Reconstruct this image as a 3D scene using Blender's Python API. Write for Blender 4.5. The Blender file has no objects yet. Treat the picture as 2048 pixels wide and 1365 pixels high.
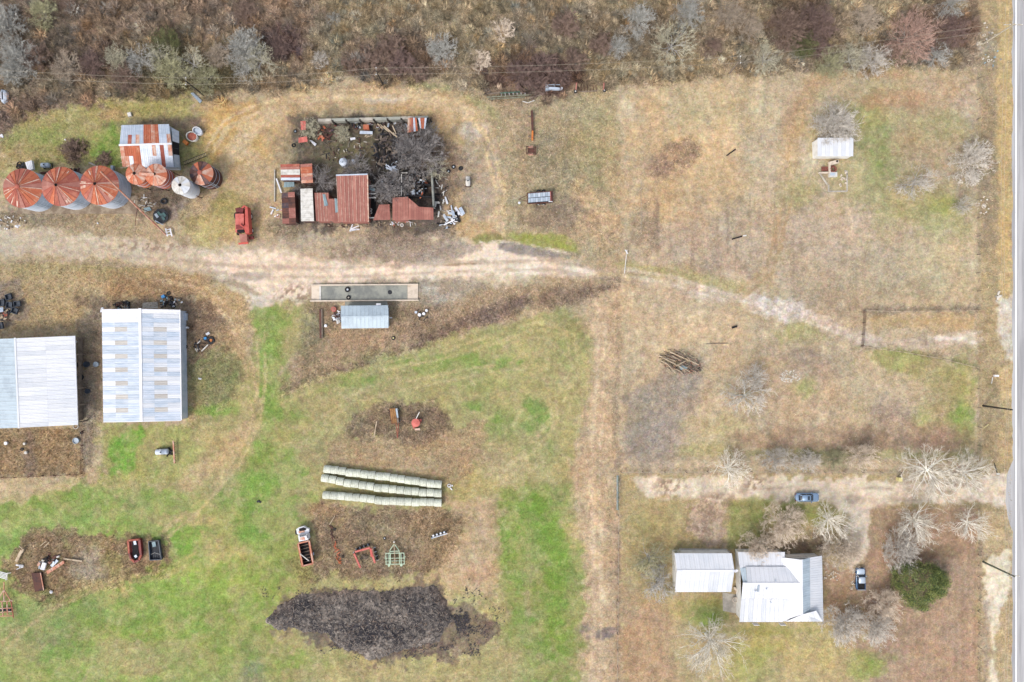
import bpy, math, random
import numpy as np
from mathutils import Vector, Matrix

random.seed(7)
scene = bpy.context.scene
COL = scene.collection
H = 136.5                       # flying height of the drone, metres; the frame covers 204.8 m x 136.5 m of ground

# ---------------------------------------------------------------- camera, light, exposure
cam_d = bpy.data.cameras.new("camera"); cam_d.sensor_width = 36.0; cam_d.lens = 36.0 * H / 204.8
cam_d.clip_start = 1.0; cam_d.clip_end = 20000.0
cam = bpy.data.objects.new("camera", cam_d); COL.objects.link(cam)
cam.location = (0, 0, H); cam.rotation_euler = (0, 0, 0)
scene.camera = cam

SUN_EL, SUN_AZ = math.radians(50), math.radians(222)      # from the south-west, high, veiled
world = bpy.data.worlds.new("World"); scene.world = world; world.use_nodes = True
wn = world.node_tree; wn.nodes.clear()
sky = wn.nodes.new("ShaderNodeTexSky"); sky.sky_type = 'NISHITA'; sky.sun_disc = False
sky.sun_elevation = SUN_EL; sky.sun_rotation = SUN_AZ; sky.air_density = 1.0; sky.dust_density = 3.0
bg = wn.nodes.new("ShaderNodeBackground"); bg.inputs[1].default_value = 0.15
wo = wn.nodes.new("ShaderNodeOutputWorld")
veil = wn.nodes.new("ShaderNodeHueSaturation"); veil.inputs['Saturation'].default_value = 0.5      # thin high cloud whitens the sky
wn.links.new(sky.outputs[0], veil.inputs['Color']); wn.links.new(veil.outputs[0], bg.inputs[0]); wn.links.new(bg.outputs[0], wo.inputs[0])
sd = bpy.data.lights.new("sun", 'SUN'); sd.energy = 0.8; sd.angle = math.radians(16); sd.color = (1.0, 0.95, 0.88)
sun = bpy.data.objects.new("sun", sd); COL.objects.link(sun)
dirv = Vector((math.sin(SUN_AZ) * math.cos(SUN_EL), math.cos(SUN_AZ) * math.cos(SUN_EL), math.sin(SUN_EL)))
sun.rotation_euler = dirv.to_track_quat('Z', 'Y').to_euler(); sun.location = (0, 0, 200)
scene.view_settings.view_transform = 'Standard'; scene.view_settings.look = 'None'
scene.view_settings.gamma = 1.0; scene.view_settings.exposure = 1.03
scene.view_settings.use_curve_mapping = False

# ---------------------------------------------------------------- helpers
def P(px, py, z=0.0):
    """metres of the point at height z that the survey picture shows at px, py (10 px to the metre on the ground)"""
    s = (H - z) / H
    return ((px - 1024.0) / 10.0 * s, (682.5 - py) / 10.0 * s)
def P3(px, py, z=0.0):
    x, y = P(px, py, z); return (x, y, z)

def lin(c, k=1.0):
    o = []
    for v in c[:3]:
        v = v / 255.0
        v = v / 12.92 if v <= 0.04045 else ((v + 0.055) / 1.055) ** 2.4
        o.append(v * k)
    return tuple(o)
KA = 0.60                       # photo brightness -> base colour

_rng = np.random.RandomState(11)
_T = _rng.rand(8, 256, 256).astype(np.float32)
def vnoise(x, y, s, seed=0):
    x = x / s + 37.3 * seed + 1000; y = y / s + 17.9 * seed + 1000
    xi = np.floor(x).astype(int); yi = np.floor(y).astype(int)
    fx = x - xi; fy = y - yi; fx = fx * fx * (3 - 2 * fx); fy = fy * fy * (3 - 2 * fy)
    T = _T[seed % 8]
    a = T[xi & 255, yi & 255]; b = T[(xi + 1) & 255, yi & 255]; c = T[xi & 255, (yi + 1) & 255]; d = T[(xi + 1) & 255, (yi + 1) & 255]
    return (a * (1 - fx) + b * fx) * (1 - fy) + (c * (1 - fx) + d * fx) * fy
def fbm(x, y, s, seed=0, o=4):
    r = 0; a = 1.0; t = 0
    for i in range(o):
        th = 0.6 + 1.27 * i + 0.5 * seed; cx_, sx_ = math.cos(th), math.sin(th)
        r = r + a * (vnoise(x * cx_ - y * sx_, x * sx_ + y * cx_, s / 1.93 ** i, seed + i) - 0.5); t += a; a *= 0.6
    return r / t * 2

# ---------------------------------------------------------------- the ground: one sheet, colours laid down as soils and grasses lie
tan = (188, 168, 136); ltan = (204, 184, 152); pink = (196, 174, 150); dirt = (216, 193, 168); brown = (150, 130, 108)
dbrown = (122, 103, 88); olive = (170, 163, 114); green = (144, 160, 92); bgreen = (126, 166, 78); gold = (202, 170, 118)
orange = (208, 172, 128); gray = (160, 150, 140); pgray = (182, 170, 154); white = (226, 217, 204); rbrown = (172, 140, 114)
ygreen = (168, 176, 96)
# (kind, points, colour, alpha, softness px, raggedness px, brush 0..1 or None, extra)
OPS = []
def poly(pts, c, a=1, soft=14, rag=16, br=None, seed=0): OPS.append(('p', pts, c, a, soft, rag, br, 0, seed))
def blob(x, y, rx, ry, c, a=1, soft=0.5, rag=0.35, br=None, rot=0, seed=0): OPS.append(('b', (x, y, rx, ry, rot), c, a, soft, rag, br, 0, seed))
def stroke(pts, w, c, a=1, soft=6, rag=6, br=None, seed=0): OPS.append(('s', pts, c, a, soft, rag, br, w, seed))

# northern scrub
poly([(-400,-400),(2000,-400),(1968,60),(1966,118),(1800,150),(1700,132),(1530,150),(1240,178),(1130,204),(1010,212),(960,196),(860,165),(640,165),(560,190),(410,200),(210,208),(120,206),(60,250),(-400,290)], (152,134,112), 1, 22, 22, 0.95)
poly([(-400,-400),(760,-400),(740,60),(600,130),(560,90),(330,80),(180,110),(-400,230)], (146,124,108), .8, 40, 30, 0.95, 3)
poly([(640,-400),(1960,-400),(1960,90),(1130,180),(960,180),(860,150),(620,150),(640,60)], (160,146,118), .75, 30, 30, 0.9, 4)
blob(1065,150,78,52,(104,82,76),.95,.4,.45,1,-.1); blob(1120,165,50,26,(112,88,80),.8,.5,.5,1)
blob(790,105,95,52,(118,98,90),.8,.5,.5,1); blob(560,92,40,38,(98,76,76),.9,.5,.4,1)
blob(340,125,170,64,(110,100,78),.75,.5,.4,1); blob(420,150,90,34,(104,96,66),.7,.6,.4,1); blob(190,120,60,36,(112,92,86),.7,.6,.4,1)
blob(60,100,90,90,(118,108,98),.7,.6,.4,1); blob(1600,55,95,62,(112,92,80),.85,.5,.4,1); blob(1880,70,100,58,(128,104,94),.85,.5,.35,1)
blob(1300,70,90,48,(124,110,98),.6,.6,.4,1); blob(1450,45,80,50,(150,132,114),.7,.6,.4,1); blob(1740,40,80,40,(158,142,120),.7,.6,.4,1)
blob(1700,120,230,26,(134,122,108),.7,.5,.5,.9); blob(900,40,160,40,(150,134,112),.5,.6,.5,.9); blob(1120,50,120,50,(134,120,104),.6,.6,.5,.95)
poly([(-40,190),(210,205),(240,216),(100,222),(60,268),(-40,300)], (128,106,96), .8, 20, 18, .9)
# west: grass north of the bins
poly([(-30,330),(60,225),(150,208),(380,192),(432,240),(420,330),(330,345),(160,335),(-30,350)], (168,160,104), .95, 14, 18, .25)
blob(110,290,80,30,(140,158,84),.8,.7,.5); blob(225,285,46,38,(126,160,72),.85,.6,.4); blob(60,305,60,22,(178,152,108),.6,.7,.5)
blob(270,215,90,20,(172,164,98),.8,.7,.5); blob(215,232,40,12,(196,164,116),.8,.7,.5); blob(440,345,22,42,(140,148,82),.7,.7,.4); blob(150,300,30,26,(122,104,86),.9,.5,.4,.9)
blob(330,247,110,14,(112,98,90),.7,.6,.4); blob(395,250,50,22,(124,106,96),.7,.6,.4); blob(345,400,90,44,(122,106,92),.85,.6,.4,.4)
poly([(400,395),(450,375),(470,405),(440,425),(330,440),(330,420)],(156,142,132),.8,10,8)
blob(60,448,80,36,(134,122,112),.7,.6,.5,.5); poly([(0,425),(250,425),(300,455),(340,480),(200,480),(0,470)],(166,146,118),.6,16,14,.3)
# gold yard round the burnt barn
poly([(400,215),(560,188),(700,170),(860,172),(950,215),(990,300),(1010,400),(1000,480),(900,470),(880,300),(840,232),(600,225),(555,300),(545,420),(500,500),(440,470),(430,330)], (198,166,122), .9, 18, 18)
blob(470,285,60,70,(206,166,104),.85,.7,.4); blob(430,440,60,46,(190,172,108),.7,.7,.5); blob(500,370,40,60,(200,172,138),.8,.7,.5); blob(455,415,34,28,(150,152,84),.5,.8,.5)
stroke([(395,420),(450,330),(500,260),(580,208),(700,190),(830,188),(930,225),(985,330),(1000,450)],15,(214,190,154),.75,12,8)
stroke([(540,250),(600,215),(700,202),(840,206),(910,235)],5,(206,176,134),.6,8,6); blob(770,198,40,9,(214,202,188),.8,.7,.5); blob(640,205,60,8,(176,136,112),.4,.7,.4); blob(720,180,90,9,(178,140,112),.45,.7,.5); stroke([(820,165),(900,178),(975,215),(1000,240)],8,(160,158,108),.6,10,6); blob(980,285,34,60,(178,160,118),.6,.7,.5); blob(947,262,28,14,(200,190,178),.75,.7,.5)
blob(960,330,46,80,(180,162,142),.8,.7,.4); blob(965,400,40,36,(176,160,142),.7,.7,.5)
blob(590,300,44,70,(150,128,100),.6,.7,.4,.4)
# open grass east of it
poly([(1000,200),(1240,180),(1240,500),(1180,510),(1010,470),(1010,300)], (176,160,128), .9, 20, 20, .35)
blob(1120,310,60,60,(158,144,118),.8,.8,.5,.5); blob(1190,300,50,110,(172,160,118),.7,.8,.5,.3); blob(1200,430,60,60,(204,172,136),.8,.7,.5); blob(1110,430,60,26,(134,116,104),.6,.7,.5,.5)
blob(1085,482,70,17,(150,158,80),.95,.45,.35,.05,.18); blob(975,480,28,12,(140,142,82),.8,.5,.4,.1); blob(1040,235,30,90,(186,158,128),.6,.8,.5,.3)
# dirt yard and drive
poly([(-300,440),(250,470),(400,500),(500,490),(560,470),(760,480),(860,465),(960,490),(1010,490),(1120,515),(1180,545),(1060,560),(960,610),(620,575),(600,612),(505,620),(488,596),(430,556),(260,530),(100,520),(-300,500)], (202,184,160), 1, 12, 14, -.15)
poly([(410,515),(520,500),(600,520),(720,535),(820,520),(900,500),(1000,488),(1100,522),(1185,542),(1120,552),(1010,553),(880,556),(820,562),(640,566),(612,600),(560,618),(500,615),(490,596),(520,574),(480,560),(420,545)], (232,210,188), 1, 6, 12, -.35)
stroke([(900,545),(1000,538),(1100,536),(1170,548)],9,(228,212,194),.8,7,5); poly([(495,590),(560,580),(610,600),(600,612),(505,618)],(206,194,178),.7,8,8)
blob(500,553,40,9,(178,166,156),.8,.6,.4)
poly([(1000,484),(1040,487),(1145,508),(1135,518),(1090,518),(1030,508),(995,500)], (150,140,134), .95, 4, 4)
poly([(700,500),(760,478),(860,482),(930,490),(955,500),(900,518),(860,528),(760,524)], (158,144,132), .8, 9, 9, .2)
blob(760,500,110,30,(166,150,134),.6,.7,.5,.3); blob(590,485,60,22,(176,156,132),.6,.7,.4,.2); blob(800,460,100,22,(140,122,108),.7,.6,.5,.6); blob(580,455,40,20,(130,112,96),.6,.6,.5,.6)
poly([(640,566),(760,560),(850,553),(950,560),(1000,580),(940,610),(850,620),(640,612),(612,604)],(160,146,130),.85,8,8,.3); blob(915,605,36,18,(178,170,160),.8,.6,.4); blob(860,580,18,9,(192,184,170),.7)
blob(930,575,30,14,(176,162,140),.6)
# west of the drive
poly([(-300,520),(200,522),(400,540),(480,580),(500,640),(490,800),(380,860),(380,600),(200,600),(160,660),(-300,680)], (186,160,120), .95, 14, 14, .35)
stroke([(170,540),(330,545),(440,590)],12,(174,150,108),.6,12,10,.3); blob(310,575,90,20,(166,132,100),.75,.7,.4,.5); blob(100,535,150,12,(170,156,112),.6,.7,.5)
stroke([(380,560),(440,610),(480,700),(470,800)],14,(196,164,128),.5,14,10); poly([(-30,560),(40,555),(60,640),(-30,680)],(148,132,120),.8,10,10,.3)
poly([(150,640),(210,610),(206,850),(165,960),(150,900)], (150,132,112), .9, 10, 10, .4); blob(175,800,18,60,(160,150,140),.7,.7,.4)
poly([(365,600),(420,600),(440,700),(400,760),(372,740)], (138,114,94), .9, 14, 14, .8); blob(430,770,52,60,(140,144,98),.85,.6,.5,.5); blob(400,640,40,40,(132,110,92),.7,.7,.4,.8)
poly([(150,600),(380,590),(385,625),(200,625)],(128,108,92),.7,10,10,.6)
# brown slope south of the pale shed
poly([(610,610),(850,615),(1000,575),(1190,560),(1240,560),(1240,600),(1190,590),(1090,615),(950,660),(830,690),(700,738),(555,795),(548,770),(600,700)], (174,150,122), 1, 14, 16, .4)
blob(620,665,30,46,(130,124,96),.7,.7,.5,.5); blob(700,690,80,30,(184,152,122),.6,.8,.4,.3); blob(800,655,80,36,(164,140,116),.6,.8,.4,.5); blob(760,620,200,14,(140,118,100),.5,.7,.5,.6)
stroke([(552,792),(600,765),(680,742),(760,715),(830,692),(900,665)],10,(120,98,90),.85,10,10,.95); stroke([(850,680),(920,650),(990,625),(1055,600)],16,(126,106,98),.8,12,10,.9); blob(870,650,60,26,(150,128,108),.6,.7,.4,.8)
stroke([(1090,598),(1140,598),(1240,570)],12,(128,108,96),.7,12,10,.9)
# green field
poly([(500,625),(612,612),(600,680),(560,760),(555,800),(700,742),(850,695),(1000,650),(1130,620),(1190,680),(1175,800),(1150,950),(1160,1100),(1160,1600),(-300,1600),(-300,985),(150,962),(205,955),(205,852),(380,850),(470,800),(500,740)], (172,164,112), 1, 14, 18, .08)
poly([(205,850),(370,850),(400,880),(380,950),(290,960),(205,955)], (164,164,100), .9, 12, 14, .1)
poly([(218,862),(290,850),(272,930),(262,950),(216,950)], (118,172,66), .9, 10, 12); blob(430,820,40,16,(130,168,76),.7,.7,.4); blob(300,895,30,22,(170,160,108),.6,.7,.4)
poly([(510,628),(600,618),(575,670),(545,720),(535,790),(520,790),(525,700)],(140,158,84),.85,12,12)
stroke([(535,700),(540,800),(525,900),(500,1000),(480,1060)],24,(132,164,80),.75,24,20); stroke([(560,800),(640,780),(740,760)],12,(146,164,92),.6,14,12); blob(590,850,44,30,(138,160,86),.7,.8,.5)
stroke([(700,720),(850,715),(960,690),(1080,645)],12,(158,162,104),.5,14,10)
blob(700,760,60,12,(134,158,78),.6,.8,.5); blob(890,730,110,20,(134,156,86),.75,.8,.5); blob(960,770,60,16,(150,158,96),.5,.8,.5); blob(1010,725,26,12,(110,164,66),.85,.6,.4); blob(1005,728,60,30,(140,156,92),.5,.8,.5)
blob(1068,830,30,34,(124,152,82),.85,.5,.35); blob(1000,860,26,40,(138,156,88),.7,.7,.5); blob(950,812,22,14,(132,158,84),.7,.7,.5); blob(1085,910,60,18,(142,150,92),.6,.8,.6); blob(1140,680,30,50,(150,154,100),.6,.8,.4)
for rr, cc in ((75,(186,168,124)),(100,(192,172,132)),(125,(176,166,110))):
    stroke([(1065+rr*math.cos(t),830-20+rr*1.35*math.sin(t)) for t in [(-2.6+.22*i) for i in range(14)]],3.5,cc,.55,5,4)
poly([(1180,600),(1245,575),(1245,1600),(1165,1600),(1160,1100),(1150,950),(1178,800),(1190,690)], (196,170,138), 1, 18, 18, .15)
stroke([(1200,600),(1196,760),(1180,960),(1190,1140),(1185,1365)],8,(206,180,148),.6,10,10,.1); stroke([(1235,600),(1236,760),(1236,960)],5,(150,132,112),.5,8,5,.5)
stroke([(1237,1060),(1234,1365),(1234,1600)],5,(146,124,108),.6,7,5,.2); blob(1212,1270,36,14,(118,108,110),.8,.6,.5,.1,-.3); blob(1165,1260,14,12,(128,116,116),.7,.6,.5)
poly([(1000,975),(1130,975),(1140,1050),(1165,1150),(1160,1250),(1150,1365),(1150,1600),(1020,1600),(1030,1365),(1010,1200),(985,1100)], (134,154,80), .85, 24, 18); stroke([(1075,1000),(1110,1100),(1110,1300)],16,(122,158,60),.7,20,12); stroke([(1040,990),(1020,1100)],20,(120,154,62),.6,20,14); stroke([(1062,1130),(1055,1260)],6,(176,156,124),.5,10,8)
poly([(890,1000),(985,1000),(1000,1100),(990,1170),(1010,1210),(860,1180),(880,1110),(920,1060)], (194,168,136), .9, 18, 16, .05); blob(960,1150,30,22,(180,144,116),.6,.8,.4)
blob(1005,930,60,40,(184,162,124),.6,.8,.5); blob(940,960,60,16,(190,172,116),.7,.8,.5)
poly([(650,905),(660,880),(900,860),(960,830),(970,870),(940,950),(880,960),(660,930)], (178,150,118), .85, 14, 14, .3); poly([(600,900),(1000,880),(990,920),(600,930)],(176,150,118),.4,20,20)
poly([(680,880),(700,830),(760,806),(880,805),(905,850),(880,875),(760,880)], (138,118,100), .9, 10, 14, .9); blob(650,780,60,40,(176,164,116),.5,.8,.5); blob(650,850,50,36,(176,158,112),.5,.8,.5)
poly([(640,1000),(700,1012),(880,1020),(915,1040),(910,1090),(880,1140),(760,1165),(660,1150),(600,1170),(590,1130),(640,1090),(620,1040)], (150,128,106), .95, 10, 14, .85); blob(880,1060,40,50,(156,132,104),.8,.6,.5,.9); blob(770,1060,30,18,(160,150,118),.5,.7,.5,.4); blob(640,1020,30,14,(166,136,104),.7,.7,.5,.6); poly([(600,1180),(880,1165),(900,1190),(850,1185),(640,1190)],(196,180,124),.6,12,10)
poly([(-60,1000),(160,985),(300,975),(440,1010),(520,880),(560,860),(600,960),(590,1060),(560,1180),(500,1260),(420,1400),(-60,1400)],(146,172,88),.62,26,34)
blob(480,880,90,40,(188,166,118),.6,.8,.5); stroke([(380,960),(440,920),(500,850)],16,(202,172,132),.7,14,10); stroke([(330,1060),(400,1020),(470,930)],5,(204,176,134),.5,8,6); blob(430,1020,60,30,(150,160,94),.6,.8,.5)
blob(470,1060,56,46,(126,162,76),.8,.7,.5); blob(520,960,30,60,(128,164,74),.6,.7,.5); blob(545,1150,60,50,(160,168,90),.6,.8,.5)
blob(120,1000,120,24,(140,160,86),.7,.8,.5); poly([(-300,960),(160,962),(120,990),(0,1010),(-300,1030)],(200,176,140),.9,14,12,.1); blob(60,1080,80,20,(134,162,82),.7,.8,.5); blob(280,1010,120,20,(146,160,92),.6,.8,.5); blob(210,1040,60,10,(130,164,80),.6,.8,.5)
blob(370,1040,60,12,(196,168,124),.6,.8,.5); blob(440,1110,40,70,(194,176,116),.7,.8,.5); blob(365,1080,24,30,(122,172,62),.7,.7,.4)
poly([(0,1130),(40,1080),(110,1055),(180,1075),(330,1075),(345,1120),(320,1150),(210,1170),(170,1190),(100,1225),(30,1190)], (148,124,98), .95, 9, 14, .85); blob(175,1130,34,34,(170,158,140),.8,.5,.4,.3); blob(230,1120,20,30,(164,160,100),.6,.7,.4,.3)
stroke([(60,1250),(110,1210),(180,1180),(260,1160)],8,(186,160,118),.8,8,6,.1); blob(215,1180,50,18,(206,178,128),.7,.8,.5)
blob(230,1260,200,60,(126,160,76),.7,.8,.5); blob(120,1260,120,50,(134,152,90),.8,.8,.5); blob(350,1270,170,30,(156,168,86),.7,.8,.5); blob(400,1170,100,40,(150,182,74),.7,.8,.5); blob(280,1320,90,30,(186,170,122),.7,.8,.5); blob(60,1290,60,30,(160,154,112),.6,.8,.5); blob(480,1310,60,60,(140,156,84),.6,.8,.5); blob(590,1330,60,26,(128,160,74),.6,.8,.5); blob(500,1350,24,30,(150,148,128),.6,.8,.4)
blob(760,1350,140,34,(186,172,122),.8,.8,.5); blob(960,1310,100,60,(174,164,118),.6,.8,.5); blob(450,1210,130,60,(148,166,84),.5,.8,.5)
poly([(530,1240),(560,1200),(620,1185),(870,1170),(900,1200),(990,1245),(960,1290),(900,1310),(750,1330),(640,1290),(560,1262)],(120,104,94),.9,8,18,.2)
# the open lot
poly([(1242,176),(1540,148),(1700,140),(1962,140),(1962,940),(1242,940)], (194,174,144), 1, 10, 10, .08)
blob(1390,330,130,130,(212,178,134),.8,.7,.4,.08); blob(1330,420,70,60,(208,174,132),.6,.8,.4); blob(1420,225,110,40,(198,184,144),.6,.8,.5); blob(1345,315,44,22,(160,132,112),.75,.5,.6,.7,-.5); blob(1310,330,30,20,(158,132,116),.5)
blob(1520,330,44,150,(188,174,148),.7,.8,.4); blob(1420,500,120,70,(186,166,148),.7,.8,.5); stroke([(1620,170),(1590,260),(1570,400),(1530,560)],18,(186,158,118),.6,16,12); stroke([(1660,150),(1590,200),(1572,250)],14,(186,152,122),.6,14,10)
blob(1600,430,100,110,(190,170,146),.6,.8,.5); blob(1680,480,110,80,(196,174,154),.7,.8,.5); blob(1600,385,34,40,(172,168,108),.55,.8,.5)
blob(1770,290,130,120,(176,166,122),.75,.8,.5); blob(1752,310,34,70,(140,152,96),.7,.8,.4); blob(1730,230,40,30,(170,164,106),.6,.8,.5); blob(1860,430,90,40,(168,164,108),.7,.8,.5); blob(1900,410,30,20,(166,166,92),.7,.8,.5); blob(1880,190,80,60,(188,160,130),.6,.8,.5); blob(1930,220,30,60,(192,178,158),.7,.8,.5); blob(1840,300,50,40,(184,152,122),.5,.8,.5)
blob(1800,200,70,16,(184,140,110),.6,.8,.5); blob(1740,148,80,10,(182,144,104),.6,.7,.5); blob(1930,350,46,60,(172,160,140),.6,.8,.5); blob(1880,250,40,30,(164,160,108),.5,.8,.5)
blob(1860,540,100,50,(192,178,140),.7,.8,.5); blob(1750,560,90,46,(180,164,140),.6,.8,.5); blob(1670,600,70,34,(168,150,130),.6,.8,.5,.2)
for (x,y,w,h2,a) in ((1314,460,4,60,.5),(1340,470,3,50,.4),(1385,520,5,60,.6),(1381,560,3,40,.6),(1435,480,3,40,.4),(1472,520,3,60,.4),(1500,420,3,50,.3),(1550,450,4,60,.4),(1585,500,4,40,.3),(1368,605,2,16,.5),(1378,600,2,20,.5),(1342,655,2,14,.5),(1455,455,4,50,.4)):
    blob(x,y,w,h2,(140,122,108),a,.6,.5,.2)
blob(1290,470,30,50,(160,138,118),.6,.7,.5,.5); blob(1420,535,60,8,(166,146,128),.5); blob(1440,515,40,30,(172,152,134),.5,.8,.5)
stroke([(1242,530),(1300,540),(1400,560),(1480,580)],15,(172,164,114),.75,12,8); stroke([(1290,566),(1340,568),(1400,592)],9,(206,190,170),.7,9,6)
stroke([(1380,582),(1470,600),(1560,618),(1640,640),(1700,668),(1780,695),(1870,690),(1960,672)],13,(200,182,166),.8,10,8); poly([(1465,602),(1520,588),(1600,612),(1650,648),(1600,640),(1540,630)],(220,206,196),.9,5,8); stroke([(1600,640),(1680,660),(1730,690)],8,(206,188,172),.6,8,6)
blob(1600,665,44,24,(166,164,110),.7,.7,.5); blob(1360,650,110,50,(210,184,150),.7,.8,.4); blob(1290,620,40,60,(202,180,150),.5,.8,.4); blob(1610,718,80,18,(158,142,128),.65,.7,.5,.1,.15); blob(1600,752,60,14,(164,148,134),.5,.7,.5); blob(1580,752,24,14,(210,200,190),.4,.7,.5); blob(1608,776,24,18,(138,166,82),.85,.6,.4); blob(1560,790,100,60,(192,164,134),.6,.8,.5)
poly([(1730,632),(1950,630),(1950,655),(1750,660)],(196,166,120),.7,8,8); stroke([(1730,622),(1850,616),(1950,622)],6,(140,128,116),.55,7,6,.4); stroke([(1725,692),(1830,708),(1950,732)],4,(128,122,102),.5,6,5,.4)
poly([(1870,676),(1960,662),(1990,660),(2022,640),(2024,720),(1990,690),(1960,692)],(232,226,216),1,5,6,-.3)
blob(1800,720,60,22,(162,168,100),.8,.7,.5); blob(1910,770,50,60,(168,166,104),.7,.8,.5); blob(1925,830,30,60,(146,164,82),.75,.7,.5); blob(1850,830,30,30,(162,166,104),.7,.8,.5); blob(1870,790,50,40,(178,150,116),.5,.8,.5); blob(1870,740,60,26,(172,164,106),.5,.8,.5)
poly([(1246,800),(1300,760),(1400,720),(1400,800),(1370,860),(1340,935),(1246,935)],(164,150,136),.85,16,14,.15); blob(1330,870,36,50,(166,150,140),.6,.8,.4); blob(1470,720,60,30,(196,172,140),.5,.8,.5)
blob(1440,860,60,30,(186,172,122),.6,.8,.5); blob(1420,900,50,10,(168,160,104),.6,.8,.5); poly([(1470,860),(1900,850),(1900,905),(1480,900)],(172,142,116),.75,18,14,.1); blob(1730,875,60,22,(140,124,108),.6,.7,.5,.3); blob(1800,830,40,30,(150,130,120),.6,.8,.5,.2); blob(1890,880,60,20,(176,144,126),.6,.8,.4); stroke([(1500,905),(1700,908),(1900,912)],8,(158,154,104),.6,8,6)
stroke([(1250,945),(1960,945)],6,(156,142,124),.5,8,6,.15)
# verge and road shoulder
poly([(1956,-400),(2024,-400),(2024,1600),(1956,1600)], (180,160,124), 1, 5, 6, .15)
poly([(1996,-400),(2024,-400),(2024,590),(2000,600),(1994,300)], (204,176,124), .9, 6, 6, .05); stroke([(1975,60),(1978,250),(1972,480)],14,(158,142,120),.7,12,10,.3); blob(1960,90,26,26,(176,166,150),.6); poly([(1990,600),(2026,590),(2024,735),(1996,690)],(214,204,190),.9,7,8,-.2)
poly([(2000,740),(2024,730),(2024,930),(2000,930)],(204,178,132),.8,7,6); stroke([(1978,700),(1976,900)],10,(168,150,114),.6,10,8,.2)
poly([(1962,955),(2015,945),(2018,1020),(1962,1005)],(230,218,204),.9,6,8,-.3)
poly([(1963,1020),(2022,1030),(2022,1600),(1958,1600)],(198,176,138),.9,7,7); poly([(1966,1110),(2018,1100),(2020,1190),(1990,1260),(1988,1600),(1982,1600),(1982,1250),(1966,1200)],(228,218,196),.95,6,8,-.3); stroke([(1972,1210),(1972,1600)],8,(172,154,136),.7,7,6,.1); stroke([(1956,1010),(1956,1600)],3,(160,140,118),.8,5,4,.5)
# house lot
poly([(1242,950),(1960,950),(1960,1600),(1242,1600)], (184,164,122), 1, 6, 6, .05)
poly([(1262,958),(1600,955),(1770,958),(1960,962),(1985,970),(1985,1005),(1780,1008),(1740,1030),(1735,1100),(1700,1140),(1688,1100),(1690,1030),(1640,1002),(1440,1000),(1300,990)], (222,203,180), 1, 6, 12, -.3)
poly([(1300,960),(1500,955),(1560,965),(1480,990),(1380,995),(1330,985)],(222,204,178),.9,8,12); blob(1470,975,60,12,(214,202,182),.6); stroke([(1440,992),(1520,978),(1600,972)],4,(176,158,140),.6,6,5); stroke([(1730,975),(1900,982)],4,(168,152,136),.7,7,4); stroke([(1790,958),(1900,966),(1960,972)],8,(162,148,132),.6,8,5,.2); stroke([(1780,1000),(1870,1002)],3,(170,154,138),.6,5,4)
blob(1710,1000,18,16,(164,148,136),.8,.6,.4); poly([(1700,1030),(1738,1010),(1740,1060),(1725,1120),(1690,1120)],(226,208,186),1,6,7,-.3)
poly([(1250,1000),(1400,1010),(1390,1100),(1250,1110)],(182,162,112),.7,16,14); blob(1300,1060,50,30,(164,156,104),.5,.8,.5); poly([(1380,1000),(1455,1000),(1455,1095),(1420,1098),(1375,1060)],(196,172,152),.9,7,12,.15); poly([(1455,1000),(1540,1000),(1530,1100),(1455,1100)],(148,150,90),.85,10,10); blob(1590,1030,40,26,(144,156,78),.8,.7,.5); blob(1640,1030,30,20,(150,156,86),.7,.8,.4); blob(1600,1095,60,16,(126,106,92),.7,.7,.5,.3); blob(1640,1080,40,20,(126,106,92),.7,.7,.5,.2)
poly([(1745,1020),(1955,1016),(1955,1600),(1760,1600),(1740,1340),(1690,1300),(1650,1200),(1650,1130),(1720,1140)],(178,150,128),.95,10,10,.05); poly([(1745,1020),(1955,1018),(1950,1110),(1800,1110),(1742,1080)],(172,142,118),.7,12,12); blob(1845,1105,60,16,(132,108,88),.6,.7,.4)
poly([(1690,1010),(1752,1004),(1742,1040),(1738,1085),(1728,1125),(1700,1135),(1704,1080),(1706,1040)],(226,208,186),.95,5,6,-.3)
poly([(1242,1180),(1320,1200),(1350,1260),(1340,1600),(1242,1600)],(184,152,122),.85,30,20,.05); poly([(1250,1100),(1340,1100),(1340,1200),(1280,1200)],(172,156,114),.6,16,16,.1)
blob(1420,1230,40,28,(132,158,72),.8,.7,.4); blob(1530,1290,60,40,(172,164,92),.7,.8,.5); blob(1640,1300,80,50,(196,178,118),.7,.8,.5); blob(1730,1330,40,24,(150,168,84),.7,.7,.5); blob(1500,1340,50,40,(160,164,92),.6,.8,.5); blob(1400,1210,60,16,(156,156,84),.6,.7,.5); blob(1560,1262,80,10,(158,156,84),.6,.7,.5); blob(1690,1210,40,40,(172,144,112),.5,.8,.4)
poly([(-30,860),(155,856),(168,950),(-30,955)], (160,134,102), .95, 5, 5, .75); stroke([(60,870),(62,945)],8,(140,118,104),.7,8,6,.6)
poly([(585,235),(868,232),(885,300),(885,430),(868,460),(600,450),(560,430),(600,370),(600,300)],(100,88,82),.92,10,14,.2); blob(690,300,50,26,(124,118,78),.8,.7,.4,.1); blob(740,290,34,30,(120,104,80),.8,.7,.4,.1); poly([(745,262),(800,262),(868,300),(880,420),(800,440),(770,400),(740,360),(750,310)],(66,58,58),.9,8,12,.2); blob(785,300,42,44,(48,43,46),.95,.4,.4,.1); blob(880,350,40,90,(108,94,88),.7,.7,.5,.6); blob(690,300,90,60,(96,92,78),.6,.7,.5,.2)


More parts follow.
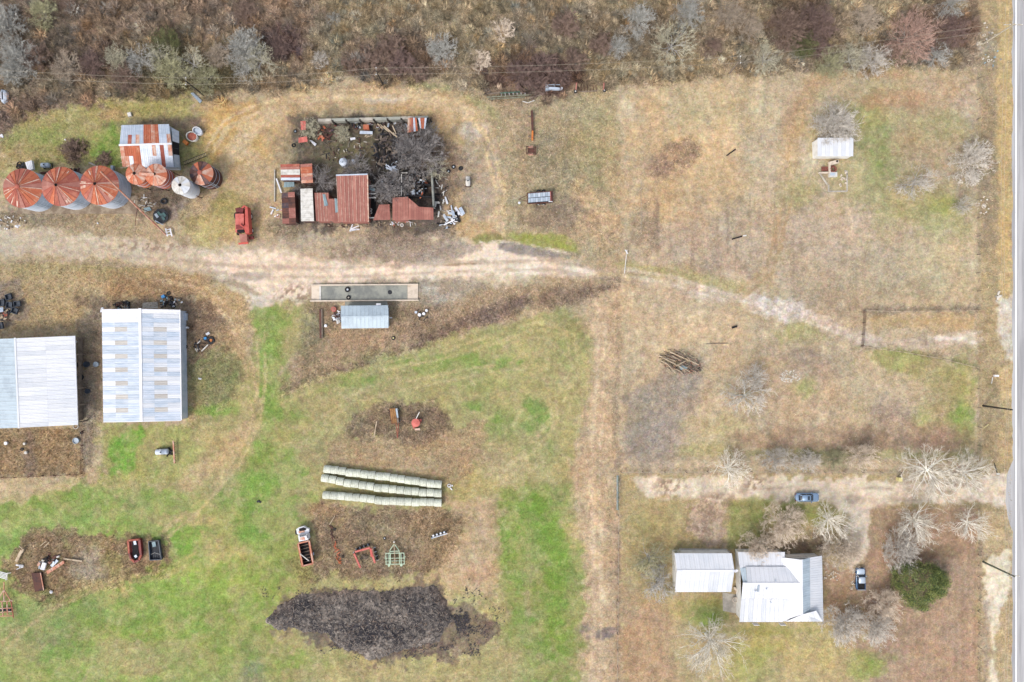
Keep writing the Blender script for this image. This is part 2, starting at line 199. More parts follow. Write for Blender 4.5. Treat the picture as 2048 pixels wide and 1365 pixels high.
# wheel ruts
def ruts(pts, gap, w, c, a=.6):
    for s in (-1, 1):
        q = []
        for i, (x, y) in enumerate(pts):
            j = min(i, len(pts)-2); dx, dy = pts[j+1][0]-pts[j][0], pts[j+1][1]-pts[j][1]; l = math.hypot(dx, dy); q.append((x - dy/l*gap/2*s, y + dx/l*gap/2*s))
        stroke(q, w*1.5, c, min(1, a*1.15), 3, 3.5)
ruts([(420,300),(450,250),(520,215),(600,196),(700,188),(830,188),(920,215),(975,290),(1000,380),(1000,470)],15,2,(216,190,148),.7)
ruts([(0,515),(120,512),(260,522),(400,535),(520,545),(700,545),(900,535),(1100,530),(1180,545),(1300,560)],18,2.2,(176,156,138),.45)
ruts([(300,548),(400,570),(470,640),(500,740),(510,820)],15,2,(206,178,142),.6); ruts([(330,1070),(400,1010),(470,930),(510,850),(525,760),(520,660)],15,2,(208,184,136),.6)
ruts([(560,800),(640,765),(760,735),(880,712),(1000,675),(1080,650),(1140,670),(1150,740),(1120,800)],15,1.8,(196,180,130),.55)
ruts([(600,880),(700,800),(820,770),(940,745),(1040,730),(1100,760),(1110,840),(1060,900),(1000,960)],15,1.8,(200,182,136),.5)
ruts([(1205,600),(1200,760),(1190,960),(1196,1200),(1192,1365)],15,2.2,(214,190,160),.6)
ruts([(1250,545),(1340,560),(1440,592),(1540,615),(1640,645),(1720,680),(1800,692),(1960,672)],14,2,(218,202,184),.6)
ruts([(1290,975),(1440,978),(1600,975),(1760,978),(1900,985),(2010,985)],15,2.4,(226,208,186),.7); ruts([(1740,985),(1716,1020),(1710,1070),(1716,1120)],13,2.2,(222,204,182),.6)
ruts([(10,1290),(90,1215),(200,1170),(320,1150),(420,1100)],14,1.8,(192,170,122),.5); ruts([(1010,1000),(1060,1100),(1075,1250),(1070,1365)],16,1.6,(160,166,100),.5)
ruts([(1620,170),(1590,260),(1575,400),(1540,540),(1480,590)],16,2,(182,152,114),.5)
stroke([(405,556),(470,566),(520,590)],3,(150,128,108),.6,4,4); stroke([(880,532),(960,527)],1.8,(128,112,86),.7,2,2); stroke([(960,484),(1000,483),(1060,489),(1140,508)],1.6,(226,212,196),.8,1.5,2)
for x_ in range(1352, 1960, 13):
    if x_ > 1760: stroke([(x_,1030),(x_,1600)],2,(158,128,104),.28,3,2)
for x_ in range(1250, 1345, 12): stroke([(x_,1210),(x_,1600)],2,(170,138,112),.28,3,2)

N_STEP = 2.9
core_x = np.arange(-260, 2300, N_STEP); core_y = np.arange(-220, 1590, N_STEP)
far = [400, 900, 2000, 5000, 15000, 60000]
gx = np.concatenate([[core_x[0] - f for f in far[::-1]], core_x, [core_x[-1] + f for f in far]])
gy = np.concatenate([[core_y[0] - f for f in far[::-1]], core_y, [core_y[-1] + f for f in far]])
GX, GY = np.meshgrid(gx, gy)
CX = np.clip(GX, -260, 2300); CY = np.clip(GY, -220, 1590)

def sd_poly(px, py, pts):
    d = np.full(px.shape, 1e9); inside = np.zeros(px.shape, bool); n = len(pts)
    for i in range(n):
        x0, y0 = pts[i]; x1, y1 = pts[(i + 1) % n]
        ex, ey = x1 - x0, y1 - y0; t = np.clip(((px - x0) * ex + (py - y0) * ey) / (ex * ex + ey * ey + 1e-9), 0, 1)
        d = np.minimum(d, np.hypot(px - x0 - t * ex, py - y0 - t * ey))
        c = ((y0 > py) != (y1 > py))
        inside ^= c & (px < (x1 - x0) * (py - y0) / ((y1 - y0) if y1 != y0 else 1e-9) + x0)
    return np.where(inside, -d, d)
def sd_line(px, py, pts):
    d = np.full(px.shape, 1e9)
    for (x0, y0), (x1, y1) in zip(pts, pts[1:]):
        ex, ey = x1 - x0, y1 - y0; t = np.clip(((px - x0) * ex + (py - y0) * ey) / (ex * ex + ey * ey + 1e-9), 0, 1)
        d = np.minimum(d, np.hypot(px - x0 - t * ex, py - y0 - t * ey))
    return d

NB = [fbm(CX, CY, 60, s, 5) for s in range(4)]            # ragged edges
NS = [fbm(CX, CY, 14, s + 3, 3) for s in range(4)]
colr = np.empty(GX.shape + (3,), np.float32); colr[:] = tan
brush = np.full(GX.shape, 0.12, np.float32)
for k, (kind, g, c, a, soft, rag, br, w, seed) in enumerate(OPS):
    soft *= .62; rag *= 1.45 if a < 1 or kind == 'b' else 1.15
    if kind == 'b':
        x, y, rx, ry, rot = g; R = max(rx, ry) * 1.9
        xs0, xs1, ys0, ys1 = x - R, x + R, y - R, y + R
    else:
        m = abs(w) + soft + rag * 2 + 6
        xs0 = min(q[0] for q in g) - m; xs1 = max(q[0] for q in g) + m; ys0 = min(q[1] for q in g) - m; ys1 = max(q[1] for q in g) + m
    ix = np.nonzero((CX[0] >= xs0) & (CX[0] <= xs1))[0]; iy = np.nonzero((CY[:, 0] >= ys0) & (CY[:, 0] <= ys1))[0]
    if not len(ix) or not len(iy): continue
    sl = (slice(iy[0], iy[-1] + 1), slice(ix[0], ix[-1] + 1))
    X = CX[sl]; Y = CY[sl]; nb = NB[(k + seed) % 4][sl]; ns = NS[(k + seed + 1) % 4][sl]
    if kind == 'b':
        cr, sr = math.cos(rot), math.sin(rot); dx = X - x; dy = Y - y
        u = (dx * cr + dy * sr) / rx; v = (-dx * sr + dy * cr) / ry
        s = np.sqrt(u * u + v * v) - 1 + rag * (nb * 1.3 + ns * 1.1); mk = np.clip(0.5 - s / (2 * soft), 0, 1)
    else:
        s = sd_poly(X, Y, g) if kind == 'p' else sd_line(X, Y, g) - w
        s = s + rag * (nb * 1.1 + ns * 1.1); mk = np.clip(0.5 - s / (2.0 * soft), 0, 1)
    mk = mk * mk * (3 - 2 * mk) * a
    mk = np.clip(mk * (1 + 0.5 * ns * (mk < .98)), 0, 1)
    colr[sl] = colr[sl] * (1 - mk[..., None]) + np.array(c, np.float32) * mk[..., None]
    if br is not None: brush[sl] = brush[sl] * (1 - mk) + br * mk
# clumping of the sward: patches of paler, browner and greener growth
hsv = 1 + 0.07 * fbm(CX, CY, 26, 5, 4) + (0.05 + 0.10 * brush) * fbm(CX, CY, 9, 2, 2) + 0.04 * fbm(CX, CY, 150, 1, 2)
colr *= hsv[..., None]
hue = fbm(CX, CY, 40, 6, 4)
colr[..., 0] *= 1 + 0.045 * hue; colr[..., 1] *= 1 - 0.01 * hue; colr[..., 2] *= 1 - 0.06 * hue
# mowing and wheel streaks down the open lot and the strip beside it
stk = .5 * np.sin((CX + CY * .05 + 9 * NB[0]) / 6.5) * np.clip(NB[1] + .3, 0, 1) + fbm((CX - CY * .04) * 1.6, (CY + CX * .04) * .5, 20, 3, 3)
lot = ((CX > 1180) & (CX < 1962) & (CY > 150)).astype(np.float32)
colr *= (1 + 0.06 * stk * lot)[..., None]
stk2 = fbm((CX * .9 - CY * .3) * .5, (CY * .95 + CX * .3) * 1.7, 22, 2, 3)
fld = ((CX < 1180) & (CY > 640)).astype(np.float32); colr *= (1 + 0.08 * stk2 * fld)[..., None]
# thatch, bare spots and tufts, a metre or so across
p1_ = fbm(CX, CY, 17, 6, 4); p2_ = fbm(CX + 400, CY, 11, 7, 3); p3_ = fbm(CX, CY + 700, 34, 2, 5)
bare_ = np.clip((brush + .08) * 7, .15, 1)
def mixin(mask, c):
    global colr
    mask = mask * bare_
    colr = colr * (1 - mask[..., None]) + np.array(c, np.float32) * mask[..., None]
for (bx_, by_, rx_, ry_) in ((1408,1040,52,62),(1340,972,46,26),(1515,970,46,22),(1440,1000,40,20),(590,590,60,30),(300,492,120,16),(700,505,90,22)):
    e_ = np.clip(1.6 - 1.6*np.hypot((CX-bx_)/rx_, (CY-by_)/ry_), 0, 1); n_ = fbm(CX, CY, 8, 5, 3)
    colr = colr * (1 - (e_*np.clip((n_-.02)*8, 0, 1)*.75)[..., None]) + np.array((150,126,108), np.float32) * (e_*np.clip((n_-.02)*8, 0, 1)*.75)[..., None]
mixin(np.clip((p1_ - .16) * 3, 0, 1) * .30, (148, 126, 104)); mixin(np.clip((p2_ - .18) * 3, 0, 1) * .30, (214, 194, 162)); mixin(np.clip((p3_ - .22) * 4, 0, 1) * .22, (160, 150, 112))
mixin(np.clip((-p3_ - .25) * 4, 0, 1) * .22, (196, 166, 138))
c4_ = fbm(CX, CY, 7, 4, 2); colr *= (1 + .10 * c4_)[..., None]
gm_ = np.clip((colr[..., 1] - colr[..., 0] + 6) / 16, 0, 1); p5_ = fbm(CX + 90, CY, 24, 1, 4); mixin(gm_ * np.clip((p5_ - .1) * 4, 0, 1) * .45, (188, 174, 122)); mixin(gm_ * np.clip((-p5_ - .12) * 4, 0, 1) * .4, (118, 156, 64))
g_ = colr.mean(-1, keepdims=True); colr = g_ + (colr - g_) * .90; colr *= 1.03
colr *= (1 + .08 * np.clip((brush - .3) / .6, 0, 1))[..., None]
colr = np.clip(colr, 0, 255)
ow_ = np.clip(np.maximum(np.maximum(-150 - CX, CX - 2190), np.maximum(-130 - CY, CY - 1490)) / 80, 0, 1)[..., None]
colr = colr * (1 - ow_) + (np.array((170, 154, 124), np.float32) * (1 + .08 * fbm(GX, GY, 90, 3, 4))[..., None]) * ow_      # plain rough pasture beyond
def lin_arr(c):
    v = c / 255.0
    return np.where(v <= 0.04045, v / 12.92, ((v + 0.055) / 1.055) ** 2.4)
COLL = (lin_arr(colr) * KA * np.array((1.0, 0.985, 0.93))).astype(np.float32)

def new_mat(name):
    m = bpy.data.materials.new(name); m.use_nodes = True
    return m, m.node_tree, m.node_tree.nodes["Principled BSDF"]

ground_m, nt, bs = new_mat("soil_and_grass")
at = nt.nodes.new("ShaderNodeAttribute"); at.attribute_name = "soil"
ab = nt.nodes.new("ShaderNodeAttribute"); ab.attribute_name = "brush"
geo = nt.nodes.new("ShaderNodeTexCoord")
def noise_node(nt, scale, detail=3, rough=.6, vec=None):
    n = nt.nodes.new("ShaderNodeTexNoise"); n.inputs['Scale'].default_value = scale; n.inputs['Detail'].default_value = detail
    n.inputs['Roughness'].default_value = rough
    nt.links.new(vec if vec is not None else geo.outputs['Object'], n.inputs['Vector']); return n
def ramp_map(nt, src, a, b, c, d):
    n = nt.nodes.new("ShaderNodeMapRange"); nt.links.new(src, n.inputs[0])
    for i, v in enumerate((a, b, c, d)): n.inputs[i + 1].default_value = v
    return n.outputs[0]
def mth(nt, op, a, b=None, c=None):
    n = nt.nodes.new("ShaderNodeMath"); n.operation = op
    for i, v in enumerate((a, b, c)):
        if v is None: continue
        if isinstance(v, (int, float)): n.inputs[i].default_value = v
        else: nt.links.new(v, n.inputs[i])
    return n.outputs[0]
nf = noise_node(nt, 2.3, 3, .7); nm = noise_node(nt, 0.8, 3, .65); nd = noise_node(nt, 1.5, 4, .8)
amp = mth(nt, 'MULTIPLY_ADD', ab.outputs['Fac'], 1.9, 1.15)
f1 = mth(nt, 'MULTIPLY', mth(nt, 'SUBTRACT', nf.outputs[0], 0.5), amp)
f2 = mth(nt, 'MULTIPLY', mth(nt, 'SUBTRACT', nm.outputs[0], 0.5), 0.55)
tot = mth(nt, 'ADD', mth(nt, 'ADD', f1, f2), 1.0)
specks = ramp_map(nt, nd.outputs[0], 0.60, 0.72, 1.0, 0.62)
tot = mth(nt, 'MULTIPLY', tot, mth(nt, 'MULTIPLY_ADD', mth(nt, 'SUBTRACT', specks, 1.0), mth(nt, 'MULTIPLY_ADD', ab.outputs['Fac'], 0.8, 0.25), 1.0))
vm = nt.nodes.new("ShaderNodeVectorMath"); vm.operation = 'SCALE'
nt.links.new(at.outputs['Color'], vm.inputs[0]); nt.links.new(tot, vm.inputs['Scale'])
hn = noise_node(nt, 1.3, 4, .7); hx = nt.nodes.new("ShaderNodeVectorMath"); hx.operation = 'MULTIPLY_ADD'
nt.links.new(hn.outputs['Color'], hx.inputs[0]); hx.inputs[1].default_value = (.6, .5, .7); hx.inputs[2].default_value = (.70, .75, .65)
h2 = nt.nodes.new("ShaderNodeVectorMath"); h2.operation = 'MULTIPLY'; nt.links.new(vm.outputs[0], h2.inputs[0]); nt.links.new(hx.outputs[0], h2.inputs[1])
nt.links.new(h2.outputs[0], bs.inputs['Base Color'])
bs.inputs['Roughness'].default_value = 0.95; bs.inputs['Specular IOR Level'].default_value = 0.1
bp = nt.nodes.new("ShaderNodeBump"); bp.inputs['Strength'].default_value = 0.6; bp.inputs['Distance'].default_value = 0.25
nt.links.new(nf.outputs[0], bp.inputs['Height']); nt.links.new(bp.outputs[0], bs.inputs['Normal'])

ny, nx = GX.shape
verts = np.zeros((ny * nx, 3), np.float32)
verts[:, 0] = ((GX - 1024) / 10).ravel(); verts[:, 1] = ((682.5 - GY) / 10).ravel()
idx = np.arange(ny * nx).reshape(ny, nx)
quads = np.stack([idx[1:, :-1], idx[1:, 1:], idx[:-1, 1:], idx[:-1, :-1]], -1).reshape(-1, 4)
def np_mesh(name, v, q):
    me = bpy.data.meshes.new(name); n = len(q); k = q.shape[1]
    me.vertices.add(len(v)); me.vertices.foreach_set("co", v.astype(np.float32).ravel())
    me.loops.add(n * k); me.loops.foreach_set("vertex_index", q.astype(np.int32).ravel())
    me.polygons.add(n); me.polygons.foreach_set("loop_start", np.arange(0, n * k, k, dtype=np.int32))
    me.polygons.foreach_set("loop_total", np.full(n, k, np.int32))
    me.update(calc_edges=True); return me
me = np_mesh("ground", verts, quads)
ca = me.color_attributes.new("soil", 'FLOAT_COLOR', 'POINT')
buf = np.ones((ny * nx, 4), np.float32); buf[:, :3] = COLL.reshape(-1, 3); ca.data.foreach_set("color", buf.ravel())
fa = me.attributes.new("brush", 'FLOAT', 'POINT'); fa.data.foreach_set("value", brush.ravel())
me.materials.append(ground_m)
ground = bpy.data.objects.new("ground", me); COL.objects.link(ground); ground["kind"] = "structure"

# ---------------------------------------------------------------- mesh and object helpers
class MB:
    """collects faces in world metres, links them as ONE mesh object under its parent"""
    def __init__(s): s.v = []; s.f = []; s.mi = []; s.cur = 0
    def mat(s, i): s.cur = i; return s
    def add(s, vs, fs):
        o = len(s.v); s.v += [tuple(v) for v in vs]; s.f += [tuple(i + o for i in f) for f in fs]; s.mi += [s.cur] * len(fs); return s
    def box(s, x0, x1, y0, y1, z0, z1):
        return s.add([(x0,y0,z0),(x1,y0,z0),(x1,y1,z0),(x0,y1,z0),(x0,y0,z1),(x1,y0,z1),(x1,y1,z1),(x0,y1,z1)],
                     [(3,2,1,0),(4,5,6,7),(0,1,5,4),(1,2,6,5),(2,3,7,6),(3,0,4,7)])
    def obox(s, c, sx, sy, sz, rz=0, rx=0, ry=0, taper=1.0):
        M = Matrix.Translation(c) @ Matrix.Rotation(rz, 4, 'Z') @ Matrix.Rotation(ry, 4, 'Y') @ Matrix.Rotation(rx, 4, 'X')
        vs = [M @ Vector((x * sx / 2 * (taper if z > 0 else 1), y * sy / 2 * (taper if z > 0 else 1), z * sz / 2)) for z in (-1, 1) for x, y in ((-1,-1),(1,-1),(1,1),(-1,1))]
        return s.add(vs, [(3,2,1,0),(4,5,6,7),(0,1,5,4),(1,2,6,5),(2,3,7,6),(3,0,4,7)])
    def bar(s, p0, p1, w, h=None):
        """rectangular bar from p0 to p1"""
        h = h or w; p0 = Vector(p0); p1 = Vector(p1); d = (p1 - p0).normalized()
        up = Vector((0,0,1)) if abs(d.z) < .95 else Vector((0,1,0)); a = d.cross(up).normalized() * (w / 2); b = a.cross(d).normalized() * (h / 2)
        vs = [p + sa * a + sb * b for p in (p0, p1) for sa, sb in ((-1,-1),(1,-1),(1,1),(-1,1))]
        return s.add(vs, [(3,2,1,0),(4,5,6,7),(0,1,5,4),(1,2,6,5),(2,3,7,6),(3,0,4,7)])
    def tube(s, p0, p1, r0, r1=None, n=10, cap=True):
        r1 = r0 if r1 is None else r1; p0 = Vector(p0); p1 = Vector(p1); d = (p1 - p0).normalized()
        up = Vector((0,0,1)) if abs(d.z) < .95 else Vector((0,1,0)); a = d.cross(up).normalized(); b = a.cross(d).normalized()
        vs = []
        for p, r in ((p0, r0), (p1, r1)):
            for i in range(n):
                t = 2 * math.pi * i / n; vs.append(p + a * (r * math.cos(t)) + b * (r * math.sin(t)))
        fs = [(i, n + i, n + (i + 1) % n, (i + 1) % n) for i in range(n)]
        if cap: fs += [tuple(range(n)), tuple(range(2 * n - 1, n - 1, -1))]
        return s.add(vs, fs)
    def pipe(s, pts, r, n=6):
        for a, b in zip(pts, pts[1:]): s.tube(a, b, r, r, n)
        return s
    def ring(s, c, R, r, n=18, m=6, axis='Z', rz=0, tilt=0, sx=1.0, sy=1.0):
        M = Matrix.Translation(c) @ Matrix.Rotation(rz, 4, 'Z') @ Matrix.Rotation(tilt, 4, 'Y')
        if axis == 'X': M = M @ Matrix.Rotation(math.pi / 2, 4, 'Y')
        if axis == 'Y': M = M @ Matrix.Rotation(math.pi / 2, 4, 'X')
        vs = []
        for i in range(n):
            t = 2 * math.pi * i / n
            for j in range(m):
                u = 2 * math.pi * j / m; q = R + r * math.cos(u)
                vs.append(M @ Vector((q * math.cos(t) * sx, q * math.sin(t) * sy, r * math.sin(u))))
        return s.add(vs, [(i * m + j, ((i + 1) % n) * m + j, ((i + 1) % n) * m + (j + 1) % m, i * m + (j + 1) % m) for i in range(n) for j in range(m)])
    def lathe(s, c, prof, n=20, M=None, sx=1.0, sy=1.0, cap=True, rz=0):
        M = (M or Matrix()).copy(); M = Matrix.Translation(c) @ Matrix.Rotation(rz, 4, 'Z') @ M; vs = []
        for r, z in prof:
            for i in range(n):
                t = 2 * math.pi * i / n; vs.append(M @ Vector((r * math.cos(t) * sx, r * math.sin(t) * sy, z)))
        k = len(prof); fs = [(j * n + i, j * n + (i + 1) % n, (j + 1) * n + (i + 1) % n, (j + 1) * n + i) for j in range(k - 1) for i in range(n)]
        if cap: fs += [tuple(range(n - 1, -1, -1)), tuple(range((k - 1) * n, k * n))]
        return s.add(vs, fs)
    def prism(s, pts, z0, z1):
        n = len(pts); a = sum(pts[i][0] * pts[(i+1)%n][1] - pts[(i+1)%n][0] * pts[i][1] for i in range(n))
        if a < 0: pts = pts[::-1]
        vs = [(x, y, z0) for x, y in pts] + [(x, y, z1) for x, y in pts]
        return s.add(vs, [tuple(range(n - 1, -1, -1)), tuple(range(n, 2 * n))] + [(i, (i + 1) % n, n + (i + 1) % n, n + i) for i in range(n)])
    def slab(s, q, t=0.03):
        """thick sheet under the 3-D polygon q"""
        q = [Vector(p) for p in q]; n = len(q); nn = Vector((0,0,0))
        for i in range(n): nn += (q[i] - q[0]).cross(q[(i + 1) % n] - q[0])
        nn.normalize()
        if nn.z < 0: q = q[::-1]; nn = -nn
        lo = [p - nn * t for p in q]
        return s.add(q + lo, [tuple(range(n)), tuple(range(2 * n - 1, n - 1, -1))] + [(i, n + i, n + (i + 1) % n, (i + 1) % n) for i in range(n)])
    def build(s, name, mats, parent=None, smooth=False, **props):
        me = bpy.data.meshes.new(name); off = Vector((0,0,0)); p = parent
        while p is not None: off += p.location; p = p.parent
        me.from_pydata([(x - off.x, y - off.y, z - off.z) for x, y, z in s.v], [], s.f)
        for m in (mats if isinstance(mats, (list, tuple)) else [mats]): me.materials.append(m)
        if any(s.mi): me.polygons.foreach_set("material_index", s.mi)
        if smooth: me.polygons.foreach_set("use_smooth", [True] * len(s.f))
        me.update()
        o = bpy.data.objects.new(name, me); COL.objects.link(o)
        if parent is not None: o.parent = parent
        for k, v in props.items(): o[k] = v
        return o

def thing(name, label, cat, loc=(0, 0, 0), group=None, rz=0):
    o = bpy.data.objects.new(name, None); COL.objects.link(o); o.location = (loc[0], loc[1], loc[2] if len(loc) > 2 else 0)
    o.rotation_euler = (0, 0, rz); o.empty_display_size = .5
    o["label"] = label; o["category"] = cat
    if group: o["group"] = group
    return o
def single(mb, name, mats, label, cat, loc=(0, 0, 0), group=None, smooth=False):
    """a thing that is one mesh, its origin at loc"""
    x, y = loc[0], loc[1]; z = loc[2] if len(loc) > 2 else 0
    mb.v = [(a - x, b - y, c - z) for a, b, c in mb.v]
    o = mb.build(name, mats, None, smooth); o.location = (x, y, z); o["label"] = label; o["category"] = cat
    if group: o["group"] = group
    return o
def dup(root, loc, rz=0, label=None, group=None):
    r = root.copy(); COL.objects.link(r); r.location = (loc[0], loc[1], loc[2] if len(loc) > 2 else 0); r.rotation_euler = (0, 0, rz)
    if label: r["label"] = label
    if group: r["group"] = group
    for ch in root.children:
        c = ch.copy(); COL.objects.link(c); c.parent = r
        for g in ch.children:
            d = g.copy(); COL.objects.link(d); d.parent = c
    return r

# ---------------------------------------------------------------- materials
def wear(name, c, c2=None, rough=.6, metal=0.0, scale=.8, amt=.5, grain=.15, bump=0.0, spec=.4, stretch=None, k=KA):
    """painted, rusty or weathered surface: colour c with patches of c2 (sRGB triples) and fine grain"""
    m, nt, bs = new_mat(name); c2 = c2 or tuple(v * .82 for v in c)
    tc = nt.nodes.new("ShaderNodeTexCoord"); vec = tc.outputs['Object']
    gm = nt.nodes.new("ShaderNodeNewGeometry"); vec = gm.outputs['Position']
    if stretch:
        mp = nt.nodes.new("ShaderNodeMapping"); mp.inputs['Scale'].default_value = stretch; nt.links.new(vec, mp.inputs[0]); vec = mp.outputs[0]
    n1 = noise_node(nt, scale, 5, .65, vec); n2 = noise_node(nt, scale * 7, 3, .7, vec)
    fac = ramp_map(nt, n1.outputs[0], 0.62 - amt * .35, 0.78 - amt * .35, 0, 1)
    mx = nt.nodes.new("ShaderNodeMix"); mx.data_type = 'RGBA'; nt.links.new(fac, mx.inputs[0])
    mx.inputs[6].default_value = lin(c, k) + (1,); mx.inputs[7].default_value = lin(c2, k) + (1,)
    v = nt.nodes.new("ShaderNodeVectorMath"); v.operation = 'SCALE'; nt.links.new(mx.outputs[2], v.inputs[0])
    oi = nt.nodes.new("ShaderNodeObjectInfo")
    g = mth(nt, 'MULTIPLY_ADD', mth(nt, 'SUBTRACT', n2.outputs[0], .5), grain * 2.2, 1.0)
    g = mth(nt, 'MULTIPLY', g, ramp_map(nt, oi.outputs['Random'], 0, 1, 1 - grain * .55, 1 + grain * .45))
    nt.links.new(g, v.inputs['Scale']); nt.links.new(v.outputs[0], bs.inputs['Base Color'])
    bs.inputs['Roughness'].default_value = rough; bs.inputs['Metallic'].default_value = metal; bs.inputs['Specular IOR Level'].default_value = spec
    if bump:
        b = nt.nodes.new("ShaderNodeBump"); b.inputs['Strength'].default_value = .5; b.inputs['Distance'].default_value = bump
        nt.links.new(n2.outputs[0], b.inputs['Height']); nt.links.new(b.outputs[0], bs.inputs['Normal'])
    return m

M = {}
M['white'] = wear('white_painted_metal', (244,243,246), (226,228,234), .5, 0, .5, .4, .05, k=0.66)
M['offwhite'] = wear('bleached_white_paint', (228,224,216), (196,190,180), .7, 0, 1.2, .4, .1, k=0.64)
M['roofwhite'] = wear('white_sheet_roofing', (246,247,251), (236,239,245), .45, 0, .35, .5, .035, stretch=(.3, 1, 1), k=0.6)
M['roofpale'] = wear('pale_sheet_roofing', (240,242,246), (230,234,240), .45, 0, .3, .5, .04, k=0.57)
M['galv'] = wear('galvanised_sheet', (196,208,222), (222,228,236), .42, .1, .5, .5, .10, stretch=(.4, 1.4, 1), k=0.62)
M['galv2'] = wear('bright_galvanised_sheet', (216,224,236), (192,206,222), .42, .1, .5, .5, .10, stretch=(.4, 1.4, 1), k=0.64)
M['bluegray'] = wear('blue_grey_sheet', (186,200,212), (160,172,184), .5, .1, .7, .4, .1, k=0.6)
M['paleblue'] = wear('pale_blue_sheet', (204,219,228), (188,202,212), .5, .1, .5, .4, .08, k=0.6)
M['skylight'] = wear('amber_fibreglass', (202,195,186), (216,210,202), .5, 0, 1.5, .5, .16, stretch=(.3, 4, 1))
M['rust'] = wear('orange_rust', (200,112,80), (222,156,122), .9, 0, .9, .3, .22)
M['rust2'] = wear('deep_red_rust', (178,98,82), (202,130,106), .9, 0, .8, .35, .2)
M['rust3'] = wear('pale_worn_rust', (214,146,118), (230,196,176), .85, 0, 1.0, .5, .2)
M['rustd'] = wear('dark_brown_rust', (112,72,60), (82,58,56), .9, 0, .9, .5, .25)
M['rustred'] = wear('faded_red_sheet', (180,118,104), (198,140,124), .8, 0, .7, .4, .14)
M['rustred2'] = wear('darker_red_sheet', (166,106,94), (184,126,112), .8, 0, .7, .4, .14)
M['black_rust'] = wear('blackened_rust', (78,66,74), (126,92,84), .8, 0, .9, .45, .25)
M['seam'] = wear('pale_seam_metal', (226,196,176), (206,150,126), .7, 0, 1.5, .5, .1)
M['red'] = wear('faded_red_paint', (216,96,84), (190,78,66), .6, 0, 1.2, .4, .15)
M['pinkred'] = wear('sun_bleached_red', (222,122,110), (204,100,88), .7, 0, 1.0, .4, .15)
M['darkred'] = wear('dark_red_paint', (140,52,50), (98,40,40), .6, 0, 1.4, .5, .2)
M['orange'] = wear('orange_paint', (226,138,62), (190,96,50), .6, 0, 1.2, .4, .12)
M['yellow'] = wear('pale_yellow_plastic', (238,226,160), (220,206,140), .6, 0, 1, .3, .06)
M['dark'] = wear('black_rubber', (52,54,60), (34,35,40), .8, 0, 2, .5, .2)
M['void'] = wear('char_and_opening_shade', (40,36,38), (26,24,26), .95, 0, 2, .5, .3)  # also paints openings black, in place of the shade inside them
M['tub'] = wear('dark_blue_grey_plastic', (74,84,98), (54,60,70), .5, 0, 1.5, .5, .2)
M['conc'] = wear('worn_concrete', (196,188,174), (168,160,148), .9, 0, .7, .5, .12, k=0.66)
M['concd'] = wear('stained_grey_concrete', (172,172,160), (140,142,136), .9, 0, .35, .5, .16)
M['conce'] = wear('cream_concrete', (222,206,186), (196,180,162), .9, 0, .8, .4, .1, k=0.7)
M['timber'] = wear('weathered_timber', (150,134,118), (118,104,92), .9, 0, 1.5, .5, .2)
M['timberl'] = wear('pale_timber', (214,194,166), (176,152,124), .9, 0, 1.5, .4, .15)
M['deck'] = wear('honey_timber', (176,128,78), (128,88,56), .85, 0, 1.5, .45, .2)
M['pole'] = wear('dark_creosoted_pole', (66,58,50), (44,40,36), .9, 0, 1.5, .5, .15)
M['polel'] = wear('pale_weathered_pole', (206,196,172), (180,168,148), .9, 0, 1.5, .5, .15)
M['poleg'] = wear('grey_green_pole', (118,124,104), (92,96,80), .9, 0, 1.5, .5, .15)
M['wire'] = wear('pale_wire', (196,184,164), (170,160,142), .6, .2, 1, .4, .05)
M['hay'] = wear('weathered_hay', (218,220,204), (196,198,178), 1, 0, 2.5, .5, .2, .05, k=.74)
M['hayend'] = wear('hay_end_grey', (150,146,120), (120,116,92), 1, 0, 3, .5, .25)
M['asphalt'] = wear('worn_pale_asphalt', (200,198,197), (172,170,170), .9, 0, .45, .55, .16, stretch=(1.6, .06, 1), k=0.66)
M['paint'] = wear('road_paint_white', (248,248,250), (232,232,236), .7, 0, 2, .3, .06, k=0.95)
M['ypaint'] = wear('road_paint_yellow', (226,190,80), (200,170,80), .7, 0, 2, .3, .06)
M['teal'] = wear('dark_teal_plastic', (58,96,96), (36,56,64), .5, 0, 1.5, .4, .2)
M['green'] = wear('pale_green_paint', (186,206,178), (150,172,144), .6, 0, 2, .4, .1, k=0.75)
M['greend'] = wear('dark_green_paint', (84,116,96), (60,84,72), .6, 0, 1.5, .5, .15)
M['glass'] = wear('dark_glass', (46,60,74), (34,44,56), .08, 0, 1, .3, .03, spec=.7)
M['carpaint'] = wear('blue_grey_car_paint', (136,160,186), (124,148,176), .25, .35, .4, .3, .03, spec=.6, k=0.8)
M['pickup'] = wear('navy_truck_paint', (70,104,140), (54,84,116), .22, .3, .4, .3, .03, spec=.6, k=0.7)
M['silver'] = wear('silver_roof_paint', (186,198,212), (170,184,200), .25, .3, .4, .3, .03, spec=.6, k=0.85)
M['rubber'] = wear('tyre_rubber', (48,48,50), (34,34,36), .9, 0, 3, .4, .2)
M['stone'] = wear('pale_limestone', (214,206,192), (190,180,164), .9, 0, 2, .4, .15, k=0.8)
M['brick'] = wear('soft_red_brick', (158,96,82), (124,74,64), .9, 0, 2, .4, .2)
M['blue'] = wear('bright_blue_plastic', (60,150,214), (50,120,180), .4, 0, 1, .3, .05)
M['wall'] = wear('off_white_siding', (224,222,216), (206,202,194), .7, 0, .6, .4, .06, k=0.8)
M['mound'] = wear('black_silage', (62,58,62), (112,102,98), .95, 0, .75, .55, .5, .3, k=KA)
M['soil'] = wear('dark_crumbly_soil', (112,98,90), (78,70,72), 1, 0, .8, .5, .4, .2)
M['pad'] = wear('dirt_covered_concrete', (186,168,144), (150,130,110), .95, 0, .5, .6, .25)
M['drill'] = wear('faded_drab_green_paint', (150,152,128), (120,108,88), .8, 0, 2, .5, .2)
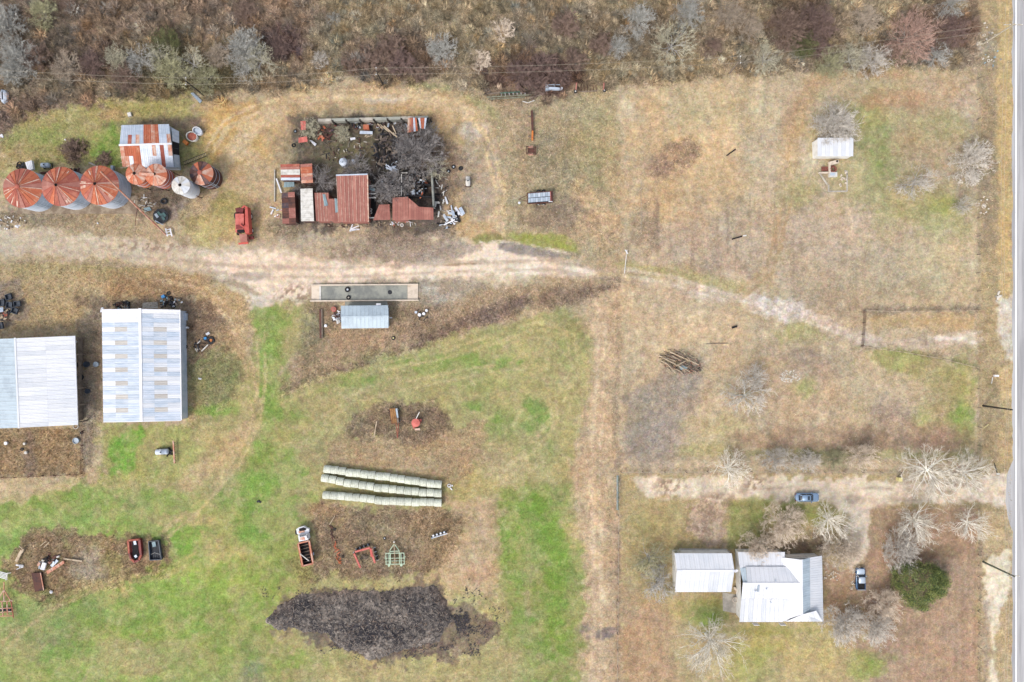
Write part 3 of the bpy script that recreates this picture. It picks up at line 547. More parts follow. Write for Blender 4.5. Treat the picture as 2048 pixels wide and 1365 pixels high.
M['tarp'] = wear('faded_teal_tarp', (156,180,186), (126,150,160), .7, 0, 1, .4, .1)

# ---------------------------------------------------------------- roof sheets, walls, gabled buildings
def V(*a): return Vector(a)
def sheet_mb(a, b, c, d, ribs=2, t=.02, rib=.035):
    """ribbed roofing sheet a-b-c-d (a->b across, a->d down the slope)"""
    a, b, c, d = map(Vector, (a, b, c, d)); n = (b - a).cross(d - a).normalized()
    if n.z < 0: n = -n
    us = [0.0]
    for i in range(ribs):
        u = (i + .5) / ribs; us += [u - .07, u - .03, u + .03, u + .07]
    us.append(1.0); hs = [0.0] + [0, rib, rib, 0] * ribs + [0.0]
    top = [a.lerp(b, u) + n * h for u, h in zip(us, hs)]; bot = [d.lerp(c, u) + n * h for u, h in zip(us, hs)]
    k = len(us); vs = top + bot + [a - n * t, b - n * t, c - n * t, d - n * t]
    fs = [(i, k + i, k + i + 1, i + 1) for i in range(k - 1)] + [(2*k, 2*k+1, 2*k+2, 2*k+3)]
    fs += [tuple([2*k] + list(range(0, k)) + [2*k+1])[::-1], tuple([2*k+3] + list(range(k, 2*k)) + [2*k+2]), (0, 2*k, 2*k+3, k), (k-1, 2*k-1, 2*k+2, 2*k+1)]
    m = MB(); m.add(vs, fs); return m
def sheets(parent, a, b, c, d, nu, nv, pick, name="roof_sheet", ribs=2, gap=.012, keep=None, sheets_u=None):
    """lay nu x nv roofing sheets on the quad; each lower course tucks 1 cm under the one above"""
    a, b, c, d = map(Vector, (a, b, c, d)); out = []; n = (b - a).cross(d - a).normalized()
    if n.z < 0: n = -n
    bil = lambda u, v: (a.lerp(b, u)).lerp(d.lerp(c, u), v)
    us = sheets_u or [i / nu for i in range(nu + 1)]
    for i in range(len(us) - 1):
        for j in range(nv):
            if keep and not keep(i, j): continue
            u0, u1 = us[i], us[i + 1]; g = gap / max((b - a).length, .1); v0, v1 = j / nv, (j + 1) / nv
            q = [bil(u0 + g, v0), bil(u1 - g, v0), bil(u1 - g, v1), bil(u0 + g, v1)]
            lift = n * (.012 * (nv - j)); q = [p + lift for p in q]
            if nv > 1: q[2] = q[2] + (q[2] - q[1]) * .01; q[3] = q[3] + (q[3] - q[0]) * .01
            out.append(sheet_mb(*q, ribs=ribs).build(name, pick(i, j), parent))
    return out
def walls(parent, pts, h, mat, t=.12, name="wall", tops=None, skip=()):
    n = len(pts)
    for i in range(n):
        if i in skip: continue
        (x0, y0), (x1, y1) = pts[i], pts[(i + 1) % n]; d = Vector((x1 - x0, y1 - y0, 0)).normalized(); nn = Vector((-d.y, d.x, 0)) * t
        x0 += d.x * t; y0 += d.y * t
        m = MB()
        if tops and tops[i] is not None:
            mx, my = (x0 + x1) / 2, (y0 + y1) / 2
            a = [(x0,y0,0),(x1,y1,0),(x1,y1,h),(mx,my,tops[i]),(x0,y0,h)]
        else: a = [(x0,y0,0),(x1,y1,0),(x1,y1,h),(x0,y0,h)]
        k = len(a); b = [(p[0] + nn.x, p[1] + nn.y, p[2]) for p in a]
        m.add(a + b, [tuple(range(k)), tuple(range(2*k-1, k-1, -1))] + [(q, k + q, k + (q+1) % k, (q+1) % k) for q in range(k)])
        m.build(name, mat, parent)
def floor_thing(parent, x0, x1, y0, y1, mat): MB().box(x0, x1, y0, y1, 0.004, 0.06).build("floor_slab", mat, parent)

# ---------------------------------------------------------------- the road
def strip(name, px0, px1, z, mat, py0=-4000, py1=5400, **kw):
    x0, _ = P(px0, 0); x1, _ = P(px1, 0); y0 = (682.5 - py1) / 10; y1 = (682.5 - py0) / 10
    n = 60; ys = [y0 + (y1 - y0) * i / n for i in range(n + 1)]; m = MB()
    vs = [(x0, y, z) for y in ys] + [(x1, y, z) for y in ys]
    m.add(vs, [(i, n + 1 + i, n + 2 + i, i + 1) for i in range(n)])
    o = m.build(name, M[mat] if isinstance(mat, str) else mat, None, **kw); o["kind"] = "structure"; return o
rm = random.Random(5)
pts = []
for py in range(-4000, 5401, 12):
    x = 2025.5 + rm.uniform(-1.3, 1.3) + 1.2*math.sin(py*.037) 
    if 925 <= py <= 1060:
        t = (py - 925) / 135; x -= 13 * math.sin(math.pi * min(1, max(0, t))) ** .6
    pts.append(((x - 1024) / 10, (682.5 - py) / 10))
x1 = (2102 - 1024) / 10
m = MB(); n = len(pts); m.add([(x, y, .02) for x, y in pts] + [(x1, y, .02) for x, y in pts] + [(x - .25, y, -.05) for x, y in pts],
      [(i + 1, n + i + 1, n + i, i) for i in range(n - 1)] + [(2*n + i + 1, i + 1, i, 2*n + i) for i in range(n - 1)])
m.build("road", M['asphalt'])["kind"] = "structure"
strip("edge_line", 2031.0, 2032.9, .026, 'paint'); strip("far_edge_line", 2095, 2096.6, .026, 'paint')
strip("centre_line", 2062.0, 2063.2, .026, 'ypaint'); strip("centre_line", 2064.4, 2065.6, .026, 'ypaint')

# ---------------------------------------------------------------- buildings
R = random.Random(21)
# open pole barn, west edge
b = thing("pole_barn", "wide open pole barn with plain white roof at the west edge of the farmyard", "barn", P(33, 765, 5))
zr, ze = 5.2, 4.0
rt, rb = P3(30,677,zr), P3(38,856,zr); et, eb = P3(149,672,ze), P3(155,850,ze); wt, wb = P3(-88,681,ze), P3(-80,860,ze)
sheets(b, rt, rb, eb, et, 20, 2, lambda i, j: M['roofwhite'] if R.random() < .75 else M['roofpale'], ribs=3)
sheets(b, rb, rt, wt, wb, 20, 2, lambda i, j: M['paleblue'], ribs=3)  # white roof; shade of the west slope is put into the sheet colour
MB().bar((rt[0], rt[1]+.1, rt[2]+.05), (rb[0], rb[1]-.1, rb[2]+.05), .35, .06).build("ridge_cap", M['roofpale'], b)
MB().bar((et[0]+.04, et[1], et[2]-.08), (eb[0]+.04, eb[1], eb[2]-.08), .08, .2).build("gutter", M['white'], b)
for i in range(6):
    for e, s in ((et, eb), (wt, wb)):
        k = i / 5; x = e[0] + (s[0]-e[0])*k + (-.5 if e is et else .5); y = e[1]-.4 + (s[1]-e[1]+.8)*k
        MB().box(x-.12, x+.12, y-.12, y+.12, 0, ze-.15).build("post", M['timber'], b)
x0, y0 = P(-80, 852, 0); x1b, y1b = P(118, 690, 0)
MB().box(et[0]-1.0, et[0]-.85, eb[1]+.5, et[1]-.5, 0, 1.4).build("kick_wall", M['timber'], b)
# machine shed with skylights
b = thing("machine_shed", "big silver metal shed with two rows of brown skylights in its roof", "shed", P(283, 732, 3))
zr, ze = 4.2, 3.0
rt, rb = P3(280,618,zr), P3(283,843,zr); et, eb = P3(359,620,ze), P3(362,841,ze); wt, wb = P3(204,619,ze), P3(207,844,ze)
SKY = (4,7,10,13,16,19,22)
def pk_w(i, j):
    if i < 3: return M['white']
    if i in SKY and j == 1: return M['skylight']
    if i in SKY and j == 2: return M['white']
    return M['galv'] if R.random() < .55 else M['galv2']
def pk_e(i, j):
    if i < 1: return M['white']
    if i in SKY and j == 1: return M['skylight']
    if i in SKY and j == 2: return M['roofwhite']
    return R.choice([M['galv2'], M['galv2'], M['galv'], M['roofpale']])
sheets(b, rt, rb, wb, wt, 25, 3, pk_w, ribs=2); sheets(b, rt, rb, eb, et, 25, 3, pk_e, ribs=2)
MB().bar((rt[0], rt[1]+.1, rt[2]+.07), (rb[0], rb[1]-.1, rb[2]+.07), .55, .05).build("ridge_cap", M['white'], b)
MB().bar((et[0]+.06, et[1], et[2]-.06), (eb[0]+.06, eb[1], eb[2]-.06), .2, .16).build("gutter", M['white'], b)
MB().bar((wb[0], wb[1]-.05, wb[2]), (rb[0], rb[1]-.05, rb[2]), .12, .12).bar((eb[0], eb[1]-.05, eb[2]), (rb[0], rb[1]-.05, rb[2]), .12, .12).build("gable_trim", M['white'], b)
walls(b, [(wb[0]+.15, wb[1]+.15), (eb[0]-.1, eb[1]+.15), (et[0]-.1, et[1]-.15), (wt[0]+.15, wt[1]-.15)], ze-.1, M['galv2'], tops=[zr-.1, None, zr-.1, None])
w = MB()
for i in range(40):
    y = eb[1] + .3 + (et[1]-eb[1]-.6) * i / 39
    w.box(et[0]-.11, et[0]-.06, y-.04, y+.04, .05, ze-.15)
w.build("wall_ribs", M['galv'], b, kind="stuff")
gx, gy = P(369, 634, .8); MB().box(gx-.5, gx+.3, gy-.7, gy+.7, .0, .95).build("air_unit", M['galv2'], b)
x, y = P(362,715,2.5); MB().box(x-.3, x+.05, y-5.9, y-.2, 2.35, 2.5).build("lean_edge", M['white'], b)
# striped shed
b = thing("striped_shed", "small gabled shed with white and rust striped sheets, dark doorway in its east end", "shed", P(297, 290, 2.5))
zr, ze = 4.3, 3.1
rt, rb = P3(239,291,zr), P3(343,288,zr); nt_, nb_ = P3(243,251,ze), P3(338,249,ze); st, sb_ = P3(245,334,ze), P3(348,335,ze)
w_, p_, r_, q_ = M['galv2'], M['rust3'], M['rust'], M['rust2']
N_ = [(w_,w_),(w_,w_),(w_,q_),(w_,w_),(w_,p_),(w_,w_),(r_,r_),(r_,r_),(p_,p_),(r_,r_),(w_,w_),(w_,w_),(w_,p_)]
S_ = [(p_,p_),(r_,p_),(r_,w_),(r_,r_),(r_,r_),(w_,w_),(w_,w_),(w_,w_),(p_,w_),(w_,w_),(q_,q_),(w_,w_),(p_,w_)]
sheets(b, rt, rb, nb_, nt_, 13, 2, lambda i, j: N_[i][1 - j], ribs=2)
sheets(b, rt, rb, sb_, st, 13, 2, lambda i, j: S_[i][j], ribs=2)
MB().bar((rt[0]-.1, rt[1], rt[2]+.06), (rb[0]+.1, rb[1], rb[2]+.06), .35, .05).build("ridge_cap", M['white'], b)
e0 = P3(360,335,0); e1 = P3(359,258,0)
walls(b, [(st[0]+.3, st[1]+.2), (sb_[0]-.1, sb_[1]+.2), (nb_[0]-.1, nb_[1]-.2), (nt_[0]+.3, nt_[1]-.2)], ze-.1, M['galv2'], tops=[None, zr-.1, None, zr-.1])
# lean-to on the east end, its sloping sheets and the dark opening
la, lb2, lc, ld = P3(343,256,2.9), P3(349,336,2.9), P3(359,335,1.5), P3(358,263,1.5)
sheets(b, la, lb2, lc, ld, 6, 1, lambda i, j: M['galv2'] if i in (0,1,4,5) else M['void'], name="lean_to_sheet", ribs=1)  # black middle sheets stand in for the shade inside the opening
for k in range(9):
    y = st[1] + (nt_[1]-st[1]) * k / 8; MB().bar((st[0]-.9, y, 2.2), (st[0]+.4, y, 2.5), .12).build("rafter_tail", M['timberl'], b)

def sector(cx, cy, z0, z1, r0, r1, a0, a1, seg=3, t=.03, lift=0):
    m = MB(); top = []
    for k in range(seg + 1):
        a = a0 + (a1 - a0) * k / seg; top.append((cx + r1*math.cos(a), cy + r1*math.sin(a), z0 + lift))
    for k in range(seg, -1, -1):
        a = a0 + (a1 - a0) * k / seg; top.append((cx + r0*math.cos(a), cy + r0*math.sin(a), z1 + lift))
    m.slab(top, t)
    am = a0; m.bar((cx + r0*math.cos(am), cy + r0*math.sin(am), z1+.03+lift), (cx + r1*math.cos(am), cy + r1*math.sin(am), z0+.03+lift), .06, .07)
    return m
def silo(name, label, px, py, r, eave, cone, roofm, wallm, hole, nsec=20, legs=None, seams=(), patches=(), group="grain silos in a row", cat="silo"):
    cx, cy = P(px, py, eave); t = thing(name, label, cat, (cx, cy, 0), group)
    zb = 0.0 if not legs else legs
    prof = []; n = int((eave - zb) / .35)
    for i in range(n + 1):
        z = zb + (eave - zb) * i / n; prof += [(r - .12, z), (r - .08, z + .12)] if i < n else [(r - .12, eave - .02)]
    MB().lathe((cx, cy, 0), prof, 40, cap=True).build("drum_wall", wallm, t, smooth=False)
    for zz in [zb + (eave - zb) * q for q in (.33, .66)]: MB().ring((cx, cy, zz), r - .07, .035, 40, 4).build("hoop", M['galv'], t)
    rr = R.random()
    for i in range(nsec):
        a0 = 2*math.pi*(i + rr)/nsec; a1 = a0 + 2*math.pi/nsec
        mt = roofm[R.randrange(len(roofm))]
        sector(cx, cy, eave, eave + cone, .32, r + .06, a0 + .004, a1 - .004).build("roof_panel", mt, t)
    for a in seams:
        a = math.radians(a); MB().bar((cx + .35*math.cos(a), cy + .35*math.sin(a), eave + cone*.93 + .06), (cx + r*math.cos(a), cy + r*math.sin(a), eave + .08), .16, .06).build("pale_seam", M['seam'], t)
    for (a, f0, f1, wd) in patches:
        a = math.radians(a); hh = lambda f: eave + cone*(1 - f) + .09
        MB().bar((cx + r*f0*math.cos(a), cy + r*f0*math.sin(a), hh(f0)), (cx + r*f1*math.cos(a), cy + r*f1*math.sin(a), hh(f1)), wd, .03).build("bare_patch", M['seam'], t)
    if hole: MB().ring((cx, cy, eave + cone - .06), .36, .06, 16, 5).build("hatch_rim", M['seam'], t); MB().lathe((cx, cy, eave + cone - .3), [(.3, 0), (.3, .1)], 16).build("hatch_opening", M['void'], t)  # black disc stands in for the darkness inside the open hatch
    else: MB().lathe((cx, cy, eave + cone - .12), [(.5, 0), (.42, .22), (.1, .3)], 12).build("roof_cap", M['rust2'], t)
    if legs:
        MB().lathe((cx, cy, 0), [(.25, legs - r * .95), (r - .12, legs)], 24).build("hopper", wallm, t)
        for k in range(4):
            a = math.pi/4 + k*math.pi/2; MB().bar((cx + (r-.1)*math.cos(a), cy + (r-.1)*math.sin(a), 0), (cx + (r-.1)*math.cos(a), cy + (r-.1)*math.sin(a), legs + .6), .14).build("leg", M['rustd'], t)
    else:
        # a ladder up the side that faces the yard
        m = MB(); a = -.9
        for s in (-.22, .22): m.bar((cx + (r+.05)*math.cos(a+s/r), cy + (r+.05)*math.sin(a+s/r), .2), (cx + (r+.05)*math.cos(a+s/r), cy + (r+.05)*math.sin(a+s/r), eave), .05)
        for k in range(9): z = .4 + k*(eave-.6)/8; m.bar((cx + (r+.05)*math.cos(a-.22/r), cy + (r+.05)*math.sin(a-.22/r), z), (cx + (r+.05)*math.cos(a+.22/r), cy + (r+.05)*math.sin(a+.22/r), z), .04)
        m.build("ladder", M['bluegray'], t)
    return t, cx, cy
ru = [M['rust'], M['rust2'], M['rust2'], M['rustred'], M['rust']]
silo("grain_silo", "westernmost big round grain bin, capped rusty cone roof and silver wall", 45.5, 377, 3.75, 4.6, 1.5, ru, M['galv2'], False, 22, seams=(78,28,-2,-30,150,200), patches=((215,.5,.95,.2),(235,.6,.98,.2),(190,.55,.95,.18),(255,.7,.98,.25)))
silo("grain_silo", "middle of the three big grain bins, rusty roof with open black hatch", 122, 373.5, 3.75, 4.6, 1.5, ru[1:], M['galv2'], True, 20, seams=(93,135,-14,-52), patches=((-58,.75,.98,.35),(-66,.8,.95,.3),(60,.75,.9,.2)))
silo("grain_silo", "easternmost big grain bin with bare metal patches, crossed by the long red auger", 199, 371, 3.75, 4.6, 1.5, ru, M['galv2'], True, 22, seams=(95,7,-16,268,175,-40), patches=((97,.6,.98,.3),(188,.6,.95,.5),(170,.6,.95,.25),(-45,.75,.98,.55),(-48,.3,.55,.3),(125,.6,.9,.25)))
rp = [M['rust'], M['rust3'], M['rust'], M['rust3']]
silo("hopper_bin", "small pale rusty hopper bin on legs touching the striped shed, western one", 272.5, 348.5, 1.95, 7.6, .7, rp, M['rust'], True, 12, legs=4.2, group="hopper bins on legs")
silo("hopper_bin", "small pale rusty hopper bin on legs with a dented side, eastern one", 312, 350, 2.05, 7.6, .7, rp, M['rust2'], True, 12, legs=4.2, group="hopper bins on legs")
MB_ = MB().bar(P3(278,348,8.4), P3(308,350,8.4), .5, .06); single(MB_, "catwalk", M['rust3'], "narrow catwalk plank bridging the two small rusty hopper bins", "catwalk", P3(292,349,6.9))
silo("hopper_bin", "white round hopper tank with small black-rimmed hatch", 361.5, 371, 1.7, 6.4, .35, [M['roofpale'], M['offwhite']], M['roofpale'], True, 12, legs=1.8, group="hopper bins on legs", cat="tank")
silo("dark_silo", "dark silo with charred black and orange wedges in its roof", 403, 347, 2.25, 4.6, .8, [M['black_rust'], M['rust'], M['black_rust'], M['rust3'], M['rustd']], M['rustd'], False, 14, group="hopper bins on legs")
m = MB(); x0,y0 = P(36,428,0); x1,y1 = P(276,392,0); m.box(x0, x1, y0, y1, -.1, .12)
o = m.build("concrete_pad", M['pad']); o["kind"] = "structure"; 
# auger
t = thing("grain_auger", "long thin rust-red grain auger leaning over the easternmost big bin", "auger", P(330,468))
p0 = P3(332,470,.6); p1 = P3(201,344,7.2)
MB().tube(p0, p1, .17, .17, 10).build("auger_tube", M['rust3'], t)
MB().tube((p1[0], p1[1], p1[2]), (p1[0]-.1, p1[1]+.1, p1[2]-.8), .2, .16, 10).build("spout", M['rust'], t)
a, c = Vector(p0), Vector(p1)
MB().bar(a.lerp(c,.45)+V(0,0,.05), P3(270,452,.2), .08).bar(a.lerp(c,.45)+V(0,0,.05), P3(300,425,.2), .08).build("undercarriage", M['rustd'], t)
MB().bar(a+V(0,0,.25), c+V(0,0,.45), .05).build("truss_rail", M['rust'], t)
m = MB(); x, y = P(340, 466); 
for dx in (-.45, .45): m.obox((x+dx, y, .5), .25, 1.6, .1, .25)
for dy in (-.5, .1, .6): m.obox((x, y+dy, .55), .9, .12, .08, .25)
single(m, "hopper_cradle", M['white'], "small white metal frame lying by the foot of the auger", "frame", P(340,466))
# ladder conveyor
t = thing("ladder", "dark rusty ladder lying between the striped shed and the dark silo", "ladder", P(389, 318))
A, B_ = V(*P3(368,327,.35)), V(*P3(413,309,1.0)); d = (B_-A).normalized(); s = Vector((-d.y, d.x, 0)) * .32
MB().bar(A+s, B_+s, .1).build("rail", M['pole'], t); MB().bar(A-s, B_-s, .1).build("rail", M['pole'], t)
rg = MB(); 
for k in range(14): q = A.lerp(B_, (k+.5)/14); MB().bar(q-s, q+s, .08).build("rung", M['timberl'], t)

# tubs
def tub(label, px, py, rx, ry, h, mat, inner, rz=0, cat="tub"):
    x, y = P(px, py, h); t = thing("stock_tub", label, cat, (x, y, 0))
    MB().lathe((x, y, 0), [(1.0, .0), (1.06, h), (.94, h), (.9, h*.75)], 22, sx=rx, sy=ry, rz=rz, cap=False).build("tub_wall", mat, t, smooth=True)
    MB().lathe((x, y, 0), [(.9, h*.3), (.9, h*.5)], 22, sx=rx, sy=ry, rz=rz).build("tub_bottom", inner, t)
    return t
tub("oval tub holding rusty water beside the striped shed", 383, 273, 1.1, .9, .8, M['offwhite'], M['rust2'], -.4)
tub("oval white tub with grey inside, outermost of the two by the shed", 394, 262, .95, .72, .8, M['white'], M['galv'], -.6)
t = thing("hand_cart", "thin bent trailer frame with an orange box by the oval tubs", "cart", P(378, 290))
MB().pipe([P3(360,267,.5), P3(367,275,.5), P3(372,284,.5)], .06).pipe([P3(378,291,.4), P3(398,271,.4), P3(413,257,.4)], .05).build("frame", M['timber'], t)
x, y = P(374, 287); MB().obox((x, y, .5), 1.0, .7, .5, -.7).build("orange_box", M['orange'], t)

# combine
def wheel(parent, c, r, w, axis_rz=0, name="wheel"):
    Mx = Matrix.Rotation(math.pi/2, 4, 'X'); o = MB().lathe(c, [(r*.55, -w/2), (r*.92, -w/2), (r, -w*.3), (r, w*.3), (r*.92, w/2), (r*.55, w/2)], 18, Mx, rz=axis_rz).build(name, M['rubber'], parent)
    MB().lathe(c, [(r*.5, -w/2-.02), (r*.5, w/2+.02)], 12, Mx, rz=axis_rz).build("rim", M['offwhite'], o)
    return o
x, y = P(487, 450); t = thing("combine_harvester", "faded red combine harvester parked on the dirt yard", "harvester", (x, y, 0), rz=0)
def L(px, py, z=0): return P3(px, py, z)
MB().prism([P(x_, y_, 2.2) for x_, y_ in ((471,428),(488,428),(488,462),(471,465))], .9, 2.3).build("body", M['pinkred'], t)
MB().prism([P(x_, y_, 2.6) for x_, y_ in ((490,412),(495,414),(499,466),(491,468))], 1.0, 2.7).build("elevator_housing", M['red'], t)
MB().prism([P(x_, y_, 2.0) for x_, y_ in ((478,468),(493,468),(494,483),(480,484))], .8, 1.9).build("straw_hood", M['rustred'], t)
MB().obox(L(487,487,.9), 1.9, .35, .35, .1).build("rear_beam", M['red'], t)
MB().prism([P(x_, y_, 2.45) for x_, y_ in ((472,450),(488,450),(488,457),(472,458))], 2.3, 2.42).build("engine_deck", M['darkred'], t)
MB().prism([P(x_, y_, 3) for x_, y_ in ((472,459),(486,459),(486,465),(472,465))], 2.2, 2.5).build("grain_tank_opening", M['void'], t)
MB().bar(L(489,452,2.5), L(492,464,2.6), .3, .3).bar(L(480,449,2.5), L(488,456,2.6), .25, .3).build("unloading_pipe", M['red'], t)
MB().obox(L(477,421,1.2), .9, .9, .7, .3).obox(L(484,423,1.2), .8, 1.1, .9, -.2).build("feeder_house", M['darkred'], t)
MB().bar(L(476,424,1.3), L(490,412,1.5), .3, .3).build("header_arm", M['red'], t)
for (a_, b_, r_, w_2) in ((501,434,.75,.5),(503,462,.6,.45),(474,433,.75,.5),(476,466,.5,.35)):
    xx, yy = P(a_, b_, .6); wheel(t, (xx, yy, r_), r_, w_2, math.pi/2)
MB().obox(L(503,476,.7), .9, .6, .5, .2).build("step_box", M['darkred'], t)

# ---- the burnt barn compound
def lean_roof(name, label, q, z, nu, pick, nv=1, ribs=2, wallm=None, cat="shed", us=None, grp=None, rows=None):
    cxp = sum(p[0] for p in q)/4; cyp = sum(p[1] for p in q)/4; t = thing(name, label, cat, P(cxp, cyp, z[0]), grp)
    c = [P3(p[0], p[1], zz) for p, zz in zip(q, (z[0], z[0], z[1], z[1]))]
    if rows: sheets(t, c[0], c[3], c[2], c[1], nu, nv, pick, ribs=ribs)
    else: sheets(t, c[0], c[1], c[2], c[3], nu, nv, pick, ribs=ribs)
    for i in range(4):
        x_, y_, z_ = Vector(c[i]).lerp(sum((Vector(v) for v in c), Vector())/4, .06)
        MB().box(x_-.09, x_+.09, y_-.09, y_+.09, 0, z_-.1).build("post", M['timber'], t)
    if wallm:
        cc = sum((Vector(v) for v in c), Vector())/4; k = [Vector(v).lerp(cc, .05) for v in c]
        for i in range(4):
            a_, b_ = k[i], k[(i+1)%4]; m = MB(); dd = (b_-a_).normalized(); nn = Vector((-dd.y, dd.x, 0))*.06; a_ = a_ + dd*.15; b_ = b_ - dd*.15
            m.add([(a_.x,a_.y,0),(b_.x,b_.y,0),(b_.x,b_.y,b_.z-.12),(a_.x,a_.y,a_.z-.12)] + [((a_+nn).x,(a_+nn).y,0),((b_+nn).x,(b_+nn).y,0),((b_+nn).x,(b_+nn).y,b_.z-.12),((a_+nn).x,(a_+nn).y,a_.z-.12)],
                  [(0,1,2,3),(7,6,5,4),(0,4,5,1),(1,5,6,2),(2,6,7,3),(3,7,4,0)]).build("wall", wallm, t)
    return t
rr2 = lambda i, j: M['rustred'] if R.random() < .6 else M['rustred2']
G = "sheds of the burnt barn compound"
t = lean_roof("red_barn", "tall middle barn with red ribbed roof, largest of the burnt compound", ((673,352),(734,350),(736,444),(677,444)), (4.2, 3.2), 8, rr2, 1, 2, M['rustred2'], "barn", grp=G)
for k in range(9):
    f = k/8; A, B_ = Vector(P3(673+61*f,352-2*f,4.24)), Vector(P3(677+59*f,444,3.24)); MB().bar(A, B_, .07, .06).build("batten", M['seam'], t)
MB().bar(P3(672,351,4.3), P3(735,349,4.3), .25, .1).build("top_flashing", M['galv2'], t); MB().bar(P3(735,350,4.3), P3(737,444,3.3), .2, .1).build("side_flashing", M['seam'], t)
BT = lambda t, q, z, n: [MB().bar(Vector(P3(q[0][0]+(q[1][0]-q[0][0])*f/n, q[0][1]+(q[1][1]-q[0][1])*f/n, z[0]+.04)), Vector(P3(q[3][0]+(q[2][0]-q[3][0])*f/n, q[3][1]+(q[2][1]-q[3][1])*f/n, z[1]+.04)), .07, .06).build("batten", M['seam'], t) for f in range(1, n)]
t_ = lean_roof("red_shed", "low red-roofed shed between the white roof and the tall red barn", ((629,386),(657,386),(660,443),(632,443)), (3.0, 2.6), 5, rr2, 1, 2, M['rustred2'], grp=G)
lean_roof("red_lean_to", "short red lean-to with a pale sheet lying on it, against the tall red barn", ((657,398),(677,398),(680,443),(660,443)), (2.9, 2.6), 4, rr2, 1, 2, M['rustred2'], grp=G)
lean_roof("slanted_red_shed", "slanted red roof piece south of the burnt trees, beside the tyre stack", ((758,410),(779,409),(781,440),(746,441)), (2.6, 2.4), 5, lambda i, j: M['rustred2'], 1, 2, None, grp=G)
BT(t_, ((629,386),(657,386),(660,443),(632,443)), (3.0, 2.6), 5)
t = lean_roof("red_shed", "long red shed at the south-east corner below the charred room", ((785,396),(816,394),(817,440),(785,441)), (2.8, 2.5), 6, rr2, 1, 2, M['rustred2'], grp=G)
c = [P3(817,396,2.8), P3(838,414,2.65), P3(838,440,2.5), P3(817,440,2.5)]; sheets(t, *c, 4, 1, rr2); c = [P3(838,414,2.65), P3(867,416,2.65), P3(867,440,2.5), P3(838,440,2.5)]; sheets(t, *c, 6, 1, rr2)
lean_roof("white_roofed_shed", "narrow shed with grimy white crosswise sheets, west of the red roofs", ((601,378),(625,377),(628,443),(602,443)), (2.8, 2.6), 8, lambda i, j: M['offwhite'], 1, 2, M['rustd'], grp=G, rows=True)
lean_roof("rusted_shed", "collapsed dark rust shed at the south-west corner of the compound", ((563,386),(589,384),(592,447),(565,448)), (2.4, 2.1), 6, lambda i, j: R.choice([M['rustd'], M['rustred2'], M['black_rust']]), 2, 2, M['rustd'], grp=G, rows=True)
lean_roof("small_rust_shed", "small square rust shed with a white band across its roof", ((561,329),(599,328),(600,361),(562,361)), (2.8, 2.4), 6, lambda i, j: (M['rust2'], M['rustred'], M['offwhite'], M['offwhite'], M['rust2'], M['galv2'])[i], 2, 2, M['rustd'], grp=G, rows=True)
lean_roof("patched_rust_shed", "rust shed with pale batten lines, joined to the one with the white band", ((600,329),(624,327),(626,366),(603,367)), (2.6, 2.4), 6, lambda i, j: R.choice([M['rust'], M['rustred'], M['rust3']]), 1, 2, M['rustd'], grp=G, rows=True)
lean_roof("striped_red_canopy", "torn canopy of red and white sheets at the north-east corner of the compound", ((816,236),(833,236),(836,262),(814,266)), (2.6, 2.4), 5, lambda i, j: (M['seam'], M['rust'], M['rust2'], M['galv2'], M['rust'])[i], 1, 1, None, "canopy", grp=G)
lean_roof("striped_canopy", "smaller torn canopy of red and white sheets beside a black opening", ((836,236),(858,236),(853,259),(840,257)), (2.6, 2.3), 5, lambda i, j: (M['galv2'], M['rust'], M['rust'], M['galv2'], M['void'])[i], 1, 1, None, "canopy", grp=G)  # black end sheet stands in for the dark of the opening
lean_roof("red_sheet_shelter", "little red sheet shelter at the north-west corner of the compound", ((601,243),(612,242),(612,260),(602,261)), (1.8, 1.6), 2, lambda i, j: M['pinkred'], 1, 2, None, "shelter", grp=G)
lean_roof("red_sheet_shelter", "little bent red sheet shelter beside the loose white sheet", ((597,276),(614,273),(615,284),(597,286)), (1.8, 1.6), 3, lambda i, j: M['pinkred'], 1, 1, None, "shelter", grp=G)
# walls
t = thing("buttressed_wall", "grey concrete wall with leaning posts along the north of the compound", "wall", P(748, 238))
for k in range(8):
    ax, bx = 638 + k*27.5, 638 + (k+1)*27.5 - .8; ay, by = 241.5 - k*.75, 241.5 - (k+1)*.75
    MB().bar(P3(ax, ay+2, .8), P3(bx, by+2, .8), .55, 1.6).build("wall_panel", M['concd'] if k % 3 else M['conc'], t)
    MB().bar(P3(bx, by+1, 1.7), P3(bx+6, by+9, .3), .3, .3).build("buttress", M['pole'], t)
t = thing("charred_room", "roofless charred room with broken pale wall edges", "ruin", P(834, 380))
for a_, b_ in (((803,349),(803,393)),((803,347),(817,347)),((820,352),(819,372)),((803,393),(864,395)),((830,350),(862,350)),((832,352),(832,392)),((848,366),(848,390)),((832,371),(862,371))):
    MB().bar(P3(*a_, .8), P3(*b_, .8), .22, 1.6).build("wall", M['void'], t)
for a_, b_ in (((803,349),(803,366)),((803,372),(803,393)),((803,346),(815,346)),((820,353),(820,362))):
    MB().bar(P3(*a_, 1.7), P3(*b_, 1.7), .2, .08).build("wall_edge", M['offwhite'], t)
MB().bar(P3(864,346,.9), P3(868,415,.9), .35, 1.8).build("side_wall", M['concd'], t)
rq = random.Random(8)
for k in range(26):
    px_, py_ = rq.uniform(822, 860), rq.uniform(355, 392); a_ = rq.uniform(0, 3.1)
    MB().obox(P3(px_, py_, .5 + rq.random()*.6), rq.uniform(.4, 1.5), rq.uniform(.12, .4), .08, a_, rq.uniform(-.4,.4)).build("scrap_piece", rq.choice([M['galv'], M['galv'], M['rust'], M['timber'], M['bluegray']]), t)
t = thing("fallen_beams", "dark gap of bare beams beside the tall red barn", "ruin", P(742, 400))
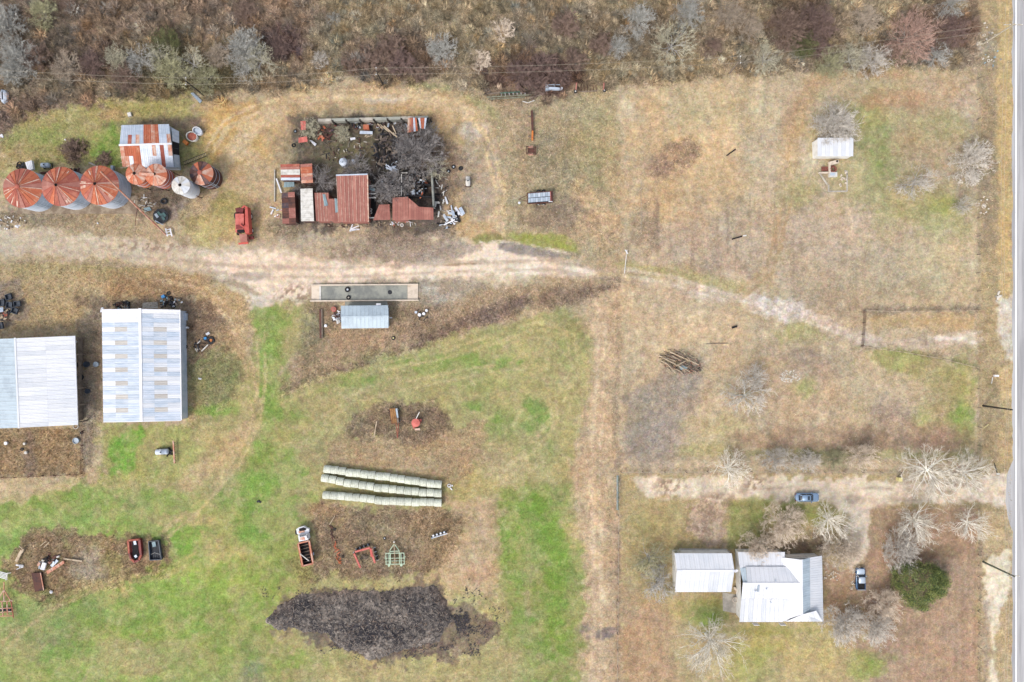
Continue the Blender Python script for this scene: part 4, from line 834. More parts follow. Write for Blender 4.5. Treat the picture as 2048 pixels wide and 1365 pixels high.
for k, yy in enumerate((372, 388, 396, 436)): MB().bar(P3(737,yy,2.2), P3(752,yy,2.0), .2).build("beam", M['offwhite'], t)
for (xx, yy) in ((737,372),(752,372),(737,436),(752,436)): x_, y_ = P(xx, yy, 1); MB().box(x_-.1,x_+.1,y_-.1,y_+.1,0,2.1).build("post", M['timber'], t)
MB().slab([P3(738,373,2.4), P3(750,378,2.4), P3(749,383,2.3), P3(738,380,2.3)], .04).build("loose_sheet", M['tarp'], t)
MB().prism([P(737,372), P(752,372), P(752,438), P(737,438)], .004, .05).build("dark_floor", M['void'], t)  # near-black slab filling the gap under the beams
# bits and pieces
def plate(name, label, cat, q, z, mat, t=.06, grp=None):
    zz = z if isinstance(z, (list, tuple)) else [z]*len(q)
    m = MB().slab([P3(a, b, c) for (a, b), c in zip(q, zz)], t); cx_, cy_ = P(sum(a for a, b in q)/len(q), sum(b for a, b in q)/len(q), min(zz))
    for i in range(1, 4):
        f = i/4; p_ = Vector(P3(*q[0], zz[0])).lerp(Vector(P3(*q[1], zz[1])), f); r__ = Vector(P3(*q[3], zz[3])).lerp(Vector(P3(*q[2], zz[2])), f); m.bar(p_+V(0,0,.02), r__+V(0,0,.02), .06, .05)
    return single(m, name, mat, label, cat, (cx_, cy_, 0), grp)
plate("loose_sheet", "pale blue-grey roofing sheet lying west of the gold yard under the power line", "sheet", ((381,187),(386,185),(404,202),(400,207)), .25, M['bluegray'])
plate("loose_sheet", "long pale sheet lying north among junk inside the compound, next to an orange box", "sheet", ((720,262),(745,263),(745,269),(719,268)), .5, M['galv2'])
plate("loose_sheet", "white sheet lying by the bent red shelter", "sheet", ((619,281),(623,281),(633,288),(630,293)), .4, M['white'])
plate("loose_sheet", "pale sheet lying aslant on the low red-roofed shed", "sheet", ((645,389),(650,389),(656,411),(649,413)), [3.1,3.1,2.95,2.95], M['tarp'])
plate("loose_sheet", "pale sheet lying on the short red lean-to against the barn", "sheet", ((669,397),(674,398),(678,424),(671,426)), [3.05,3.05,2.85,2.85], M['tarp'])
plate("loose_sheet", "white rectangle of sheet metal under the trees in the middle of the compound", "sheet", ((703,320),(709,319),(712,328),(706,329)), .4, M['galv2'])
plate("tarp", "faded teal tarp between the small rust sheds and the collapsed dark one", "tarp", ((569,364),(588,363),(589,374),(567,375)), .9, M['tarp'])
plate("loose_sheet", "small white panel north of the low junk inside the compound", "sheet", ((700,276),(710,275),(711,279),(701,281)), .4, M['white'])
x, y = P(734, 257); single(MB().obox((x, y, .5), 1.1, .9, .9, .05), "rust_box", M['rust'], "square orange rust box beside the long pale sheet", "box", (x, y))
x, y = P(740, 273); m = MB()
for k in range(8): m.obox((x + rq.uniform(-.7,.7), y + rq.uniform(-.3,.3), .2+.1*k), .5, .14, .12, rq.uniform(0,3))
single(m, "offcuts", M['timberl'], "small pile of yellow timber offcuts below the long pale sheet", "timber pile", (x, y))
x, y = P(686, 324, 1.6); t = thing("water_tank", "round white water tank among the bare trees of the compound", "tank", (x, y, 0))
MB().lathe((x, y, 0), [(.82, 0), (.82, 1.5), (.7, 1.65), (.15, 1.8)], 24).build("tank_shell", M['galv2'], t); MB().lathe((x-.1, y-.1, 1.7), [(.18, 0), (.18, .15)], 12).build("lid", M['bluegray'], t)
def beam(label, a, b, w, mat, z=.2, name="fallen_beam", cat="beam", h=None, grp=None):
    x_, y_ = P((a[0]+b[0])/2, (a[1]+b[1])/2, z); return single(MB().bar(P3(*a, z), P3(*b, z), w, h or w), name, mat, label, cat, (x_, y_), grp)
beam("long grey pole lying upright in the picture west of the compound sheds", (549.5,340), (549.5,404), .25, M['conc'])
beam("shorter white beam slanting from the teal tarp to the dark collapsed shed", (553,358), (563,386), .25, M['white'], .4)
for i, (a, b) in enumerate((((755,248),(765,258)),((760,250),(778,264)),((768,252),(790,272)),((785,252),(792,268)),((786,266),(794,275)))):
    beam(("pale charred beam, %s of the five scattered by the north wall" % ("westernmost","second from the west","third from the west","fourth from the west","easternmost")[i]), a, b, .22, M['timberl'], .4, grp="charred beams by the north wall")
x, y = P(786, 334); t = thing("bent_sheet_pile", "heap of bent white sheets shining against black ash", "scrap heap", (x, y))
for k in range(11): MB().obox((x + rq.uniform(-1,1), y + rq.uniform(-.9,.9), .2+.06*k), rq.uniform(.8,1.9), .22, .06, rq.uniform(-.9,.3), rq.uniform(-.3,.3)).build("bent_strip", M['galv2'], t)
def scrap(name, label, cat, px, py, Rm, n, mats, L=(.4, 1.4), W=(.12, .4), zmax=.8, part="scrap_piece", asp=1.0, rot=0, grp=None):
    x, y = P(px, py); t = thing(name, label, cat, (x, y, 0), grp)
    for k in range(n):
        a = rq.uniform(0, 6.28); r = Rm*math.sqrt(rq.random()); u, v = r*math.cos(a), r*math.sin(a)*asp; u, v = u*math.cos(rot)-v*math.sin(rot), u*math.sin(rot)+v*math.cos(rot)
        l, w = rq.uniform(*L), rq.uniform(*W); q = rq.random()
        m = MB()
        if q < .72: m.obox((x+u, y+v, .08 + rq.random()*zmax*(1-r/(Rm*1.3))), l, w, rq.uniform(.05,.2), rq.uniform(0,3.14), rq.uniform(-.3,.3), rq.uniform(-.3,.3))
        elif q < .88: m.tube((x+u, y+v, .1), (x+u+l*.7, y+v+rq.uniform(-.3,.3), .15+rq.random()*zmax*.5), w*.35, None, 8)
        else: m.ring((x+u, y+v, .15), w*1.1, w*.25, 12, 5)
        m.build(part, rq.choice(mats), t)
    return t
scrap("scrap_metal", "pile of dark red scrap machinery near the north wall", "scrap heap", 647, 266, 1.3, 16, [M['rust'], M['rust2'], M['rustd'], M['rustd']], zmax=1.1)
scrap("scrap_metal", "scatter of purple-brown scrap between the two northern compound trees", "scrap heap", 662, 264, 1.8, 16, [M['rustd'], M['rustd'], M['darkred'], M['black_rust']], zmax=.8)
scrap("white_scrap_heap", "heap of white sheet strips spilling south-east of the compound", "scrap heap", 903, 434, 2.0, 22, [M['white'], M['galv2'], M['white'], M['offwhite'], M['galv'], M['void']], (.6,2.6), (.2,.6), .8, asp=.6, rot=.7)
plate("appliance_shell", "white metal box shell lying east of the white scrap heap", "shell", ((917,417),(923,414),(930,427),(925,431)), .7, M['galv2'], .5)
plate("loose_sheet", "narrow white sheet standing east of the compound", "sheet", ((889,394),(892,394),(897,408),(893,409)), .4, M['white'])
scrap("scrap_metal", "thin scatter of dark scrap below the white heap", "scrap heap", 893, 450, 1.8, 16, [M['void'], M['dark'], M['timber'], M['galv']], zmax=.2, asp=.5)
scrap("yard_litter", "white and red bent pipe lying south of the tall red barn", "pipe", 704, 457, .8, 4, [M['white'], M['galv2'], M['rust']], (1.2,1.9), (.15,.25), .2, asp=.9)
scrap("yard_litter", "bright scraps at the south-west foot of the collapsed dark shed", "scrap", 553, 425, 1.1, 9, [M['white'], M['seam'], M['galv2'], M['rust3']], zmax=.3)
scrap("yard_litter", "white and orange scraps strewn along the south edge of the long red shed", "scrap", 810, 447, 3.5, 18, [M['white'], M['conc'], M['rust'], M['galv2'], M['timberl']], (.2,.8), (.1,.3), .15, asp=.12)
scrap("ash_heap", "black heap of burnt remains east of the compound lawn", "ash heap", 785, 303, 4.0, 150, [M['void'], M['void'], M['dark'], M['soil'], M['timber']], (.4,1.4), (.15,.5), .9)
scrap("burnt_debris", "charred debris under the two eastern compound trees", "ash heap", 800, 366, 3.9, 110, [M['void'], M['dark'], M['soil'], M['timber'], M['galv']], (.3,1.3), (.1,.35), .4, asp=1.3)
scrap("burnt_debris", "black debris strip between the north wall and the scattered beams", "ash heap", 745, 252, 8.5, 80, [M['void'], M['dark'], M['soil'], M['rustd'], M['galv']], (.3,1.2), (.1,.4), .5, asp=.14)
scrap("burnt_debris", "dark rubble beyond the east wall of the charred room", "ash heap", 878, 390, 4.5, 60, [M['void'], M['dark'], M['timber'], M['soil'], M['offwhite']], (.3,1.3), (.08,.3), .3, asp=.3, rot=1.5)
scrap("yard_rubbish", "thin grey and brown rubbish over the open west yard of the compound", "rubbish", 690, 300, 5.0, 90, [M['timber'], M['soil'], M['rustd'], M['dark'], M['conc'], M['timber']], (.2,1.1), (.05,.22), .15, asp=.55)
scrap("yard_rubbish", "brown rubbish strip south of the red-roofed sheds", "rubbish", 720, 452, 9.0, 60, [M['timber'], M['rustd'], M['soil'], M['timberl']], (.2,.9), (.05,.2), .12, asp=.08)
scrap("yard_rubbish", "branches and rubbish between the burnt trees and the tall red barn", "rubbish", 770, 345, 4.2, 90, [M['timber'], M['void'], M['soil'], M['conc'], M['dark']], (.3,1.5), (.05,.16), .4, asp=.7)
def tyre(label, px, py, r, mat='rubber', z=.14, cat="tyre", grp=None, w=.3, hub=None):
    x, y = P(px, py, z); m = MB().ring((x, y, z), r*.72, r*.3, 20, 6)
    if hub: m.mat(1).lathe((x, y, z-.1), [(r*.35, 0), (r*.35, .15)], 12)
    return single(m, "old_tyre", [M[mat], M[hub or mat]], label, cat, (x, y), grp)
tyre("dark tyre in the grass west of the bent red shelter", 587, 291, .42); tyre("small blue-grey tyre beside the northern red shelter", 590.5, 263, .36, hub='bluegray')
tyre("cream-hubbed tyre below the long red shed", 804, 450.5, .36, 'offwhite', hub='dark'); tyre("western one of two dark tyres east of the compound", 907, 334, .42, hub='galv'); tyre("round tyre nearest the silver fuel tank", 921.5, 337, .46, hub='dark'); tyre("tyre with blue-grey hub next to the compound's east weeds", 897, 343, .4, hub='bluegray')
tyre("stacked white-rimmed tyre in the gap beside the tall red barn, upper one", 741.5, 420, .3, 'offwhite', .6, hub='dark'); tyre("white-rimmed tyre in the gap beside the tall red barn, lower one", 741.5, 425.5, .3, 'offwhite', .5, hub='dark')
x, y = P(704, 250)
# fuel tank
def tank(label, px, py, r, l, rz, mat, cradle, z=.9, name="fuel_tank"):
    x, y = P(px, py, z); t = thing(name, label, "tank", (x, y, 0)); d = Vector((math.cos(rz), math.sin(rz), 0)); c = Vector((x, y, z))
    q = Matrix.Rotation(math.pi/2, 4, 'Y')
    MB().lathe(c, [(r*.5, -l/2-.12), (r*.9, -l/2), (r, -l/2+.1), (r, -.05), (r*1.03, -.05), (r*1.03, .05), (r, .05), (r, l/2-.1), (r*.9, l/2), (r*.5, l/2+.12)], 18, q, rz=rz).build("shell", mat, t, smooth=True)
    s = Vector((-d.y, d.x, 0)); m = MB()
    for e in (-1, 1):
        m.bar(c + d*e*l*.55 - s*r*1.1 - V(0,0,z-.1), c + d*e*l*.55 + s*r*1.1 - V(0,0,z-.1), .1); m.bar(c - d*l*.55 + s*e*r*1.1 - V(0,0,z-.1), c + d*l*.55 + s*e*r*1.1 - V(0,0,z-.1), .1)
        for f in (-1, 1): m.bar(c + d*e*l*.55 + s*f*r - V(0,0,z-.1), c + d*e*l*.4 + s*f*r*.6, .08)
    m.build("cradle", cradle, t); MB().lathe(c + V(0,0,r-.03), [(.14,0),(.14,.12)], 10).build("filler_cap", M['dark'], t); return t
tank("silver cylindrical fuel tank on a rusty cradle east of the compound", 936, 363, .48, 1.7, math.pi/2, M['offwhite'], M['rustd'])
tank("silver tank of the small sprayer on the grass below the silver shed", 324, 904, .55, 2.3, .05, M['galv2'], M['dark'])
# rusty beam stack, frame, trailer
t = thing("steel_beam", "very long rusty steel beam with an orange end lying north to south", "beam", P(1064, 252, .4))
MB().bar(P3(1063.5,222,.5), P3(1065,262,.5), .4, .5).build("rusty_length", M["rustd"], t); MB().bar(P3(1065,262.4,.5), P3(1064.5,281,.5), .34, .5).build("orange_end", M['orange'], t)
for yy in (233, 273): MB().bar(P3(1056,yy,.15), P3(1064,yy+1,.15), .25).build("block", M['timber'], t)
t = thing("rusty_stand", "square rusty metal frame on the grass south of the long beam", "frame", P(1061, 302))
q = [(1053,294),(1071,295),(1071,309),(1053,308)]
for i in range(4): MB().bar(P3(*q[i], .8), P3(*q[(i+1)%4], .8), .16).build("rail", M['rustd'], t)
MB().slab([P3(1057,292,.85),P3(1066,292,.85),P3(1066,296,.85),P3(1057,296,.85)], .08).build("plate", M['rust3'], t); MB().slab([P3(1057,307,.85),P3(1066,307,.85),P3(1066,311,.85),P3(1057,311,.85)], .08).build("plate", M['rust3'], t)
MB().slab([P3(1055,297,.6),P3(1069,297,.6),P3(1069,306,.6),P3(1055,306,.6)], .06).build("bed_plate", M['rustd'], t)
for i in range(4): x_, y_ = P(*q[i], .4); MB().box(x_-.07,x_+.07,y_-.07,y_+.07,0,.8).build("leg", M['rustd'], t)
t = thing("flatbed_trailer", "rust-framed tandem trailer with a pale gridded deck on the open grass", "trailer", P(1080, 395))
Z = 1.0; fr = [(1054,387),(1105,383),(1106,405),(1055,408)]
for i in range(4): MB().bar(P3(*fr[i], Z), P3(*fr[(i+1)%4], Z), .16, .3).build("frame_rail", M["rustd"], t)
MB().bar(P3(1101,384,Z), P3(1102,405,Z), .2, .28).build("cross_rail", M['rust2'], t)
for i in range(9):
    for j in range(2):
        a0 = 1056.5 + i*4.9; y0_ = 387.6 - i*.38 + j*9.6; y1_ = y0_ + (8.4)
        MB().slab([P3(a0, y0_, Z+.02), P3(a0+4.5, y0_-.3, Z+.02), P3(a0+4.6, y1_-.3, Z+.02), P3(a0+.1, y1_, Z+.02)], .06).build("deck_panel", M['bluegray'] if (i+j) % 2 else M['galv'], t)
MB().slab([P3(1056,386.5,Z-.08),P3(1104,383.5,Z-.08),P3(1105,404.5,Z-.08),P3(1057,407.5,Z-.08)], .06).build("floor", M['dark'], t)
for px_ in (1077, 1087):
    for py_ in (382.0, 408.5): x_, y_ = P(px_, py_, .4); wheel(t, (x_, y_, .42), .42, .28)
MB().bar(P3(1054,391,.8), P3(1037,399,.6), .1).bar(P3(1055,403,.8), P3(1037,399,.6), .1).build("tongue", M['rustd'], t)
MB().slab([P3(1097,403,Z+.15),P3(1105,402.6,Z+.15),P3(1105,405.6,Z+.15),P3(1097,406,Z+.15)], .08).build("white_plate", M['white'], t)
x, y = P(1038.5, 406.5); single(MB().lathe((x,y,0), [(.22,0),(.25,.3),(.2,.32)], 12), "bucket", M['white'], "white bucket by the tongue of the gridded trailer", "bucket", (x, y))

# ---- implements along the scrub
t = thing("seed_drill", "long green and brown drill with small tines beside the dark thicket", "implement", P(1030, 193))
for a_, b_, mt in (((974,188),(1000,186),'timber'),((974,195),(1062,190),'drill'),((976,199),(1050,195),'drill'),((1060,185),(1088,186),'timber'),((1000,187),(1040,184),'greend'),((1058,197),(1088,188),'timber')): MB().bar(P3(*a_, .8), P3(*b_, .8), .2).build("tool_bar", M[mt], t)
for k in range(14): MB().bar(P3(1002+k*4, 186, .9), P3(1003+k*4, 192, .2), .1).build("tine", M['greend'] if k % 2 else M['white'], t)
x_, y_ = P(984, 199, .3); wheel(t, (x_, y_, .35), .35, .2, 1.5)
MB().pipe([P3(1045,203,.4), P3(1056,206,.4), P3(1069,201,.5)], .09).build("hose", M['offwhite'], t)
for yy in (989, 1030, 1071): x_, y_ = P(yy, 193, .3); MB().box(x_-.06,x_+.06,y_-.06,y_+.06,0,.8).build("leg", M['timber'], t)
t = thing("feed_mixer", "blue-grey metal chute machine at the foot of the dark thicket", "implement", P(1107, 176))
MB().prism([P(x_, y_, 1) for x_, y_ in ((1094,174),(1122,176),(1122,180),(1094,180))], .5, 1.1).build("chute", M['galv'], t)
MB().prism([P(x_, y_, 1.3) for x_, y_ in ((1091,168),(1096,169),(1097,181),(1091,182))], .2, 1.3).build("hopper", M['bluegray'], t)
MB().bar(P3(1097,170,1.2), P3(1120,170,1), .12).bar(P3(1108,168,1.1), P3(1109,174,1.1), .1).build("rail", M['bluegray'], t)
x_, y_ = P(1123, 177, .8); MB().lathe((x_, y_, .5), [(.25,0),(.25,.4)], 10).build("end_cap", M['white'], t)
MB().bar(P3(1094,172,0), P3(1094,172,.6), .1).bar(P3(1118,178,0), P3(1118,178,.6), .1).build("leg", M['rustd'], t)
t = thing("row_planter", "old planter frame with a red arm and round hub at each end, in the weeds", "implement", P(1180, 178))
for cx_ in (1152, 1207):
    MB().bar(P3(cx_+1,166,.8), P3(cx_,180,.6), .25, .3).build("red_arm", M['rustred'], t); x_, y_ = P(cx_-1 if cx_ < 1180 else cx_+2, 183 if cx_ < 1180 else 181, .5)
    MB().ring((x_, y_, .45), .26, .12, 14, 5).build("hub", M['rubber'], t); MB().lathe((x_, y_, .4), [(.16, 0), (.16, .15)], 10).build("hub_cap", M['offwhite'], t)
MB().bar(P3(1160,184,.7), P3(1194,182,.7), .14).build("tool_bar", M['timber'], t)
for k in range(6): MB().bar(P3(1162+k*6,170,.5), P3(1163+k*6,184,.6), .1).build("tine", M['rustd'], t)

# ---- silage bunker and pale shed
t = thing("loading_pad", "long grey concrete trough with cream ends and tyres on it", "trough", P(728, 586))
def slabp(q, z0, z1, nm, mt): MB().prism([P(a, b, z1) for a, b in q], z0, z1).build(nm, M[mt], t)
slabp(((623,572),(642,572),(642,601),(623,601)), 0, .16, "end_slab", 'conce'); slabp(((642.3,572),(814.7,570),(814.7,599),(642.3,601)), 0, .10, "grey_slab", 'concd'); slabp(((815,570),(836,570),(836,599),(815,599)), 0, .16, "end_slab", 'conce')
slabp(((622,569.5),(836,568),(836,570),(622,572)), 0, .55, "kerb_wall", 'conce'); slabp(((620,601),(837,599.5),(837,601.7),(620,603.6)), 0, .55, "kerb_wall", 'conce')
slabp(((638.6,572.3),(642,572.3),(642,600.6),(638.6,600.6)), .16, .2, "white_strip", 'offwhite')
tyre("big black tyre upper of the pair on the grey trough", 695, 579.5, .55, hub='galv', z=.25); tyre("worn tyre lying against the south kerb of the trough", 697, 595.5, .45, 'rubber', z=.25, hub='conc')
x, y = P(664, 586); single(MB().lathe((x,y,.1), [(.4,0),(.38,.03)], 18), "drain_cover", M['concd'], "round dark drain cover at the west end of the trough", "cover", (x, y))
x, y = P(780, 585); single(MB().lathe((x,y,.1), [(.45,0),(.43,.04)], 18), "drain_cover", M['dark'], "round black drain cover near the east end of the trough", "cover", (x, y))
m = MB().prism([P(a, b) for a, b in ((690,603.8),(774,602.5),(776,612),(690,612))], 0, .06); single(m, "apron_slab", M['concd'], "stained grey apron between the trough and the pale blue shed", "slab", P(732,608))
t = thing("pale_blue_shed", "small shed with pale blue ribbed gable roof beside the concrete trough", "shed", P(729, 634, 2.6))
zr, ze = 3.1, 2.6
c = [P3(682,634,zr), P3(777,632.5,zr), P3(776,611,ze), P3(681.5,612,ze), P3(777,656.5,ze), P3(683,657.5,ze)]
sheets(t, c[0], c[1], c[2], c[3], 12, 1, lambda i, j: M['paleblue'], ribs=3); sheets(t, c[0], c[1], c[4], c[5], 12, 1, lambda i, j: M['paleblue'], ribs=3)
MB().bar(V(*c[0])+V(0,0,.05), V(*c[1])+V(0,0,.05), .3, .04).build("ridge_cap", M['paleblue'], t)
walls(t, [(c[5][0]+.3, c[5][1]+.3), (c[4][0]-.3, c[4][1]+.3), (c[2][0]-.3, c[2][1]-.3), (c[3][0]+.3, c[3][1]-.3)], ze-.1, M['galv'], tops=[None, zr-.15, None, zr-.15])
x, y = P(757, 610, 2.3); MB().obox((x,y,2.2), .9, .5, .3).build("air_unit", M['white'], t)
x, y = P(667, 619, .8); t = thing("round_bin", "round pink-red bin lid west of the pale blue shed", "bin", (x, y))
MB().lathe((x,y,0), [(.45,0),(.5,.7)], 20).build("drum_wall", M['pinkred'], t); MB().ring((x,y,.72), .45, .06, 20, 5).build("rim", M['pinkred'], t); MB().lathe((x,y,.72), [(.42,0),(.1,.12)], 14).build("lid", M['rustred'], t)
scrap("appliance_scrap", "jumble of white and black scrap against the west wall of the pale blue shed", "scrap heap", 676, 634, 1.1, 34, [M['white'], M['white'], M['dark'], M['dark'], M['galv'], M['rustd']], (.25,.8), (.12,.35), .9, asp=1.2)
plate("loose_sheet", "white scrap panel south of the jumble by the pale blue shed", "sheet", ((671,641),(677,638),(680,646),(676,648)), .5, M['offwhite'])
x, y = P(651, 652, .4); single(MB().lathe((x,y,0), [(.27,0),(.3,.4),(.24,.42)], 14), "bucket", M['white'], "round white bucket beside the two long timbers", "bucket", (x, y))
beam("western of two long dark timbers lying by the white bucket", (640.5,619), (641.5,677), .35, M['rustd'], .3, "timber_rail"); beam("eastern of two long dark timbers lying by the white bucket", (643.6,618.5), (644.6,677), .28, M['timber'], .3, "timber_rail")
for i, (a, b, r) in enumerate(((832,625,.26),(839,630,.33),(847.5,628,.3),(853,621.5,.26))):
    x, y = P(a, b, .6); single(MB().lathe((x,y,0), [(r,0),(r*1.03,.4),(r,.8),(r*.9,.82)], 14), "chemical_drum", M['white'] if i != 0 else M['galv2'], ("silver-grey drum at the west end of the little drum cluster", "largest white drum in the middle of the little cluster", "white drum just east of the largest in the cluster", "lone white drum at the north-east of the cluster")[i], "drum", (x, y), "drums east of the pale blue shed")
scrap("pallet_remains", "black pallet remains under the little drum cluster", "pallet", 843, 634, .9, 10, [M['void'], M['dark']], (.6,1.4), (.1,.16), .2)
x, y = P(786.5, 676.5, .3); single(MB().lathe((x,y,0), [(.14,0),(.16,.3)], 10).mat(1).ring((x,y,.12), .3, .12, 12, 5), "marker_pail", [M['yellow'], M['dark']], "tiny cream pail in dark weeds south-east of the pale blue shed", "pail", (x, y))
x, y = P(781.5, 636, .5); single(MB().obox((x,y,.5), .5, .2, .3), "meter_box", M['white'], "small white meter box off the east wall of the pale blue shed", "box", (x, y))

# ---- hay bales: three rows
ORD = ["first","second","third","fourth","fifth","sixth","seventh","eighth","ninth","tenth","eleventh","twelfth","thirteenth","fourteenth","fifteenth","sixteenth"]
bale = thing("hay_bale", "x", "hay bale", (0,0,0)); rb_ = .78; wb_ = 1.42
prof = []
for k in range(9): u = -wb_/2 + wb_*k/8; prof.append((rb_ * (1 if 0 < k < 8 else .955) * (1.0 - .006*((k*7) % 3)), u))
q = Matrix.Rotation(math.pi/2, 4, 'Y')
MB().lathe((0,0,rb_), prof, 26, q).build("bale_roll", M['hay'], bale, smooth=False)
for e in (-1, 1): MB().lathe((e*(wb_/2+.012), 0, rb_), [(rb_*.92,-.01),(rb_*.9,.01)], 22, q).build("bale_end", M['hayend'], bale)
for e in (-.42, 0, .42): MB().ring((e, 0, rb_), rb_*1.002, .008, 26, 4, axis='X').build("net_wrap_edge", M['hayend'], bale)
rows = [("northern", [(655,939),(700,946),(760,953),(820,962),(876,970)], 16), ("middle", [(650,957),(700,968),(760,977),(820,983),(876,988.5)], 16), ("southern", [(653,991),(700,995),(760,1002),(820,1005),(876,1006)], 16)]
first = True
for rn, ptsr, nb2 in rows:
    for i in range(nb2):
        fx = ptsr[0][0] + (ptsr[-1][0]-ptsr[0][0]) * i/(nb2-1)
        for a, b in zip(ptsr, ptsr[1:]):
            if a[0] <= fx <= b[0]+.01: fy = a[1] + (b[1]-a[1])*(fx-a[0])/(b[0]-a[0]); sl = math.atan2(-(b[1]-a[1]), b[0]-a[0])
        fy += R.uniform(-.8, .8); x, y = P(fx, fy, 1.1)
        lb_ = "round hay bale, %s from the west end of the %s row" % (ORD[i], rn)
        if i == 15: lb_ = "round hay bale at the east end of the %s row" % rn
        if first: bale.location = (x, y, 0); bale.rotation_euler = (0,0,sl*.5+R.uniform(-.04,.04)); bale["label"] = lb_; bale["group"] = "round hay bales laid out in three rows"; first = False
        else: dup(bale, (x, y, 0), sl*.5 + R.uniform(-.05,.05), lb_, "round hay bales laid out in three rows")
scrap("yard_litter", "small white and pink scrap on the grass east of the hay rows", "scrap", 902, 975, .55, 6, [M['white'], M['seam'], M['rustd']], (.2,.6), (.15,.3), .2)

# ---- junk on the middle field
t = thing("hay_wagon", "small slatted honey-timber wagon in the weed island", "wagon", P(788, 831))
fl = [(779,818),(794,816.5),(798,845.5),(783,848)]
for k in range(4):
    a = k/4; lp = lambda p, q, f: (p[0]+(q[0]-p[0])*f, p[1]+(q[1]-p[1])*f)
    q = [lp(fl[0], fl[1], a+.02), lp(fl[0], fl[1], a+.23), lp(fl[3], fl[2], a+.23), lp(fl[3], fl[2], a+.02)]
    MB().slab([P3(u, v, 1.0) for u, v in q], .08).build("plank", M['deck'] if k < 3 else M['timber'], t)
MB().slab([P3(791,818,1.1), P3(794.5,817,1.1), P3(797,836,1.1), P3(794,836,1.1)], .05).build("loose_panel", M['bluegray'], t)
for i in range(4): MB().bar(P3(*fl[i], .85), P3(*fl[(i+1) % 4], .85), .12, .2).build("frame_rail", M['rustd'], t)
MB().bar(P3(792,847,.7), P3(795,876,.4), .1).bar(P3(797,847,.7), P3(795.5,876,.4), .1).build("tongue", M['rust2'], t)
for (u, v) in ((779,822),(783,843),(796,820),(799,841)): x_, y_ = P(u, v, .35); wheel(t, (x_, y_, .35), .35, .2, math.pi/2)
x, y = P(831.5, 846, 1); t = thing("feed_drum", "round faded red drum machine with a pale pole, beside the timber wagon", "drum", (x, y))
MB().lathe((x,y,0), [(.75,.2),(.85,.4),(.85,1.1),(.2,1.25)], 18).build("drum_body", M['pinkred'], t); MB().bar(P3(832,838,1.1), P3(839,824.5,1.3), .16).build("pole", M['offwhite'], t)
MB().obox(P3(835,859,.6), 1.0, .4, .3, .1).build("tray", M['seam'], t); MB().obox(P3(827,853,.5), .3, .9, .4, .4).obox(P3(841,841,.5), .4, .5, .4, .2).build("bracket", M['pinkred'], t)
beam("bent grey branch standing in the weed island west of the wagon", (748,875), (753.5,843), .18, M['timberl'], .6, "dead_branch", "branch")
t = thing("rusty_rake", "long narrow rusty rake standing east of the silver sprayer tank", "rake", P(348, 905))
MB().bar(P3(346.5,882,.8), P3(349,927,.8), .22).build("rake_bar", M['rust3'], t)
for k in range(12): MB().bar(P3(347+k*.2,884+k*3.7,.8), P3(350.5+k*.2,886+k*3.7,.15), .07).build("tine", M['rustd'], t)
for u in (328, 338): MB().bar(P3(u,905,.6), P3(346,903,.7), .12).build("link_arm", M['dark'], t)
scrap("sprayer_frame", "black frame scraps between the silver tank and the rusty rake", "frame", 338, 905, .7, 10, [M['dark'], M['void']], (.5,1.4), (.1,.2), .6)
# truck
t = thing("dump_truck", "old truck with a white rust-stained cab and a red-rimmed dark dump bed", "truck", P(609, 1090))
def TP(u, v): return (580 + u/8.533, 1030 + v/8.533)
MB().prism([P(*TP(u, v), 1.7) for u, v in ((150,345),(250,325),(310,330),(322,415),(165,448))], .7, 2.1).build("cab_roof", M['white'], t)
MB().prism([P(*TP(u, v), 1.3) for u, v in ((108,245),(160,215),(235,196),(285,230),(322,240),(325,300),(300,312),(285,325),(150,342),(118,318))], .6, 1.35).build("fender", M['white'], t)
MB().slab([P3(*TP(u, v), 2.16) for u, v in ((160,350),(270,332),(275,355),(165,380))], .04).build("windscreen", M['glass'], t)
MB().slab([P3(*TP(u, v), 1.42) for u, v in ((150,240),(230,215),(280,235),(270,262),(160,285))], .05).build("engine_opening", M['void'], t)
MB().slab([P3(*TP(u, v), 1.44) for u, v in ((145,285),(245,270),(250,300),(150,318))], .05).build("rust_patch", M['rust3'], t); MB().slab([P3(*TP(u, v), 2.17) for u, v in ((170,390),(240,375),(260,425),(170,435))], .04).build("rust_patch", M['rust3'], t)
MB().slab([P3(*TP(u, v), 2.17) for u, v in ((280,345),(298,345),(305,400),(288,405))], .04).build("door_window", M['glass'], t)
bq = [TP(u, v) for u, v in ((140,487),(328,442),(396,830),(218,872))]
MB().slab([P3(*p, .9) for p in bq], .1).build("bed_floor", M['void'], t)
for i in range(4):
    a, c_ = bq[i], bq[(i+1) % 4]; MB().bar(P3(*a, 1.35), P3(*c_, 1.35), .16, .9).build("bed_side", M['rust'] if i % 2 else M['rust2'], t); MB().bar(P3(*a, 1.83), P3(*c_, 1.83), .2, .08).build("bed_rim", M['rust3'], t)
for k in range(6):
    f = (k+1)/7; a = (bq[0][0]+(bq[3][0]-bq[0][0])*f, bq[0][1]+(bq[3][1]-bq[0][1])*f); c_ = (bq[1][0]+(bq[2][0]-bq[1][0])*f, bq[1][1]+(bq[2][1]-bq[1][1])*f)
    MB().bar(P3(a[0]+1, a[1], 1.0), P3(c_[0]-1, c_[1], 1.0), .1).build("bed_rib", M['timber'], t)
MB().bar(P3(*TP(172,665), 1.95), P3(*TP(322,785), 1.7), .14).build("loose_pole", M['offwhite'], t)
MB().bar(P3(*TP(180,440), .5), P3(*TP(300,860), .5), .8, .2).build("chassis", M['rustd'], t)
for (u, v) in ((112,300),(322,270),(160,560),(345,520),(200,800),(390,760)):
    x_, y_ = P(*TP(u, v), .4); wheel(t, (x_, y_, .45), .45, .28, math.pi/2 + .2)
